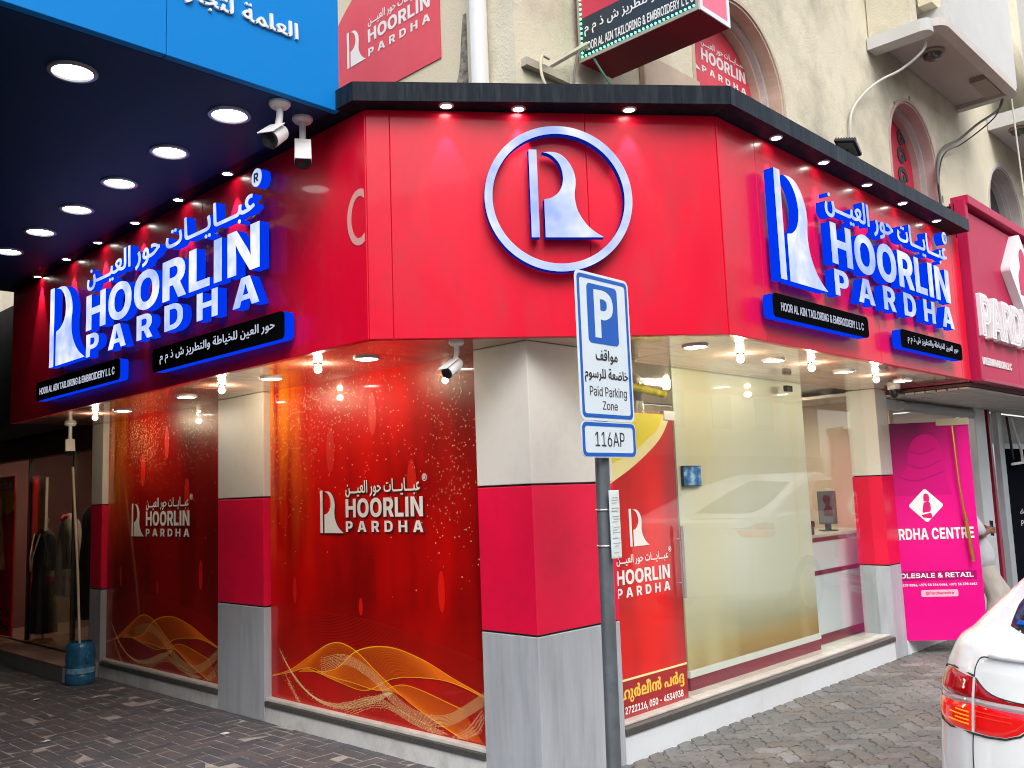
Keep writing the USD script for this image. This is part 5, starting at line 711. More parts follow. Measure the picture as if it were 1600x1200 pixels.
# ---------------------------------------------------------------- cameras
def basis_to(d):
    d = np.asarray(d, float)/np.linalg.norm(d); y = np.cross([0, 0, 1], d); y /= np.linalg.norm(y); z = np.cross(d, y); return np.array([d, y, z]).T
def cctv(at, aim, label, drop=.13, size=1.0):
    t = thing('security_camera', label, 'camera', at=at)
    s = size
    obj('base_plate', lathe([(.0005, 0), (.052*s, 0), (.052*s, -.012*s), (.040*s, -.026*s), (.0005, -.028*s)]), WHITEPL, t, smooth=30)
    a = np.asarray(aim, float)/np.linalg.norm(aim); h = np.array([a[0]*.02, a[1]*.02, -drop*s])
    obj('arm', tube(spline([(0, 0, -.02*s), (0, 0, -.07*s), h*.95, h], 10), .017*s, 10), WHITEPL, t, smooth=30)
    R = basis_to(aim); M = np.eye(4); M[:3, :3] = R
    prof = [(.0005, -.085), (.030, -.082), (.040, -.06), (.043, .04), (.043, .075), (.0005, .075)]
    b = lathe([(r*s, z*s) for r, z in prof]); b.apply_transform(trimesh.transformations.rotation_matrix(math.pi/2, (0, 1, 0))); b.apply_transform(M); b.apply_translation(h+np.array([0, 0, -.035*s])+a*.03*s)
    hs = obj('housing', b, WHITEPL, t, smooth=40)
    f = lathe([(r*s, z*s) for r, z in [(.0005, .076), (.041, .076), (.041, .082), (.034, .084), (.0005, .078)]]); f.apply_transform(trimesh.transformations.rotation_matrix(math.pi/2, (0, 1, 0))); f.apply_transform(M); f.apply_translation(h+np.array([0, 0, -.035*s])+a*.03*s)
    obj('lens_cover', f, BLACKPL, hs)
    v = M[:3, :3]@np.array([0, 0, 1]); 
    vis = bx(-.05*s, .105*s, -.04*s, .04*s, .041*s, .047*s, .002); vis.apply_transform(M); vis.apply_translation(h+np.array([0, 0, -.035*s])+a*.03*s); obj('sunshade', vis, WHITEPL, hs)
cctv((2.655, 4.262, FZ-.006), (-.75, -.45, -.62), 'white bullet security camera under the navy ceiling, pointing left', size=1.15)
cctv((2.865, 4.356, FZ-.006), (-.32, -.50, -.95), 'white bullet security camera under the navy ceiling, beside the red fascia, pointing down', size=1.15)
cctv((3.555, 3.846, ZS), (-.85, -.10, -.55), 'white bullet security camera under the soffit by the corner pillar', size=.85)
cctv((3.58, 9.70, ZS), (-.25, -.75, -.85), 'white bullet security camera above the dark doorway', size=1.1, drop=.16)
dc = thing('dome_camera', 'small dark dome camera under the soffit above the end pillar', 'camera', at=(8.72, 3.37, ZS))
obj('base_plate', lathe([(.0005, 0), (.06, 0), (.055, -.035), (.0005, -.04)]), WHITEPL, dc, smooth=30); obj('dome', lathe([(.045, -.036), (.043, -.07), (.03, -.10), (.012, -.113), (.0005, -.115)]), BLACKPL, dc, smooth=True)

# ---------------------------------------------------------------- parking sign
ps = thing('parking_sign', 'blue and white paid parking zone sign on a grey pole before the corner', 'sign')
PF = Frame((3.60, 2.80, 2.365), (1, .035, 0))
obj('pole', tube([(3.575, 2.86, -.1), (3.588, 2.86, .6), (3.60, 2.86, 1.5), (3.62, 2.86, 2.60)], .036, 20), GALV, ps, smooth=40)
for z_ in (.18, -.25): obj('bracket', PF.put(bx(-.07, .03, z_, z_+.04, -.03, -.004)), STEEL, ps)
W_, H_ = .450, .740
b = obj('sign_plate', plate(PF, rounded(W_, H_, .035), -.004, 0), SIGNW, ps)
obj('blue_border', plate(PF, rounded(W_-.028, H_-.028, .026).difference(rounded(W_-.066, H_-.066, .016)), .0005, .0015), SIGNB, b)
obj('blue_panel', plate(PF, rounded(.255, .300, .025, -.008, .165), .0005, .0015), SIGNB, b)
Pp = fit(latin('P'), -.085, .065, .045, .285); 
Pl = Polygon([(-.080, .045), (-.080, .288)]+curve([(-.080, .288), (.01, .288), (.062, .262), (.078, .214), (.062, .166), (.01, .140), (-.030, .140)])+[(-.030, .045)]).difference(Polygon([(-.030, .243), (-.030, .185)]+curve([(-.030, .185), (.0, .185), (.022, .195), (.028, .214), (.022, .233), (.0, .243), (-.030, .243)], 5)).buffer(0))
obj('letter_p', plate(PF, Pl.buffer(0), .002, .003), SIGNW, b)
obj('arabic_line', plate(PF, union_all(fit(glyph_list('mawaqif'), -.085, .100, -.085, -.010)), .0005, .0015), INK, b)
obj('arabic_line', plate(PF, union_all(fit(glyph_list('fees'), -.180, .185, -.185, -.105)), .0005, .0015), INK, b)
words(PF, 'Paid Parking', -.145, .165, -.262, -.200, .0005, INK, b, 'lettering', bold=False); words(PF, 'Zone', -.045, .080, -.315, -.272, .0005, INK, b, 'lettering', bold=False)
b2 = obj('number_plate', plate(PF, rounded(.452, .176, .035, 0, -.462), -.004, 0), SIGNW, ps)
obj('blue_border', plate(PF, rounded(.442, .166, .030, 0, -.462).difference(rounded(.402, .130, .018, 0, -.462)), .0005, .0015), SIGNB, b2)
words(PF, '116AP', -.120, .125, -.497, -.425, .0005, INK, b2, 'lettering', bold=False)
SF = Frame((3.612, 2.80, 1.49), (1, .10, 0))
nt = thing('notice_board', 'narrow white notice strip strapped to the parking sign pole', 'notice')
obj('board', SF.put(bx(-.042, .045, -.165, .165, -.006, 0, .001)), SIGNW, nt)
for k, (z0, z1) in enumerate(((.06, .155), (-.07, .05), (-.115, -.08), (-.158, -.125))):
    obj('sheet', SF.put(bx(-.039, .042, z0, z1, .0005, .0015)), mat('notice_paper', (.62, .68, .66), .4, var=.12, vscale=70), nt)
    for r_ in range(int((z1-z0)/.013)):
        if (r_+k) % 4: obj('text_line', SF.put(bx(-.030+.012*(r_ % 3 == 1), .035-.02*((r_*7+k) % 3 == 0), z1-.012-.013*r_-.004, z1-.012-.013*r_, .0016, .0022)), mat('grey_ink', (.28, .33, .33), .5), nt)
obj('strap', cat(tube([(3.60+.038*math.cos(t), 2.86+.038*math.sin(t), 1.56) for t in np.linspace(0, 2*math.pi, 16)], .005, 6), tube([(3.598+.038*math.cos(t), 2.86+.038*math.sin(t), 1.385) for t in np.linspace(0, 2*math.pi, 16)], .005, 6)), STEEL, nt)

# ---------------------------------------------------------------- the building above
bld = thing('apartment_building', 'cream stucco building rising above the red corner shop, with arched windows', 'building')
def arch(cx, r, z0, zs): return Polygon([(cx-r, z0)]+[(cx+r*math.cos(t), zs+r*math.sin(t)) for t in np.linspace(math.pi, 0, 33)]+[(cx+r, z0)])
ARCH = [(6.59, .71, 4.0, 4.95), (10.42, .69, 4.1, 5.21), (13.80, .74, 4.1, 5.20)]
WF = Frame((0, YS, 0), (1, 0, 0)); RD = .25
wall = sbox(XA, 2.70, 30, 10.5)
for a in ARCH: wall = wall.difference(arch(*a))
obj('street_wall', plate(WF, wall, -.30, 0), STUCCO, bld)
obj('alley_wall', bx(XA, XA+.25, YS+.302, 14, 2.76, 10.5), CREAM, bld)
PAN = [BANNER, mat('red_arch_board', (.55, .008, .05), .4), mat('dark_window', (.01, .011, .012), .1)]
for k, (cx, r, z0, zs) in enumerate(ARCH):
    mt = (ARCHSTONE, ARCHPINK, MOULD)[k]; e = .004
    ringp = lambda a, b: arch(cx, a, z0, zs).difference(arch(cx, b, z0-.1, zs))
    obj('arch_reveal', plate(WF, ringp(r-.001, r-.02), -.285, -.004), mt, bld)
    obj('arch_edge', plate(WF, ringp(r+.035, r+.001), .001, .010), mt, bld)
    obj('arch_moulding', plate(WF, ringp(r-.021, r-.055), -.245, -.12), MOULD, bld)
    obj('arch_moulding', plate(WF, ringp(r-.056, r-.085), -.245, -.17), mt, bld)
    obj('arch_panel', plate(WF, arch(cx, r-.022, z0, zs), -.28, -.246), PAN[k], bld)
obj('wall_ledge', bx(5.13, 5.86, YS-.05, YS-.001, 3.99, 4.725, .006), ARCHSTONE, bld)
obj('window_scrollwork', cat(*[tube([WF.at(13.35+.07*math.cos(t), 4.85+.25*j+.10*math.sin(t), -.235) for t in np.linspace(0, 5, 14)], .010, 6) for j in range(3)]), WHITEPL, bld)
AF = Frame((0, YS+.246, 0), (1, 0, 0)); scroll = []
for j, z in enumerate((4.30, 4.58, 4.88, 5.16, 5.42, 5.64)):
    r_ = .15-.010*j
    scroll += [LineString([(10.62+.02*j+r_*1.1*math.cos(t)*(1-.10*t), z+r_*math.sin(t)*(1-.10*t)) for t in np.linspace(0, 6.5, 26)]).buffer(.030)]
scroll.append(sbox(10.44, 4.1, 10.52, 4.9))
obj('window_scrollwork', plate(AF, union_all(scroll).intersection(arch(10.42, .60, 4.1, 5.21)), .001, .010), mat('dark_ironwork', (.02, .03, .03), .5), bld)
for qx, qz in ((9.95, 5.75), (10.42, 5.95), (11.0, 5.62), (11.22, 4.95)): obj('plaster_chip', plate(WF, affinity.scale(Point(qx, qz).buffer(1, quad_segs=3), .02, .045), .001, .006), mat('bare_plaster', (.22, .20, .17), .95, var=.6, vscale=22, bump=.012, bscale=45), bld)
# corner pilaster edge and drain pipe
obj('drain_pipe', tube([(3.775, 3.80, 3.98), (3.775, 3.80, 10.4)], .055, 18), PVC, bld, smooth=40)
obj('pipe_collar', cat(tube([(3.775, 3.80, 5.35), (3.775, 3.80, 5.47)], .063, 18), tube([(3.80, 3.80, 5.41), (3.86, 3.80, 5.41)], .012)), PVC, bld, smooth=40)
dam = Polygon(curve([(-4.26, 3.9), (-4.20, 4.10), (-4.12, 4.22), (-4.06, 4.36), (-4.03, 4.58), (-4.01, 4.72)])+[(-3.98, 4.72), (-3.98, 3.9)])
obj('damaged_plaster', plate(Frame((XA, 0, 0), (0, -1, 0)), dam, .001, .004), mat('bare_plaster', (.22, .20, .17), .95, var=.6, vscale=22, bump=.012, bscale=45), bld)
# steel bracket and blade sign
obj('wall_bracket', cat(bx(3.90, 4.30, YS-.05, YS, 4.225, 4.275), tube([(4.10, YS-.02, 4.27), (4.41, YS-.12, 4.50)], .018, 4)), mat('painted_steel', (.42, .38, .30), .6, var=.2), bld)
# balcony
bal = ZB = 6.28
bc = obj('balcony', cat(bx(9.72, 12.14, 2.90, 3.56, 6.36, 6.55), bx(9.85, 12.14, 2.88, 3.05, 6.36, 8.4)), STUCCO_SMOOTH, bld)
rim = rounded(2.62, .80, .16, 10.84, 3.26).intersection(sbox(9.5, 2.8, 12.14, 3.56)).difference(sbox(9.72, 2.98, 12.02, 3.57))
obj('balcony_rim', plate(up, rim, 6.28, 6.37), mat('soffit_paint', (.50, .46, .43), .8, var=.05), bc)
obj('balcony_ceiling', bx(9.70, 12.03, 2.97, 3.559, 6.335, 6.359), mat('soffit_paint2', (.42, .37, .34), .85, var=.08, dirt=(.3, .25, .22), dirt_amt=.5), bc)
obj('ceiling_vent', bx(11.30, 11.88, 2.99, 3.17, 6.27, 6.334), mat('vent_shade', (.30, .25, .21), .8), bc)
obj('balcony_side', bx(9.36, 9.56, 3.12, 3.559, 6.30, 7.6), STUCCO, bld)
finp = Polygon(curve([(2.94, 0.03), (2.955, -.04), (3.02, -.06)])+[(3.559, -.06), (3.559, .06)]+curve([(3.02, .06), (2.96, .05), (2.94, .03)]))
obj('balcony_fin', plate(up, Polygon([(9.30, 3.559)]+curve([(9.30, 3.02), (9.33, 2.95), (9.40, 2.93), (9.47, 2.95), (9.50, 3.02)])+[(9.50, 3.559)]), 6.16, 6.29), STUCCO_SMOOTH, bld)
obj('corbel', cat(bx(9.30, 9.56, 2.98, 3.559, 7.02, 7.30), bx(9.10, 9.56, 2.80, 3.559, 7.301, 7.6)), STUCCO_SMOOTH, bld)
obj('upper_pier', bx(9.561, 9.84, 2.96, 3.10, 6.551, 8.4), CREAM, bld)
obj('balcony', cat(bx(13.3, 16.5, 2.90, 3.56, 6.36, 6.55), bx(13.3, 16.5, 2.88, 3.05, 6.20, 8.4)), STUCCO_SMOOTH, bld)
for k, (cx, cy, lab) in enumerate(((10.24, 3.22, 'round dark ceiling lamp under the white balcony'), (13.55, 3.25, 'round dark ceiling lamp under the second balcony at the right edge'))):
    t = thing('balcony_lamp', lab, 'lamp', at=(cx, cy, 6.334 if k == 0 else 6.36))
    obj('ring', lathe([(.0005, 0), (.125, 0), (.13, -.02), (.105, -.035), (.0005, -.03)]), mat('brown_ring', (.25, .18, .15), .5), t, smooth=30); obj('globe', lathe([(.10, -.03), (.09, -.07), (.05, -.095), (.0005, -.10)]), mat('smoked_globe', (.09, .085, .07), .2), t, smooth=True)
def wire(name, label, pts, r, m, cat_='cable', n=60):
    t = obj(name, tube(spline(pts, n), r, 8), m, label=label, category=cat_, smooth=True); return t
wire('conduit', 'pale flexible conduit curling from the balcony down to the floodlight', [(9.70, 3.10, 6.28), (9.66, 3.12, 6.12), (9.45, 3.28, 5.90), (9.28, 3.45, 5.78), (8.92, 3.50, 5.53), (8.64, 3.52, 5.25), (8.63, 3.53, 4.95), (8.83, 3.53, 4.78), (8.98, 3.52, 4.60), (8.98, 3.48, 4.2), (8.90, 3.35, 3.99)], .014, mat('conduit_grey', (.48, .47, .44), .5))
wire('cable_bundle', 'dark grey cable bundle looping from the balcony corner down the wall', [(12.1, 3.04, 6.28), (12.08, 3.1, 6.15), (11.9, 3.3, 5.98), (11.75, 3.48, 5.80), (11.35, 3.53, 5.62), (11.12, 3.54, 5.42), (11.03, 3.54, 5.15), (11.06, 3.54, 4.8), (11.1, 3.54, 4.45), (11.1, 3.54, 4.1)], .016, mat('cable_grey', (.12, .12, .12), .5))
wire('cable_bundle', 'thin black cable beside the dark grey cable bundle', [(12.12, 3.06, 6.27), (12.05, 3.15, 6.05), (11.8, 3.45, 5.76), (11.3, 3.52, 5.52), (11.06, 3.53, 5.2), (11.0, 3.53, 4.8), (11.02, 3.53, 4.1)], .009, BLACKPL)
wire('hanging_cable', 'straight pale cable hanging down from the balcony corner at the right edge', [(12.25, 2.98, 6.30), (12.3, 2.97, 5.2), (12.36, 2.96, 4.3)], .010, mat('cable_pale', (.55, .53, .47), .6))
wire('loose_wire', 'pale loose wire looping from the wall bracket to the black cornice', [(4.08, 3.50, 4.31), (3.98, 3.47, 4.28), (3.95, 3.45, 4.15), (3.99, 3.42, 4.02), (4.03, 3.40, 3.98)], .009, mat('cable_cream', (.55, .50, .36), .6))
wire('loose_wire', 'brown loose wire below the lit blade sign', [(4.41, 3.50, 4.50), (4.30, 3.45, 4.38), (4.22, 3.42, 4.22), (4.20, 3.40, 4.08), (4.24, 3.36, 3.98)], .009, mat('cable_brown', (.12, .10, .09), .6))
wire('loose_wire', 'green loose wire hanging from the wall end of the blade sign', [(4.42, 3.42, 4.41), (4.41, 3.36, 4.30), (4.46, 3.30, 4.16), (4.47, 3.25, 4.05), (4.46, 3.2, 3.985)], .008, mat('cable_green', (.02, .10, .07), .5))
wire('loose_wire', 'pinkish red loose wire lying on the cornice below the blade sign', [(4.52, 3.2, 3.995), (4.58, 3.12, 4.06), (4.70, 3.08, 4.07), (4.85, 3.1, 3.99)], .008, mat('cable_pink', (.5, .12, .16), .5))
fl = thing('floodlight', 'small black floodlight standing on the cornice below the pale conduit', 'floodlight')
FR = np.array([[.95, .2, -.25], [-.15, .96, .22], [.28, -.17, .94]]).T
def rot(m, R, at): 
    M = np.eye(4); U_, _, V_ = np.linalg.svd(R); M[:3, :3] = U_@V_; M[:3, 3] = at; m = m.copy(); m.apply_transform(M); return m
obj('body', rot(cat(bx(-.11, .11, -.08, .08, -.022, .012, .008), *[bx(-.10, .10, -.07+.02*k, -.063+.02*k, .012, .020) for k in range(8)]), FR, (6.62, 2.74, 4.17)), BLACKPL, fl)
obj('bracket', tube([(6.62, 2.75, 3.985), (6.60, 2.78, 4.08), (6.62, 2.75, 4.15)], .012), BLACKPL, fl)
obj('lens', rot(bx(-.09, .09, -.06, .06, -.025, -.0225), FR, (6.62, 2.74, 4.17)), mat('flood_lens', (.25, .25, .24), .2), fl)

# ---------------------------------------------------------------- banners on the building
bnr = thing('window_banner', 'pink red banner with the shop mark on the wall beside the drain pipe', 'banner')
BF = Frame((XA, 0, 0), (0, -1, 0))
obj('sheet', plate(BF, Polygon([(-4.225, 4.51), (-4.225, 6.2), (-4.62, 6.2)]+curve([(-4.80, 5.62), (-5.0, 5.46), (-5.17, 5.32), (-5.31, 5.22), (-5.55, 5.0)])+[(-5.55, 4.51)]), .002, .008), BANNER, bnr)
logo_prints(BF, bnr, (-5.245, -5.02, 4.80, 5.075), (-4.992, -4.317, 4.905, 5.005), (-4.992, -4.317, 4.803, 4.862), (-4.99, -4.36, 5.02, 5.10), .009, shadow=False, face=BANNERW)
bnr = thing('window_banner', 'pink red arched banner with the shop mark inside the big arch on the street side', 'banner')
BF2 = Frame((0, YS+.246, 0), (1, 0, 0))
k_ = (YS+.245)/3.62; kz = lambda z: 1.65+(z-1.65)*k_
kb = lambda a, b, c, d: (a*k_, b*k_, kz(c), kz(d))
obj('sheet', plate(BF2, arch(6.59, .60, 4.05, 4.95), .001, .006), BANNER, bnr)
logo_prints(BF2, bnr, kb(5.56, 6.045, 4.905, 5.34), kb(6.055, 6.735, 5.005, 5.108), kb(6.055, 6.735, 4.905, 4.960), kb(6.06, 6.72, 5.12, 5.19), .007, shadow=False, face=BANNERW, regd=(6.745*k_, kz(5.19), .017))

# ---------------------------------------------------------------- blade sign
bs = thing('blade_sign', 'projecting box sign edged with green lights above the corner', 'sign')
bx0, bx1, by0, by1, bz0, bz1 = 4.41, 4.745, 2.625, 3.52, 4.395, 5.6
obj('cabinet', bx(bx0+.004, bx1, by0, by1, bz0, bz1, .004), mat('dark_red_metal', (.30, .002, .020), .5, spec=.2, var=.1), bs)
SFc = Frame((bx0, 0, 0), (0, -1, 0))
obj('edge_strip', cat(plate(SFc, sbox(-by1, bz0, -by0, bz0+.022), -.003, .006), plate(SFc, sbox(-by1, bz0+.022, -by1+.018, bz1), -.003, .006), plate(SFc, sbox(-by0-.018, bz0+.022, -by0, bz1), -.003, .006)), mat('aged_alu', (.36, .33, .27), .5, metal=.3), bs)
obj('dark_face', plate(SFc, sbox(-by1+.019, bz0+.023, -by0-.019, 4.685), -.003, .002), mat('navy_face', (.010, .022, .035), .35), bs)
obj('red_face', plate(SFc, sbox(-by1+.019, 4.686, -by0-.019, bz1), -.003, .002), mat('rose_face', (.50, .03, .07), .4, var=.1), bs)
words(SFc, TR, -by1+.045, -by0-.03, 4.455, 4.515, .003, mat('sign_letter_white', (.7, .7, .68), .5), bs, 'lettering')
obj('arabic_lettering', plate(SFc, union_all(fit(glyph_list('trade2'), -by1+.05, -by0-.07, 4.555, 4.650)), .003, .004), BANNERW, bs)
led = [trimesh.creation.icosphere(1, .0065) for _ in range(0)]
for t in np.arange(-by1+.025, -by0-.01, .030): led.append(moved(trimesh.creation.icosphere(1, .0075), *SFc.at(t, bz0+.034, .004)))
for t in np.arange(bz0+.06, bz1, .033): led.append(moved(trimesh.creation.icosphere(1, .0075), *SFc.at(-by1+.027, t, .004)))
obj('led_string', cat(*led), glow('green_led', (.10, 1.0, .40), 3.0), bs, kind='stuff')
EC = Frame((0, by0, 0), (1, 0, 0)); obj('end_face', plate(EC, sbox(bx0+.03, bz0+.03, bx1-.03, bz1-.03), .0005, .004), mat('rose_face2', (.55, .10, .16), .4), bs)
obj('end_frame', plate(EC, sbox(bx0+.004, bz0, bx1, bz1).difference(sbox(bx0+.03, bz0+.03, bx1-.03, bz1-.03)), .0005, .008), ALU, bs)
obj('end_print', plate(EC, union_all(list(emblem(bx0+.08, bx1-.06, 4.62, 4.86))), .0045, .0055), BANNERW, bs)
obj('arm', cat(tube([(4.5, by1, 4.9), (4.5, YS+.02, 4.9)], .02, 6), tube([(4.6, by1, 5.3), (4.6, YS+.02, 5.3)], .02, 6)), STEEL, bs)

# ---------------------------------------------------------------- the blue shop's canopy over the alley
can = thing('blue_canopy', 'blue shop front panel with a navy ceiling reaching over the alley', 'canopy')
CF = Frame((0, 4.15, 0), (1, 0, 0))
for a, b in ((-2.6, -.9), (-.9, .8), (.8, 1.95), (1.95, 2.98)):
    obj('front_panel', CF.put(moved(bx(a+.002, b-.002, FZ-.004, 5.9, -.05, 0, .002))), AZURE, can)
for a, b in ((4.202, 6.2), (6.2, 8.2), (8.2, 10.2), (10.2, 13.8)):
    obj('ceiling_panel', bx(-2.6, 2.945, a+.001, b-.001, FZ-.005, FZ+.03), NAVY, can)
obj('roof', bx(-2.6, 2.98, 4.205, 13.8, FZ+.20, FZ+.25), DARK, can)
al = thing('arabic_letter_sign', 'white raised Arabic letters on the blue front panel', 'sign')
for g in fit(glyph_list('alama'), 1.99, 2.70, 4.172, 4.302): obj('letter', plate(CF, g, .001, .014), mat('raised_letter_white', (.66, .70, .74), .4), al)
bshop = thing('added_shop_wall', 'unseen dark wall for the blue shop, added to dim the alley', 'building')
obj('wall', cat(bx(.70, 1.0, 4.202, 13.8, -.2, FZ-.01), bx(-9, -2.6, 4.15, 4.5, 5.91, 6.2), bx(-9, .69, 4.21, 4.5, -.2, FZ-.01), bx(-2.6, 3.0, 13.8, 14.1, -.2, 7)), mat('shaded_render', (.055, .055, .06), .8, var=.1), bshop)  # out of view, added close to the alley and dark to dim it

# ---------------------------------------------------------------- dark doorway at the end of the alley
ds = thing('doorway_shop', 'dark gown shop doorway beyond the last striped pillar', 'shop')
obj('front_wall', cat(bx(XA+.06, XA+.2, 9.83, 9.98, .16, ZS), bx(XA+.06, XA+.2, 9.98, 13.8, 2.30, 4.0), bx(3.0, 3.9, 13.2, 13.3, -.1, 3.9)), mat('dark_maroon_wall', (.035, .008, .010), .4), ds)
obj('dark_cover_box', bx(3.25, 3.84, 9.93, 13.19, 2.56, 3.855), mat('cover_dark', (.03, .026, .025), .8), ds)  # dark box added over the doorway, stands in for shade on the wall
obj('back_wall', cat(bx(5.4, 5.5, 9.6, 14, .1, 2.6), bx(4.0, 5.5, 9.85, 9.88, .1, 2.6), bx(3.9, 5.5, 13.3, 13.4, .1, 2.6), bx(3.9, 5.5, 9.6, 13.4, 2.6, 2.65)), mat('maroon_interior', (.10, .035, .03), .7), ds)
obj('shop_floor', bx(XA, 5.5, 9.83, 14, .05, .158), mat('shop_floor_tile', (.20, .13, .10), .3, var=.2, vscale=5), ds)
obj('glass_front', bx(XA+.10, XA+.11, 10.0, 11.9, .16, 2.3), GLASSD, ds)
for y_ in (10.52, 11.9): obj('frame_post', bx(XA+.08, XA+.13, y_, y_+.03, .16, 2.3), mat('bronze_frame', (.05, .045, .04), .4), ds)
obj('pale_wall_strip', bx(XA+.13, XA+.16, 11.50, 11.98, .9, 2.06), mat('cream_wall', (.68, .60, .46), .7), ds)
obj('ceiling_glow_panel', bx(4.2, 4.9, 10.3, 10.5, 2.575, 2.598), glow('doorway_fill', (1, .80, .58), 20.0), ds); obj('ceiling_glow_panel', bx(4.2, 4.9, 11.9, 12.1, 2.575, 2.598), glow('doorway_fill', (1, .80, .58), 20.0), ds)  # unseen glowing panels added to brighten the doorway
stp = thing('entrance_step', 'low tiled step in front of the dark doorway', 'step')
obj('block', bx(3.51, XA+.05, 9.575, 13.5, -.1, .140), mat('step_side', (.30, .31, .31), .6, var=.1, dirt=(.1, .1, .1), dirt_amt=.5), stp)
y = 9.575
while y < 13.4:
    y2 = min(y+.60, 13.5); obj('tile', bx(3.505, XA+.05, y+.002, y2-.002, .1405, .158, .002), mat(f'step_tile_{int(y*10) % 2}', ((.30, .19, .14), (.34, .22, .17))[int(y*10) % 2], .35, var=.2, vscale=6, dirt=(.1, .07, .06), dirt_amt=.6, dirt_scale=3), stp); y = y2
obj('end_cap', bx(3.508, 3.60, 9.566, 9.574, .0, .139), mat('white_edge', (.6, .6, .6), .5), stp)
mn = thing('mannequin', 'black gowned mannequin with a silver neck knob and long necklace in the doorway', 'mannequin')
BC = mat('black_cloth', (.01, .01, .011), .8)
obj('gown', gown('', '', 4.02, 11.60, .26, 1.46, .46, .26, BC, seed=21, prof=[(0, .78), (.35, .66), (.55, .60), (.75, .80), (.90, .98), (.95, .90), (.98, .5), (1, .2)]), BC, mn, smooth=True)
obj('neck_knob', moved(lathe([(.0005, -.02), (.035, -.015), (.03, .05), (.045, .08), (.045, .11), (.02, .135), (.0005, .14)]), 4.02, 11.60, 1.46), STEEL, mn, smooth=True)
obj('necklace', tube(spline([(3.92, 11.66, 1.40), (3.87, 11.62, 1.15), (3.86, 11.57, .98), (3.87, 11.53, 1.15), (3.93, 11.50, 1.40)]), .009, 6), mat('necklace_silver', (.6, .58, .52), .3, metal=.8, var=.4, vscale=80), mn, smooth=True)
obj('stand', cat(moved(lathe([(.0005, 0), (.12, 0), (.11, .02), (.02, .03), (.018, .16), (.0005, .16)]), 4.02, 11.60, .16)), mat('gold_stand', (.55, .34, .10), .3, metal=.7), mn, smooth=30)
GT = mat('taupe_cloth', (.36, .31, .25), .85, var=.15, vscale=6)
hg = thing('hanging_gown', 'taupe gown with a red collar hanging behind the broom handle', 'gown')
obj('dress', gown('', '', 4.05, 10.92, .72, 1.62, .66, .24, GT, seed=5, prof=[(0, 1), (.5, .86), (.75, .68), (.9, .42), (1, .14)]), GT, hg, smooth=True); obj('collar', tube(spline([(4.0, 10.98, 1.60), (3.96, 10.92, 1.56), (4.0, 10.86, 1.60)]), .02), mat('red_collar', (.5, .02, .03), .6), hg, smooth=True)

hg2 = thing('hanging_gown', 'dark gown at the right of the doorway with a pale face veil above', 'gown')
obj('dress', gown('', '', 4.08, 10.35, .5, 1.7, .5, .24, mat('dark_cloth', (.02, .016, .018), .8), seed=6), mat('dark_cloth', (.02, .016, .018), .8), hg2, smooth=True)
bd = thing('poster_board', 'red and yellow gown poster at the left edge of the doorway', 'poster')
SB = Frame((XA-.02, 0, 0), (0, -1, 0))
obj('panel', plate(SB, sbox(-13.0, .20, -12.02, 2.10), 0, .02), mat('poster_red', (.66, .015, .02), .4), bd)
obj('yellow_field', plate(SB, Polygon([(-13.0, 2.02)]+[(-12.02, 2.02), (-12.02, 1.70)]+curve([(-12.02, 1.70), (-12.3, 1.64), (-12.6, 1.70), (-13.0, 1.62)])), .021, .022), mat('poster_yellow', (.80, .46, .02), .4), bd)
obj('header', plate(SB, sbox(-13.0, 1.93, -12.02, 2.10), .0225, .0235), mat('poster_pink', (.45, .12, .14), .4), bd)
words(SB, 'SHEILA', -12.75, -12.12, 1.955, 2.03, .024, mat('poster_text', (.55, .40, .38), .5), bd)
words(SB, '256', -12.42, -12.10, .42, .52, .021, INK, bd); words(SB, '842', -12.42, -12.10, .27, .37, .021, INK, bd)
jk = thing('hanging_gown', 'brown embroidered gown hung in front of the red poster', 'gown')
BR = mat('brown_cloth', (.22, .095, .06), .7, var=.6, vscale=12, stretch=(3, 3, .5)); obj('dress', gown('', '', 3.72, 12.42, .98, 1.92, .40, .2, BR, seed=9), BR, jk, smooth=True)
dr2 = thing('display_stand', 'white and red rounded display stand at the left picture edge', 'display stand')
obj('top', moved(lathe([(.0005, .90), (.16, .88), (.19, .80), (.19, .77), (.0005, .77)]), 3.50, 12.1, .02), mat('stand_red', (.5, .02, .03), .4), dr2, smooth=30); obj('body', moved(lathe([(.0005, .769), (.18, .768), (.12, .3), (.10, .0), (.0005, .0)]), 3.50, 12.1, .16), mat('stand_cream', (.6, .55, .36), .5), dr2, smooth=30)
# water bottle used as a bucket, with a long handle
wb = thing('water_bottle', 'cut blue plastic water bottle standing on the paving by the step', 'bottle', at=(3.60, 9.375, 0))
prof = [(.0005, .004), (.118, .004), (.130, .02), (.134, .05), (.134, .085), (.128, .095), (.134, .105), (.134, .165), (.127, .18), (.127, .20), (.134, .215), (.134, .275), (.128, .29), (.132, .305), (.130, .35), (.118, .385), (.108, .395), (.104, .392), (.115, .38), (.126, .345), (.128, .30), (.122, .19), (.128, .06), (.120, .014), (.0005, .010)]
BPL = mat('blue_bottle_plastic', (.03, .22, .42), .15, var=.25, vscale=9, trans=.35, coat=.4)
obj('shell', lathe(prof, 40), BPL, wb, smooth=40)
obj('label_band', lathe([(.1352, .11), (.1352, .16)], 40), mat('bottle_label', (.20, .42, .58), .35, var=.5, vscale=25), wb, smooth=True)
obj('handle_grip', tube(spline([(.02, -.137, .30), (.0, -.165, .27), (.0, -.165, .23), (.02, -.137, .21)]), .011), BPL, wb, smooth=True)
obj('broom_handle', tube([(3.60, 9.36, .02), (3.625, 9.55, 1.05), (3.655, 9.815, 2.10)], .0125, 12), mat('handle_wood', (.52, .44, .33), .5, var=.1), label='long pale broom handle standing in the blue bottle', category='broom', smooth=40)

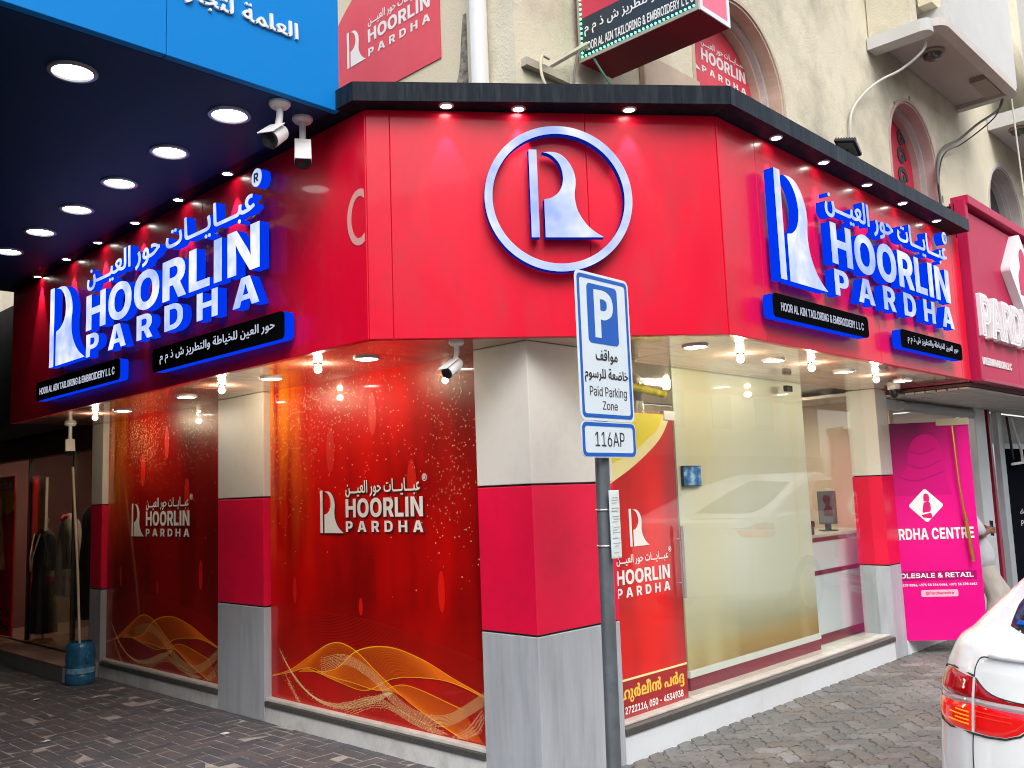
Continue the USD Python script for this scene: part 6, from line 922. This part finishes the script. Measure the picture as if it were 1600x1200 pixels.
# ---------------------------------------------------------------- the neighbour on the street side
nb = thing('pink_shop', 'neighbouring shop with a rose pink fascia and slatted canopy ceiling', 'shop')
ROSE = mat('rose_fascia', (.40, .008, .060), .45, var=.06, vscale=1.5, spec=.25)
NF = Frame((0, 2.70, 0), (1, 0, 0))
for a, b in ((9.04, 10.3), (10.3, 11.6), (11.6, 13.4), (13.4, 15.5)): obj('fascia_panel', NF.put(bx(a+.002, b-.002, 2.56, 4.16, -.05, 0, .003)), ROSE, nb)
obj('top_rail', bx(9.0, 15.5, 2.64, 2.80, 4.20, 4.29, .006), ROSE, nb); obj('bottom_rail', bx(9.0, 15.5, 2.66, 2.76, 2.525, 2.558, .004), mat('rose_dark', (.28, .008, .05), .4), nb)
obj('end_post', bx(8.955, 9.035, 2.66, 2.76, 2.53, 4.25, .006), ROSE, nb); obj('end_return', cat(bx(8.94, 8.98, 2.80, 3.56, 2.53, 4.20), bx(8.94, 8.97, 2.765, 2.795, 2.53, 4.22)), mat('rose_dark', (.28, .008, .05), .4), nb)
obj('roof_deck', bx(8.94, 15.5, 2.78, 3.56, 4.17, 4.195), DARK, nb)
SL = mat('slat_white', (.50, .47, .44), .4, var=.06)
for k in range(9): obj('ceiling_slat', bx(9.02, 15.5, 2.80+.10*k, 2.885+.10*k, 2.47, 2.49, .003), SL, nb)
obj('slat_backing', bx(9.0, 15.5, 2.77, 3.75, 2.495, 2.52), mat('maroon_dark', (.10, .02, .03), .6), nb)
obj('threshold', bx(9.035, 11.6, YS, 3.9, -.1, .13, .004), mat('plinth_tile_white', (.6, .6, .6), .4), nb)
obj('interior', cat(bx(9.0, 12.0, 6.0, 6.1, .1, 2.5), bx(9.0, 12.0, 3.8, 6.0, .10, .129), bx(9.0, 12.0, 3.76, 6.0, 2.52, 2.55), bx(11.9, 12.0, 3.9, 6, .13, 2.5)), mat('pale_interior', (.62, .56, .52), .7), nb)
obj('interior_panel', bx(10.6, 11.85, 5.9, 5.99, 1.8, 2.35), mat('bright_board', (.75, .70, .68), .6), nb)
obj('ceiling_glow_panel', bx(10.0, 11.2, 4.4, 4.6, 2.49, 2.515), glow('neighbour_light', (1, .97, .92), 6.0), nb)
obj('door_header', bx(9.035, 11.60, YS+.05, YS+.12, 2.36, 2.465, .004), ALU, nb)
obj('shutter_roll', tube([(9.4, YS+.02, 2.40), (11.55, YS+.02, 2.40)], .055, 14), mat('shutter_grey', (.30, .32, .33), .4), nb, smooth=40)
obj('door_post', bx(11.60, 11.98, YS, YS+.10, -.05, 2.47, .004), ALU, nb)
obj('maroon_post', bx(12.06, 12.14, YS-.01, YS+.10, -.05, 2.47, .003), mat('maroon_board', (.2, .006, .03), .3), nb)
obj('dark_gap_strip', bx(11.982, 12.058, YS+.02, YS+.10, -.05, 2.47), DARK, nb)  # dark strip standing in for the shaded gap between the posts
for k, cx in enumerate((9.45, 9.8, 10.15)):
    g = thing('hanging_gown', ['patterned pale gown inside the pink shop, next to the end pillar', 'white gown inside the pink shop', 'pink topped gown inside the pink shop'][k], 'gown')
    m_ = mat(f'shop_gown_{k}', [(.45, .42, .22), (.6, .58, .6), (.5, .12, .18)][k], .8, var=.5, vscale=14); obj('dress', gown('', '', cx*1.06, 4.2, .9, 2.36-.08*k, .34, .2, m_, seed=30+k), m_, g, smooth=True)
ls = thing('letter_sign', 'white raised letters PARDHA on the rose pink fascia', 'sign')
LW = mat('acrylic_white', (.68, .64, .66), .35)
for p in fit(latin('PARDHA'), 8.99+.03, 10.95, 2.955, 3.335):
    q = obj('letter', plate(NF, p.buffer(.012, quad_segs=4), .002, .075), LW, ls)
    obj('letter_rim', plate(NF, p.buffer(-.012), .0755, .079), mat('rim_grey', (.5, .46, .48), .4), q)
dm = thing('diamond_sign', 'white raised diamond emblem above the letters on the rose pink fascia', 'sign')
dq = affinity.rotate(rounded(.62, .62, .05), 45, origin=(0, 0)); dq = affinity.translate(dq, 10.43, 3.73)
obj('body', plate(NF, dq, .002, .09), LW, dm); obj('figure', plate(NF, Polygon(curve([(10.30, 3.50), (10.55, 3.50), (10.55, 3.62), (10.52, 3.75), (10.56, 3.90), (10.46, 4.0), (10.36, 3.93), (10.36, 3.80), (10.28, 3.68), (10.30, 3.50)])), .091, .094), ROSE, dm)
t = thing('trade_sign', 'small white trade line low on the rose pink fascia', 'sign'); words(NF, 'IN ALEEMAN ABAYA L.L.C', 9.06, 10.02, 2.695, 2.768, .001, LW, t, 'lettering', depth=.01)
# pink door, swung open towards the street
pd = thing('pink_door', 'bright magenta printed glass door standing open with a long brass handle', 'door')
hinge, free = np.array([8.87, 3.80]), np.array([9.50, 2.99]); PDF = Frame((*hinge, 0), (*(free-hinge), 0)); PW = float(np.linalg.norm(free-hinge))
PMAT = usdkit.material(stage, '/World/Looks/magenta_print', {'g': ('geometry', {}), 's': ('separate_xyz', {}), 'mr': ('map_range', {'from_min': 1.45, 'from_max': 2.2, 'to_min': 0, 'to_max': 1, 'clamp': True}), 'e': ('map_range', {'from_min': 9.20, 'from_max': 9.48, 'to_min': 1, 'to_max': .15, 'clamp': True}), 'f': ('math', {'math_type': 'multiply'}), 'mx': ('mix', {'color1': (.66, .001, .20), 'color2': (.10, .006, .06)}), 'p': ('principled_bsdf', {'roughness': .35, 'specular_ior_level': .3, 'coat_weight': .15, 'coat_roughness': .05})},
    [('g.position', 's.vector'), ('s.z', 'mr.value'), ('s.x', 'e.value'), ('mr.result', 'f.value1'), ('e.result', 'f.value2'), ('f.value', 'mx.fac'), ('mx.color', 'p.base_color')], surface='p.BSDF')
obj('door_leaf', PDF.put(bx(0, PW, .125, 2.205, -.012, 0)), PMAT, pd)
VEIL = mat('veil_print', (.52, .001, .165), .35, spec=.3); VEILD = mat('veil_fold_print', (.34, .002, .12), .35, spec=.3)
obj('veiled_figure_print', plate(PDF, Polygon([(.27, 1.50)]+curve([(.27, 1.50), (.33, 1.66), (.42, 1.78), (.44, 1.92), (.50, 2.04), (.60, 2.09), (.70, 2.06), (.755, 1.95), (.77, 1.80), (.79, 1.62), (.82, 1.50)])), .0006, .0012), VEIL, pd)
obj('veil_fold_print', cat(*[ribbon(PDF, spline(c), .012, .0016) for c in ([(.45, 1.93), (.56, 1.90), (.70, 1.95)], [(.43, 1.80), (.56, 1.76), (.74, 1.83)], [(.34, 1.68), (.5, 1.64), (.76, 1.72)])]), VEILD, pd)
dz = affinity.translate(affinity.rotate(rounded(.235, .235, .02), 45, origin=(0, 0)), .565, 1.40)
obj('diamond_print', plate(PDF, dz, .002, .003), PRINTW, pd)
MAG = mat('magenta_ink', (.62, .003, .15), .35)
obj('diamond_figure_print', plate(PDF, union_all([Polygon(curve([(.545, 1.44), (.55, 1.50), (.575, 1.515), (.598, 1.495), (.595, 1.44), (.545, 1.44)])), Polygon([(.515, 1.31), (.61, 1.33), (.615, 1.275), (.53, 1.285)]), Polygon(curve([(.545, 1.43), (.60, 1.43), (.605, 1.35), (.56, 1.335), (.53, 1.34), (.545, 1.43)]))]), .0035, .004), MAG, pd)
for k, p in enumerate(fit(latin('PARDHA CENTRE'), .125, .955, 1.075, 1.185)): pass
obj('name_print', plate(PDF, union_all(fit(latin('PARDHA CENTRE'), .150, .985, 1.075, 1.185)), .002, .003), PRINTW, pd)
obj('dark_band_print', plate(PDF, sbox(.12, .69, .975, .775), .001, .002), VEILD, pd)
words(PDF, 'WHOLESALE & RETAIL', .14, .945, .712, .758, .0025, PRINTW, pd); words(PDF, '+971 56 109 8886, +971 56 196 0486, +971 56 398 6663', .16, .97, .630, .658, .0025, PRINTW, pd)
obj('handle_plate_print', plate(PDF, rounded(.34, .065, .015, .62, .565), .001, .002), mat('pale_pink_print', (.72, .42, .52), .35), pd); words(PDF, '@Pardhacentre', .49, .75, .548, .582, .0025, MAG, pd)
obj('patch_fitting', PDF.put(bx(PW-.30, PW+.005, 2.165, 2.235, -.025, .014, .004)), mat('brass_pale', (.55, .48, .34), .35, metal=.5), pd); obj('patch_fitting', PDF.put(bx(PW-.14, PW+.005, .095, .165, -.025, .014, .004)), STEEL, pd)
BRASS = mat('brass', (.55, .33, .06), .28, metal=.9)
obj('long_handle', cat(PDF.put(tube([(PW-.165, 2.16, .045), (PW-.15, 1.62, .045), (PW-.125, 1.30, .045)], .010, 8)), PDF.put(tube([(PW-.125, 1.32, .045), (PW-.085, .86, .045)], .016, 10)), PDF.put(tube([(PW-.118, 1.24, .045), (PW-.118, 1.24, 0)], .008, 6)), PDF.put(tube([(PW-.09, .92, .045), (PW-.09, .92, 0)], .008, 6))), BRASS, pd, smooth=40)
bd2 = thing('black_door', 'black printed door at the right edge with faint white lettering', 'door')
BDF = Frame((0, YS-.02, 0), (1, 0, 0))
obj('panel', BDF.put(bx(12.50, 15.0, .0, 2.0, -.03, 0)), mat('black_panel', (.006, .007, .011), .5, spec=0.0), bd2)
obj('frame', cat(BDF.put(bx(12.30, 12.49, -.05, 2.45, -.05, .02, .004)), BDF.put(bx(12.50, 15, 2.005, 2.065, -.03, .015, .003))), mat('grey_frame', (.36, .40, .43), .35, metal=.4), bd2)
obj('transom', BDF.put(bx(12.50, 15, 2.07, 2.45, -.14, -.12)), mat('transom_grey', (.30, .30, .27), .5, var=.3, vscale=3), bd2)
obj('arabic_print', plate(BDF, union_all(fit(glyph_list('self'), 12.93, 13.6, 1.155, 1.235)), .001, .002), mat('faint_print', (.45, .45, .47), .5), bd2); words(BDF, 'PARDHA', 12.93, 13.75, 1.02, 1.09, .001, mat('faint_print', (.45, .45, .47), .5), bd2)
pa = thing('door_closer_bracket', 'small white bracket with a black cable above the black door', 'bracket')
obj('cable', tube(spline([(12.62, YS-.06, 2.40), (12.60, YS-.08, 2.2), (12.63, YS-.08, 2.0), (12.68, YS-.07, 1.86)]), .016, 8), BLACKPL, pa, smooth=True); obj('bracket', cat(tube([(12.72, YS-.08, 2.38), (12.95, YS-.1, 1.98), (12.97, YS-.1, 1.82)], .018, 6), tube([(12.60, YS-.08, 1.80), (12.98, YS-.1, 1.82)], .018, 6)), PVC, pa)

# ---------------------------------------------------------------- person behind the pink door
def capsules(bones, length=.022, iters=10):
    parts = []
    for a, ra, b, rb in bones:
        s = [manifold3d.Manifold.sphere(r, 20).translate(tuple(map(float, p))) for p, r in ((a, ra), (b, rb))]
        parts.append(manifold3d.Manifold.batch_hull(s))
    m = manifold3d.Manifold.batch_boolean(parts, manifold3d.OpType.Add).refine_to_length(length).to_mesh()
    t = trimesh.Trimesh(m.vert_properties[:, :3], m.tri_verts, process=True); trimesh.smoothing.filter_taubin(t, iterations=iters); return t
HIP = np.array([9.955, 3.155, 0.86]); fwd = np.array([.62, -.78, 0]); lft = np.array([.78, .62, 0]); Z = np.array([0, 0, 1.0])
def at_(f, l, z): return np.array([HIP[0], HIP[1], 0])+fwd*(f-.42*max(0.0, z-.9)**1.0)+lft*l+Z*z
pe = thing('person', 'person behind the magenta door in a pale shirt and beige trousers, looking at a phone', 'person')
SKIN = mat('skin_brown', (.16, .075, .045), .5); SHIRT = mat('pale_shirt', (.40, .40, .43), .8, var=.06, vscale=8, bump=.004, bscale=14); TROU = mat('beige_trousers', (.40, .36, .32), .8, var=.08, vscale=9, bump=.006, bscale=13)
arms = []
for s in (-1, 1):
    arms += [(at_(0, .20*s, 1.38), .055, at_(.02, .26*s, 1.10), .046), (at_(.02, .26*s, 1.10), .044, at_(.14, .10*s-.02, 1.11), .030)]
fing = []
for s in (-1, 1):
    h = at_(.18, .08*s-.02, 1.125); fing.append((at_(.14, .10*s-.02, 1.11), .030, h, .032))
    for k in range(4):
        a = h+fwd*.03+Z*(.022-.015*k); m1 = a+fwd*.032+lft*(-s*.012); m2 = m1+lft*(-s*.028)+fwd*.006; fing += [(h, .02, a, .0095), (a, .0095, m1, .009), (m1, .0088, m2, .008)]
    th = h+Z*.03; fing += [(h, .018, th+lft*(-s*.01), .010), (th+lft*(-s*.01), .010, th+fwd*.03+lft*(-s*.02)+Z*.008, .009)]
body = [(at_(-.02, 0, .95), .115, at_(-.03, 0, 1.20), .135), (at_(-.03, .07, 1.33), .10, at_(-.03, -.07, 1.33), .10), (at_(-.03, 0, 1.38), .08, at_(.01, 0, 1.50), .055), (at_(.02, 0, 1.58), .085, at_(.05, 0, 1.66), .088), (at_(.09, 0, 1.585), .04, at_(.06, 0, 1.60), .06), (at_(.135, 0, 1.61), .013, at_(.125, 0, 1.64), .012),
        (at_(.04, .09, 1.61), .02, at_(.03, .09, 1.64), .022), (at_(.04, -.09, 1.61), .02, at_(.03, -.09, 1.64), .022)] + arms + fing
for s, kf, kz, ff in ((1, .23, .50, .09), (-1, .10, .48, .02)):
    body += [(at_(-.02, .08*s, .90), .085, at_(kf, .10*s, kz), .055), (at_(kf, .10*s, kz), .055, at_(ff, .10*s, .10), .038), (at_(ff, .10*s, .06), .04, at_(ff+.14, .11*s, .045), .033)]
obj('body', capsules(body, .016, 8), SKIN, pe, smooth=True)
obj('shirt', capsules([(at_(-.02, .05, .86), .160, at_(-.03, .05, 1.18), .150), (at_(-.02, -.05, .86), .160, at_(-.03, -.05, 1.18), .150), (at_(-.03, .11, 1.36), .095, at_(-.03, -.11, 1.36), .095), (at_(-.03, 0, 1.20), .15, at_(-.03, 0, 1.38), .10)] + [(at_(0, .17*s, 1.39), .082, at_(.02, .26*s, 1.14), .070) for s in (-1, 1)], .03), SHIRT, pe, smooth=True)
tr = []
for s, kf, kz, ff in ((1, .23, .50, .09), (-1, .10, .48, .02)):
    tr += [(at_(-.02, .065*s, .83), .118, at_(kf, .10*s, kz), .088), (at_(kf, .10*s, kz), .085, at_(ff, .10*s, .10), .068)]
obj('trousers', capsules(tr, .03), TROU, pe, smooth=True)
obj('hair', capsules([(at_(.0, 0, 1.69), .09, at_(.05, 0, 1.705), .075)], .02), mat('black_hair', (.01, .009, .008), .7), pe, smooth=True)
for s, ff in ((1, .09), (-1, .02)): obj('shoe', capsules([(at_(ff, .10*s, .05), .05, at_(ff+.16, .11*s, .045), .043)], .02), mat('dark_shoe', (.03, .028, .027), .5), pe, smooth=True)
obj('mobile_phone', rot(bx(-.004, .004, -.036, .036, -.075, .075, .003), np.array([fwd, lft, Z]).T, at_(.25, -.02, 1.14)), BLACKPL, label='dark phone held in both hands of the person behind the magenta door', category='phone')

# ---------------------------------------------------------------- white car
car = thing('white_car', 'white parked car at the lower right with a lit red tail light', 'car')
X0c = 2.70; YC0 = .135
#        z     half width  rear   front  corner radius
LV = [(.26, .86, .10, 4.66, .30), (.34, .93, .02, 4.76, .34), (.50, .965, -.02, 4.82, .38), (.72, .975, -.01, 4.82, .38), (.86, .975, .015, 4.78, .38), (.96, .970, .035, 4.70, .38), (1.04, .962, .050, 4.58, .38), (1.105, .948, .068, 4.30, .38), (1.150, .930, .090, 3.75, .37), (1.172, .915, .115, 3.45, .35), (1.190, .895, .17, 3.32, .34), (1.225, .875, .26, 3.22, .33), (1.30, .835, .50, 3.08, .31), (1.42, .765, .92, 2.86, .28), (1.54, .685, 1.40, 2.62, .28), (1.63, .60, 1.90, 2.40, .20), (1.655, .50, 2.05, 2.32, .12)]
zs_ = np.array([l[0] for l in LV])
def car_level(z): return [np.interp(z, zs_, [l[k] for l in LV]) for k in (1, 2, 3, 4)]
def car_ring(z, n=24):
    """One horizontal section: rounded rectangle, starting at the middle of the rear, going round by the left side."""
    w_, r0, r1, cr = car_level(z); cr = min(cr, w_*.95, (r1-r0)*.45); pts = []
    for cx, cy, a0 in ((r0+cr, w_-cr, math.pi), (r1-cr, w_-cr, math.pi/2), (r1-cr, -w_+cr, 0), (r0+cr, -w_+cr, -math.pi/2)):
        for t in np.linspace(0, 1, n):
            a = a0-t*math.pi/2; ex = 2.3
            c_, s_ = math.cos(a), math.sin(a); pts.append((cx+cr*np.sign(c_)*abs(c_)**(2/ex), cy+cr*np.sign(s_)*abs(s_)**(2/ex), z))
    return np.array(pts)
def loft(rings):
    n = len(rings[0]); V = np.vstack(rings); F_ = []
    for i in range(len(rings)-1):
        for j in range(n):
            p, q = i*n+j, i*n+(j+1) % n; F_ += [[p, q, q+n], [p, q+n, p+n]]
    for r_, base in ((rings[0], 0), (rings[-1], (len(rings)-1)*n)):
        V = np.vstack([V, r_.mean(0)]); c = len(V)-1
        for j in range(n): F_.append([c, base+(j+1) % n, base+j] if base == 0 else [c, base+j, base+(j+1) % n])
    m = trimesh.Trimesh(V, F_, process=False); m.fix_normals(); return m
zz_ = np.unique(np.concatenate([zs_, np.linspace(.26, 1.655, 60)]))
CARW = mat('car_white', (.74, .75, .745), .3, coat=1.0, coat_rough=.02)
shell = loft([car_ring(z)+np.array([X0c, YC0, 0]) for z in zz_]); obj('body', shell, CARW, car, smooth=35)
def shell_at(z, s):
    """Point on the rear-left shell: s = 0 at the rear middle, then metres along the section towards the left side."""
    r_ = car_ring(z, 40); mid = np.array([[r_[0][0], 0, z]]); half = np.vstack([mid, r_[:80]]); d = np.r_[0, np.cumsum(np.linalg.norm(np.diff(half, axis=0), axis=1))]
    return np.array([np.interp(s, d, half[:, k]) for k in range(3)])+np.array([X0c, YC0, 0])
def shell_patch(name, outline, m, parent, out=.005, ns=44, nz=22, thick=True):
    """A panel that follows the car's shell inside an outline given in (along, height)."""
    P = Polygon(outline).buffer(0); a, b, c, d = P.bounds; tri = trimesh.creation.triangulate_polygon(P.segmentize(.03), engine='earcut') if False else None
    from scipy.spatial import Delaunay
    pts = [p for p in np.array(P.exterior.segmentize(.008).coords)[:-1]]
    for u in np.linspace(a, c, ns):
        for v in np.linspace(b, d, nz):
            if P.buffer(-.005).contains(Point(u, v)): pts.append((u, v))
    pts = np.array(pts); T = Delaunay(pts).simplices; T = np.array([t for t in T if P.buffer(1e-6).contains(Point(pts[t].mean(0)))])
    S = np.array([shell_at(v, u) for u, v in pts]); eps = .01
    nrm = np.array([np.cross(shell_at(v, u+eps)-shell_at(v, u-eps), shell_at(v+eps, u)-shell_at(v-eps, u)) for u, v in pts]); nrm /= np.linalg.norm(nrm, axis=1, keepdims=True)
    if (nrm[:, 0].mean()) > 0: nrm = -nrm
    edge = np.array([P.exterior.distance(Point(p)) for p in pts]); lift = out*np.clip(edge/.016, 0.0, 1)**.7
    V = S+nrm*(lift[:, None]+.0008); f = T.copy()
    fn = np.cross(V[f[:, 1]]-V[f[:, 0]], V[f[:, 2]]-V[f[:, 0]]); flip = (fn*nrm[f[:, 0]]).sum(1) < 0; f[flip] = f[flip][:, ::-1]
    return obj(name, trimesh.Trimesh(V, f, process=False), m, parent, smooth=True)
LENS = mat('lamp_red_lens', (.30, .002, .004), .12, coat=1.0, coat_rough=0, emit=(.6, .002, .002), power=.02); LENSL = mat('lamp_red_lit', (.45, .003, .003), .12, coat=1.0, coat_rough=0, emit=(1.0, .004, .002), power=.16); LENSA = mat('lamp_amber_lit', (.45, .012, .003), .12, coat=1.0, coat_rough=0, emit=(1.0, .02, .002), power=.20); CLEARL = mat('lamp_clear_bar', (.45, .36, .36), .12, coat=1.0)
def sy(y, z):   # distance along the section of the shell point with sideways coordinate y
    ss = np.linspace(0, 1.6, 240); Y = np.array([shell_at(z, s)[1] for s in ss]); return float(ss[np.argmin(np.abs(Y-y)+1e-3*ss)])
TL = obj('tail_light', bx(X0c+.5, X0c+.52, .5, .52, .9, .92), LENS, car)
S1 = lambda u: .66+u
shell_patch('upper_lens', [(.816, 1.088), (.92, 1.096), (1.02, 1.085), (1.06, 1.05), (1.06, 1.016), (.816, 1.035)], LENS, TL)
shell_patch('clear_bar', [(.816, 1.034), (1.06, 1.015), (1.065, 1.0), (.816, 1.021)], CLEARL, TL)
shell_patch('amber_lens', [(.816, 1.020), (1.065, .999), (1.05, .965), (.99, .948), (.92, .945), (.816, .948)], LENSA, TL)
shell_patch('upper_lens', [(.806, 1.085), (.806, 1.036), (.60, 1.036), (.60, 1.040), (.70, 1.043), (.76, 1.055)], LENS, TL)
shell_patch('clear_bar', [(.806, 1.035), (.806, 1.021), (.62, 1.018), (.60, 1.035)], CLEARL, TL)
shell_patch('red_lens', [(.806, 1.020), (.63, 1.017), (.645, .990), (.675, .965), (.71, .952), (.76, .948), (.806, .949)], LENSL, TL)
shell_patch('lamp_inner_dark', [(.785, .968), (.74, .965), (.71, .968), (.72, .975), (.77, .976)], LENS, TL, out=.010)
for zz in (.966, .976, .986, .997):
    obj('lamp_rib', tube(np.array([shell_at(zz-.02*(s-.82), s)+np.array([-.0055, 0.002, 0]) for s in np.linspace(.825, .90+.03*math.sin(zz*300), 12)]), .0024, 5), mat('lamp_bright_amber', (.6, .2, .01), .2, emit=(1.0, .24, .006), power=.42), TL)
for zz in (.992, 1.004):
    obj('lamp_rib', tube(np.array([shell_at(zz, s)+np.array([-.0055, 0.002, 0]) for s in np.linspace(.69, .80, 12)]), .0018, 5), mat('lamp_bright_red', (.6, .02, .01), .2, emit=(1.0, .02, .006), power=.25), TL)
SEAM = mat('panel_gap', (.02, .02, .02), .6)
def seam(pts, r=.003, name='panel_seam'): obj(name, tube(np.array([shell_at(z, s) for s, z in spline(pts, 40)]), r, 6), SEAM, car)
seam([(.811, .946), (.811, .86), (.79, .6), (.78, .34)], .002); seam([(.811, 1.09), (.808, 1.12), (.79, 1.143), (.74, 1.146)], .002); seam([(.806, 1.088), (.76, 1.058), (.70, 1.046), (.60, 1.042), (.40, 1.04)], .002)
obj('lamp_outline', tube(np.array([shell_at(z, s)+np.array([-.001, .001, 0]) for s, z in [(.60, 1.038), (.628, 1.015), (.64, .988), (.67, .962), (.71, .948), (.76, .944), (.811, .944), (.92, .941), (.99, .944), (1.053, .962), (1.07, 1.0), (1.065, 1.05), (1.02, 1.089), (.92, 1.101), (.811, 1.093)]]), .003, 6), SEAM, TL)
obj('spoiler_lip', tube(np.array([shell_at(1.148, s)+np.array([-.004, 0, .004]) for s in np.linspace(0, .76, 30)]), .008, 8), CARW, car, smooth=True)
CGL = mat('car_glass', (.012, .012, .014), .06, spec=.4)
shell_patch('rear_window', [(0, 1.205), (.68, 1.200), (.745, 1.215), (.77, 1.26), (.76, 1.33), (.70, 1.42), (.60, 1.53), (0, 1.57)], CGL, car, out=.003)
for s_ in (1, -1):
    sd = Polygon([(1.35, 1.18), (2.9, 1.17), (3.0, 1.2), (2.72, 1.42), (2.45, 1.54), (1.9, 1.54), (1.5, 1.35)])
    pts = np.array(sd.exterior.segmentize(.08).coords)[:-1]; c = pts.mean(0); V = [(X0c+c[0], YC0+s_*(car_level(c[1])[0]+.004), c[1])]+[(X0c+p[0], YC0+s_*(car_level(p[1])[0]+.004), p[1]) for p in pts]
    n_ = len(pts); obj('side_window', trimesh.Trimesh(np.array(V), [[0, 1+i, 1+(i+1) % n_] for i in range(n_)], process=False), CGL, car)
for wx in (.95, 3.85):
    for s_ in (1, -1):
        ty = trimesh.creation.cylinder(.35, .26, sections=36); ty.apply_transform(trimesh.transformations.rotation_matrix(math.pi/2, (1, 0, 0))); ty.apply_translation((X0c+wx, YC0+s_*.85, .35)); w_ = obj('wheel', ty, mat('tyre', (.02, .02, .02), .8), car, smooth=40)
        rm = trimesh.creation.cylinder(.24, .27, sections=30); rm.apply_transform(trimesh.transformations.rotation_matrix(math.pi/2, (1, 0, 0))); rm.apply_translation((X0c+wx, YC0+s_*.855, .35)); obj('rim', rm, STEEL, w_, smooth=40)
obj('window_sticker', tube(np.array([shell_at(1.222, s)+np.array([-.008, 0, .002]) for s in (.66, .69, .72)]), .010, 6), SIGNB, car)

# ---------------------------------------------------------------- across the street (seen only as reflections in the glass)
ob = thing('opposite_building', 'pale building across the street seen as a reflection in the shop windows', 'building')
obj('wall', bx(-30, 45, -22, -14, -.2, 11), mat('opposite_render', (.42, .38, .32), .8, var=.1, vscale=.5), ob)
obj('shop_band', bx(-30, 45, -14.001+.0, -13.9, .1, 3.0), mat('opposite_shop', (.12, .12, .12), .3, var=.5, vscale=.7), ob)
for k in range(18):
    for z in (4.2, 7.4): obj('window', bx(-26+3.8*k, -24.4+3.8*k, -14.02, -13.95, z, z+1.7), mat('opposite_window', (.05, .06, .07), .1), ob)
copy_of(car, (6.9, .72, 0), 'second white car parked further along, seen only as a reflection in the clear window', scale=1.10)
for (lx, ly), lab in (((3.47, 6.35), 'white paper scrap on the alley paving in front of the middle pillar'), ((3.42, 8.55), 'small white paper scrap on the alley paving below the darker red window'), ((3.05, 8.9), 'tiny white paper scrap on the alley paving near the step'), ((2.55, 7.25), 'tiny white scrap near the left lower corner of the alley paving')):
    n_ = 9; a_ = np.linspace(0, 2*math.pi, n_, endpoint=False); rr = .022+.012*rng.random(n_)
    P_ = np.c_[lx+rr*1.3*np.cos(a_), ly+rr*.7*np.sin(a_), .004+.010*rng.random(n_)]; V_ = np.vstack([P_, P_+[0, 0, .0012], [[lx, ly, .006]], [[lx, ly, .009]]])
    F_ = [[2*n_+1, n_+k, n_+(k+1) % n_] for k in range(n_)]+[[2*n_, (k+1) % n_, k] for k in range(n_)]+[[k, (k+1) % n_, n_+(k+1) % n_] for k in range(n_)]+[[k, n_+(k+1) % n_, n_+k] for k in range(n_)]
    obj('paper_scrap', (V_, np.array(F_)), mat('scrap_white', (.62, .62, .6), .8), label=lab, category='paper scrap', group='paper scraps on the alley paving')
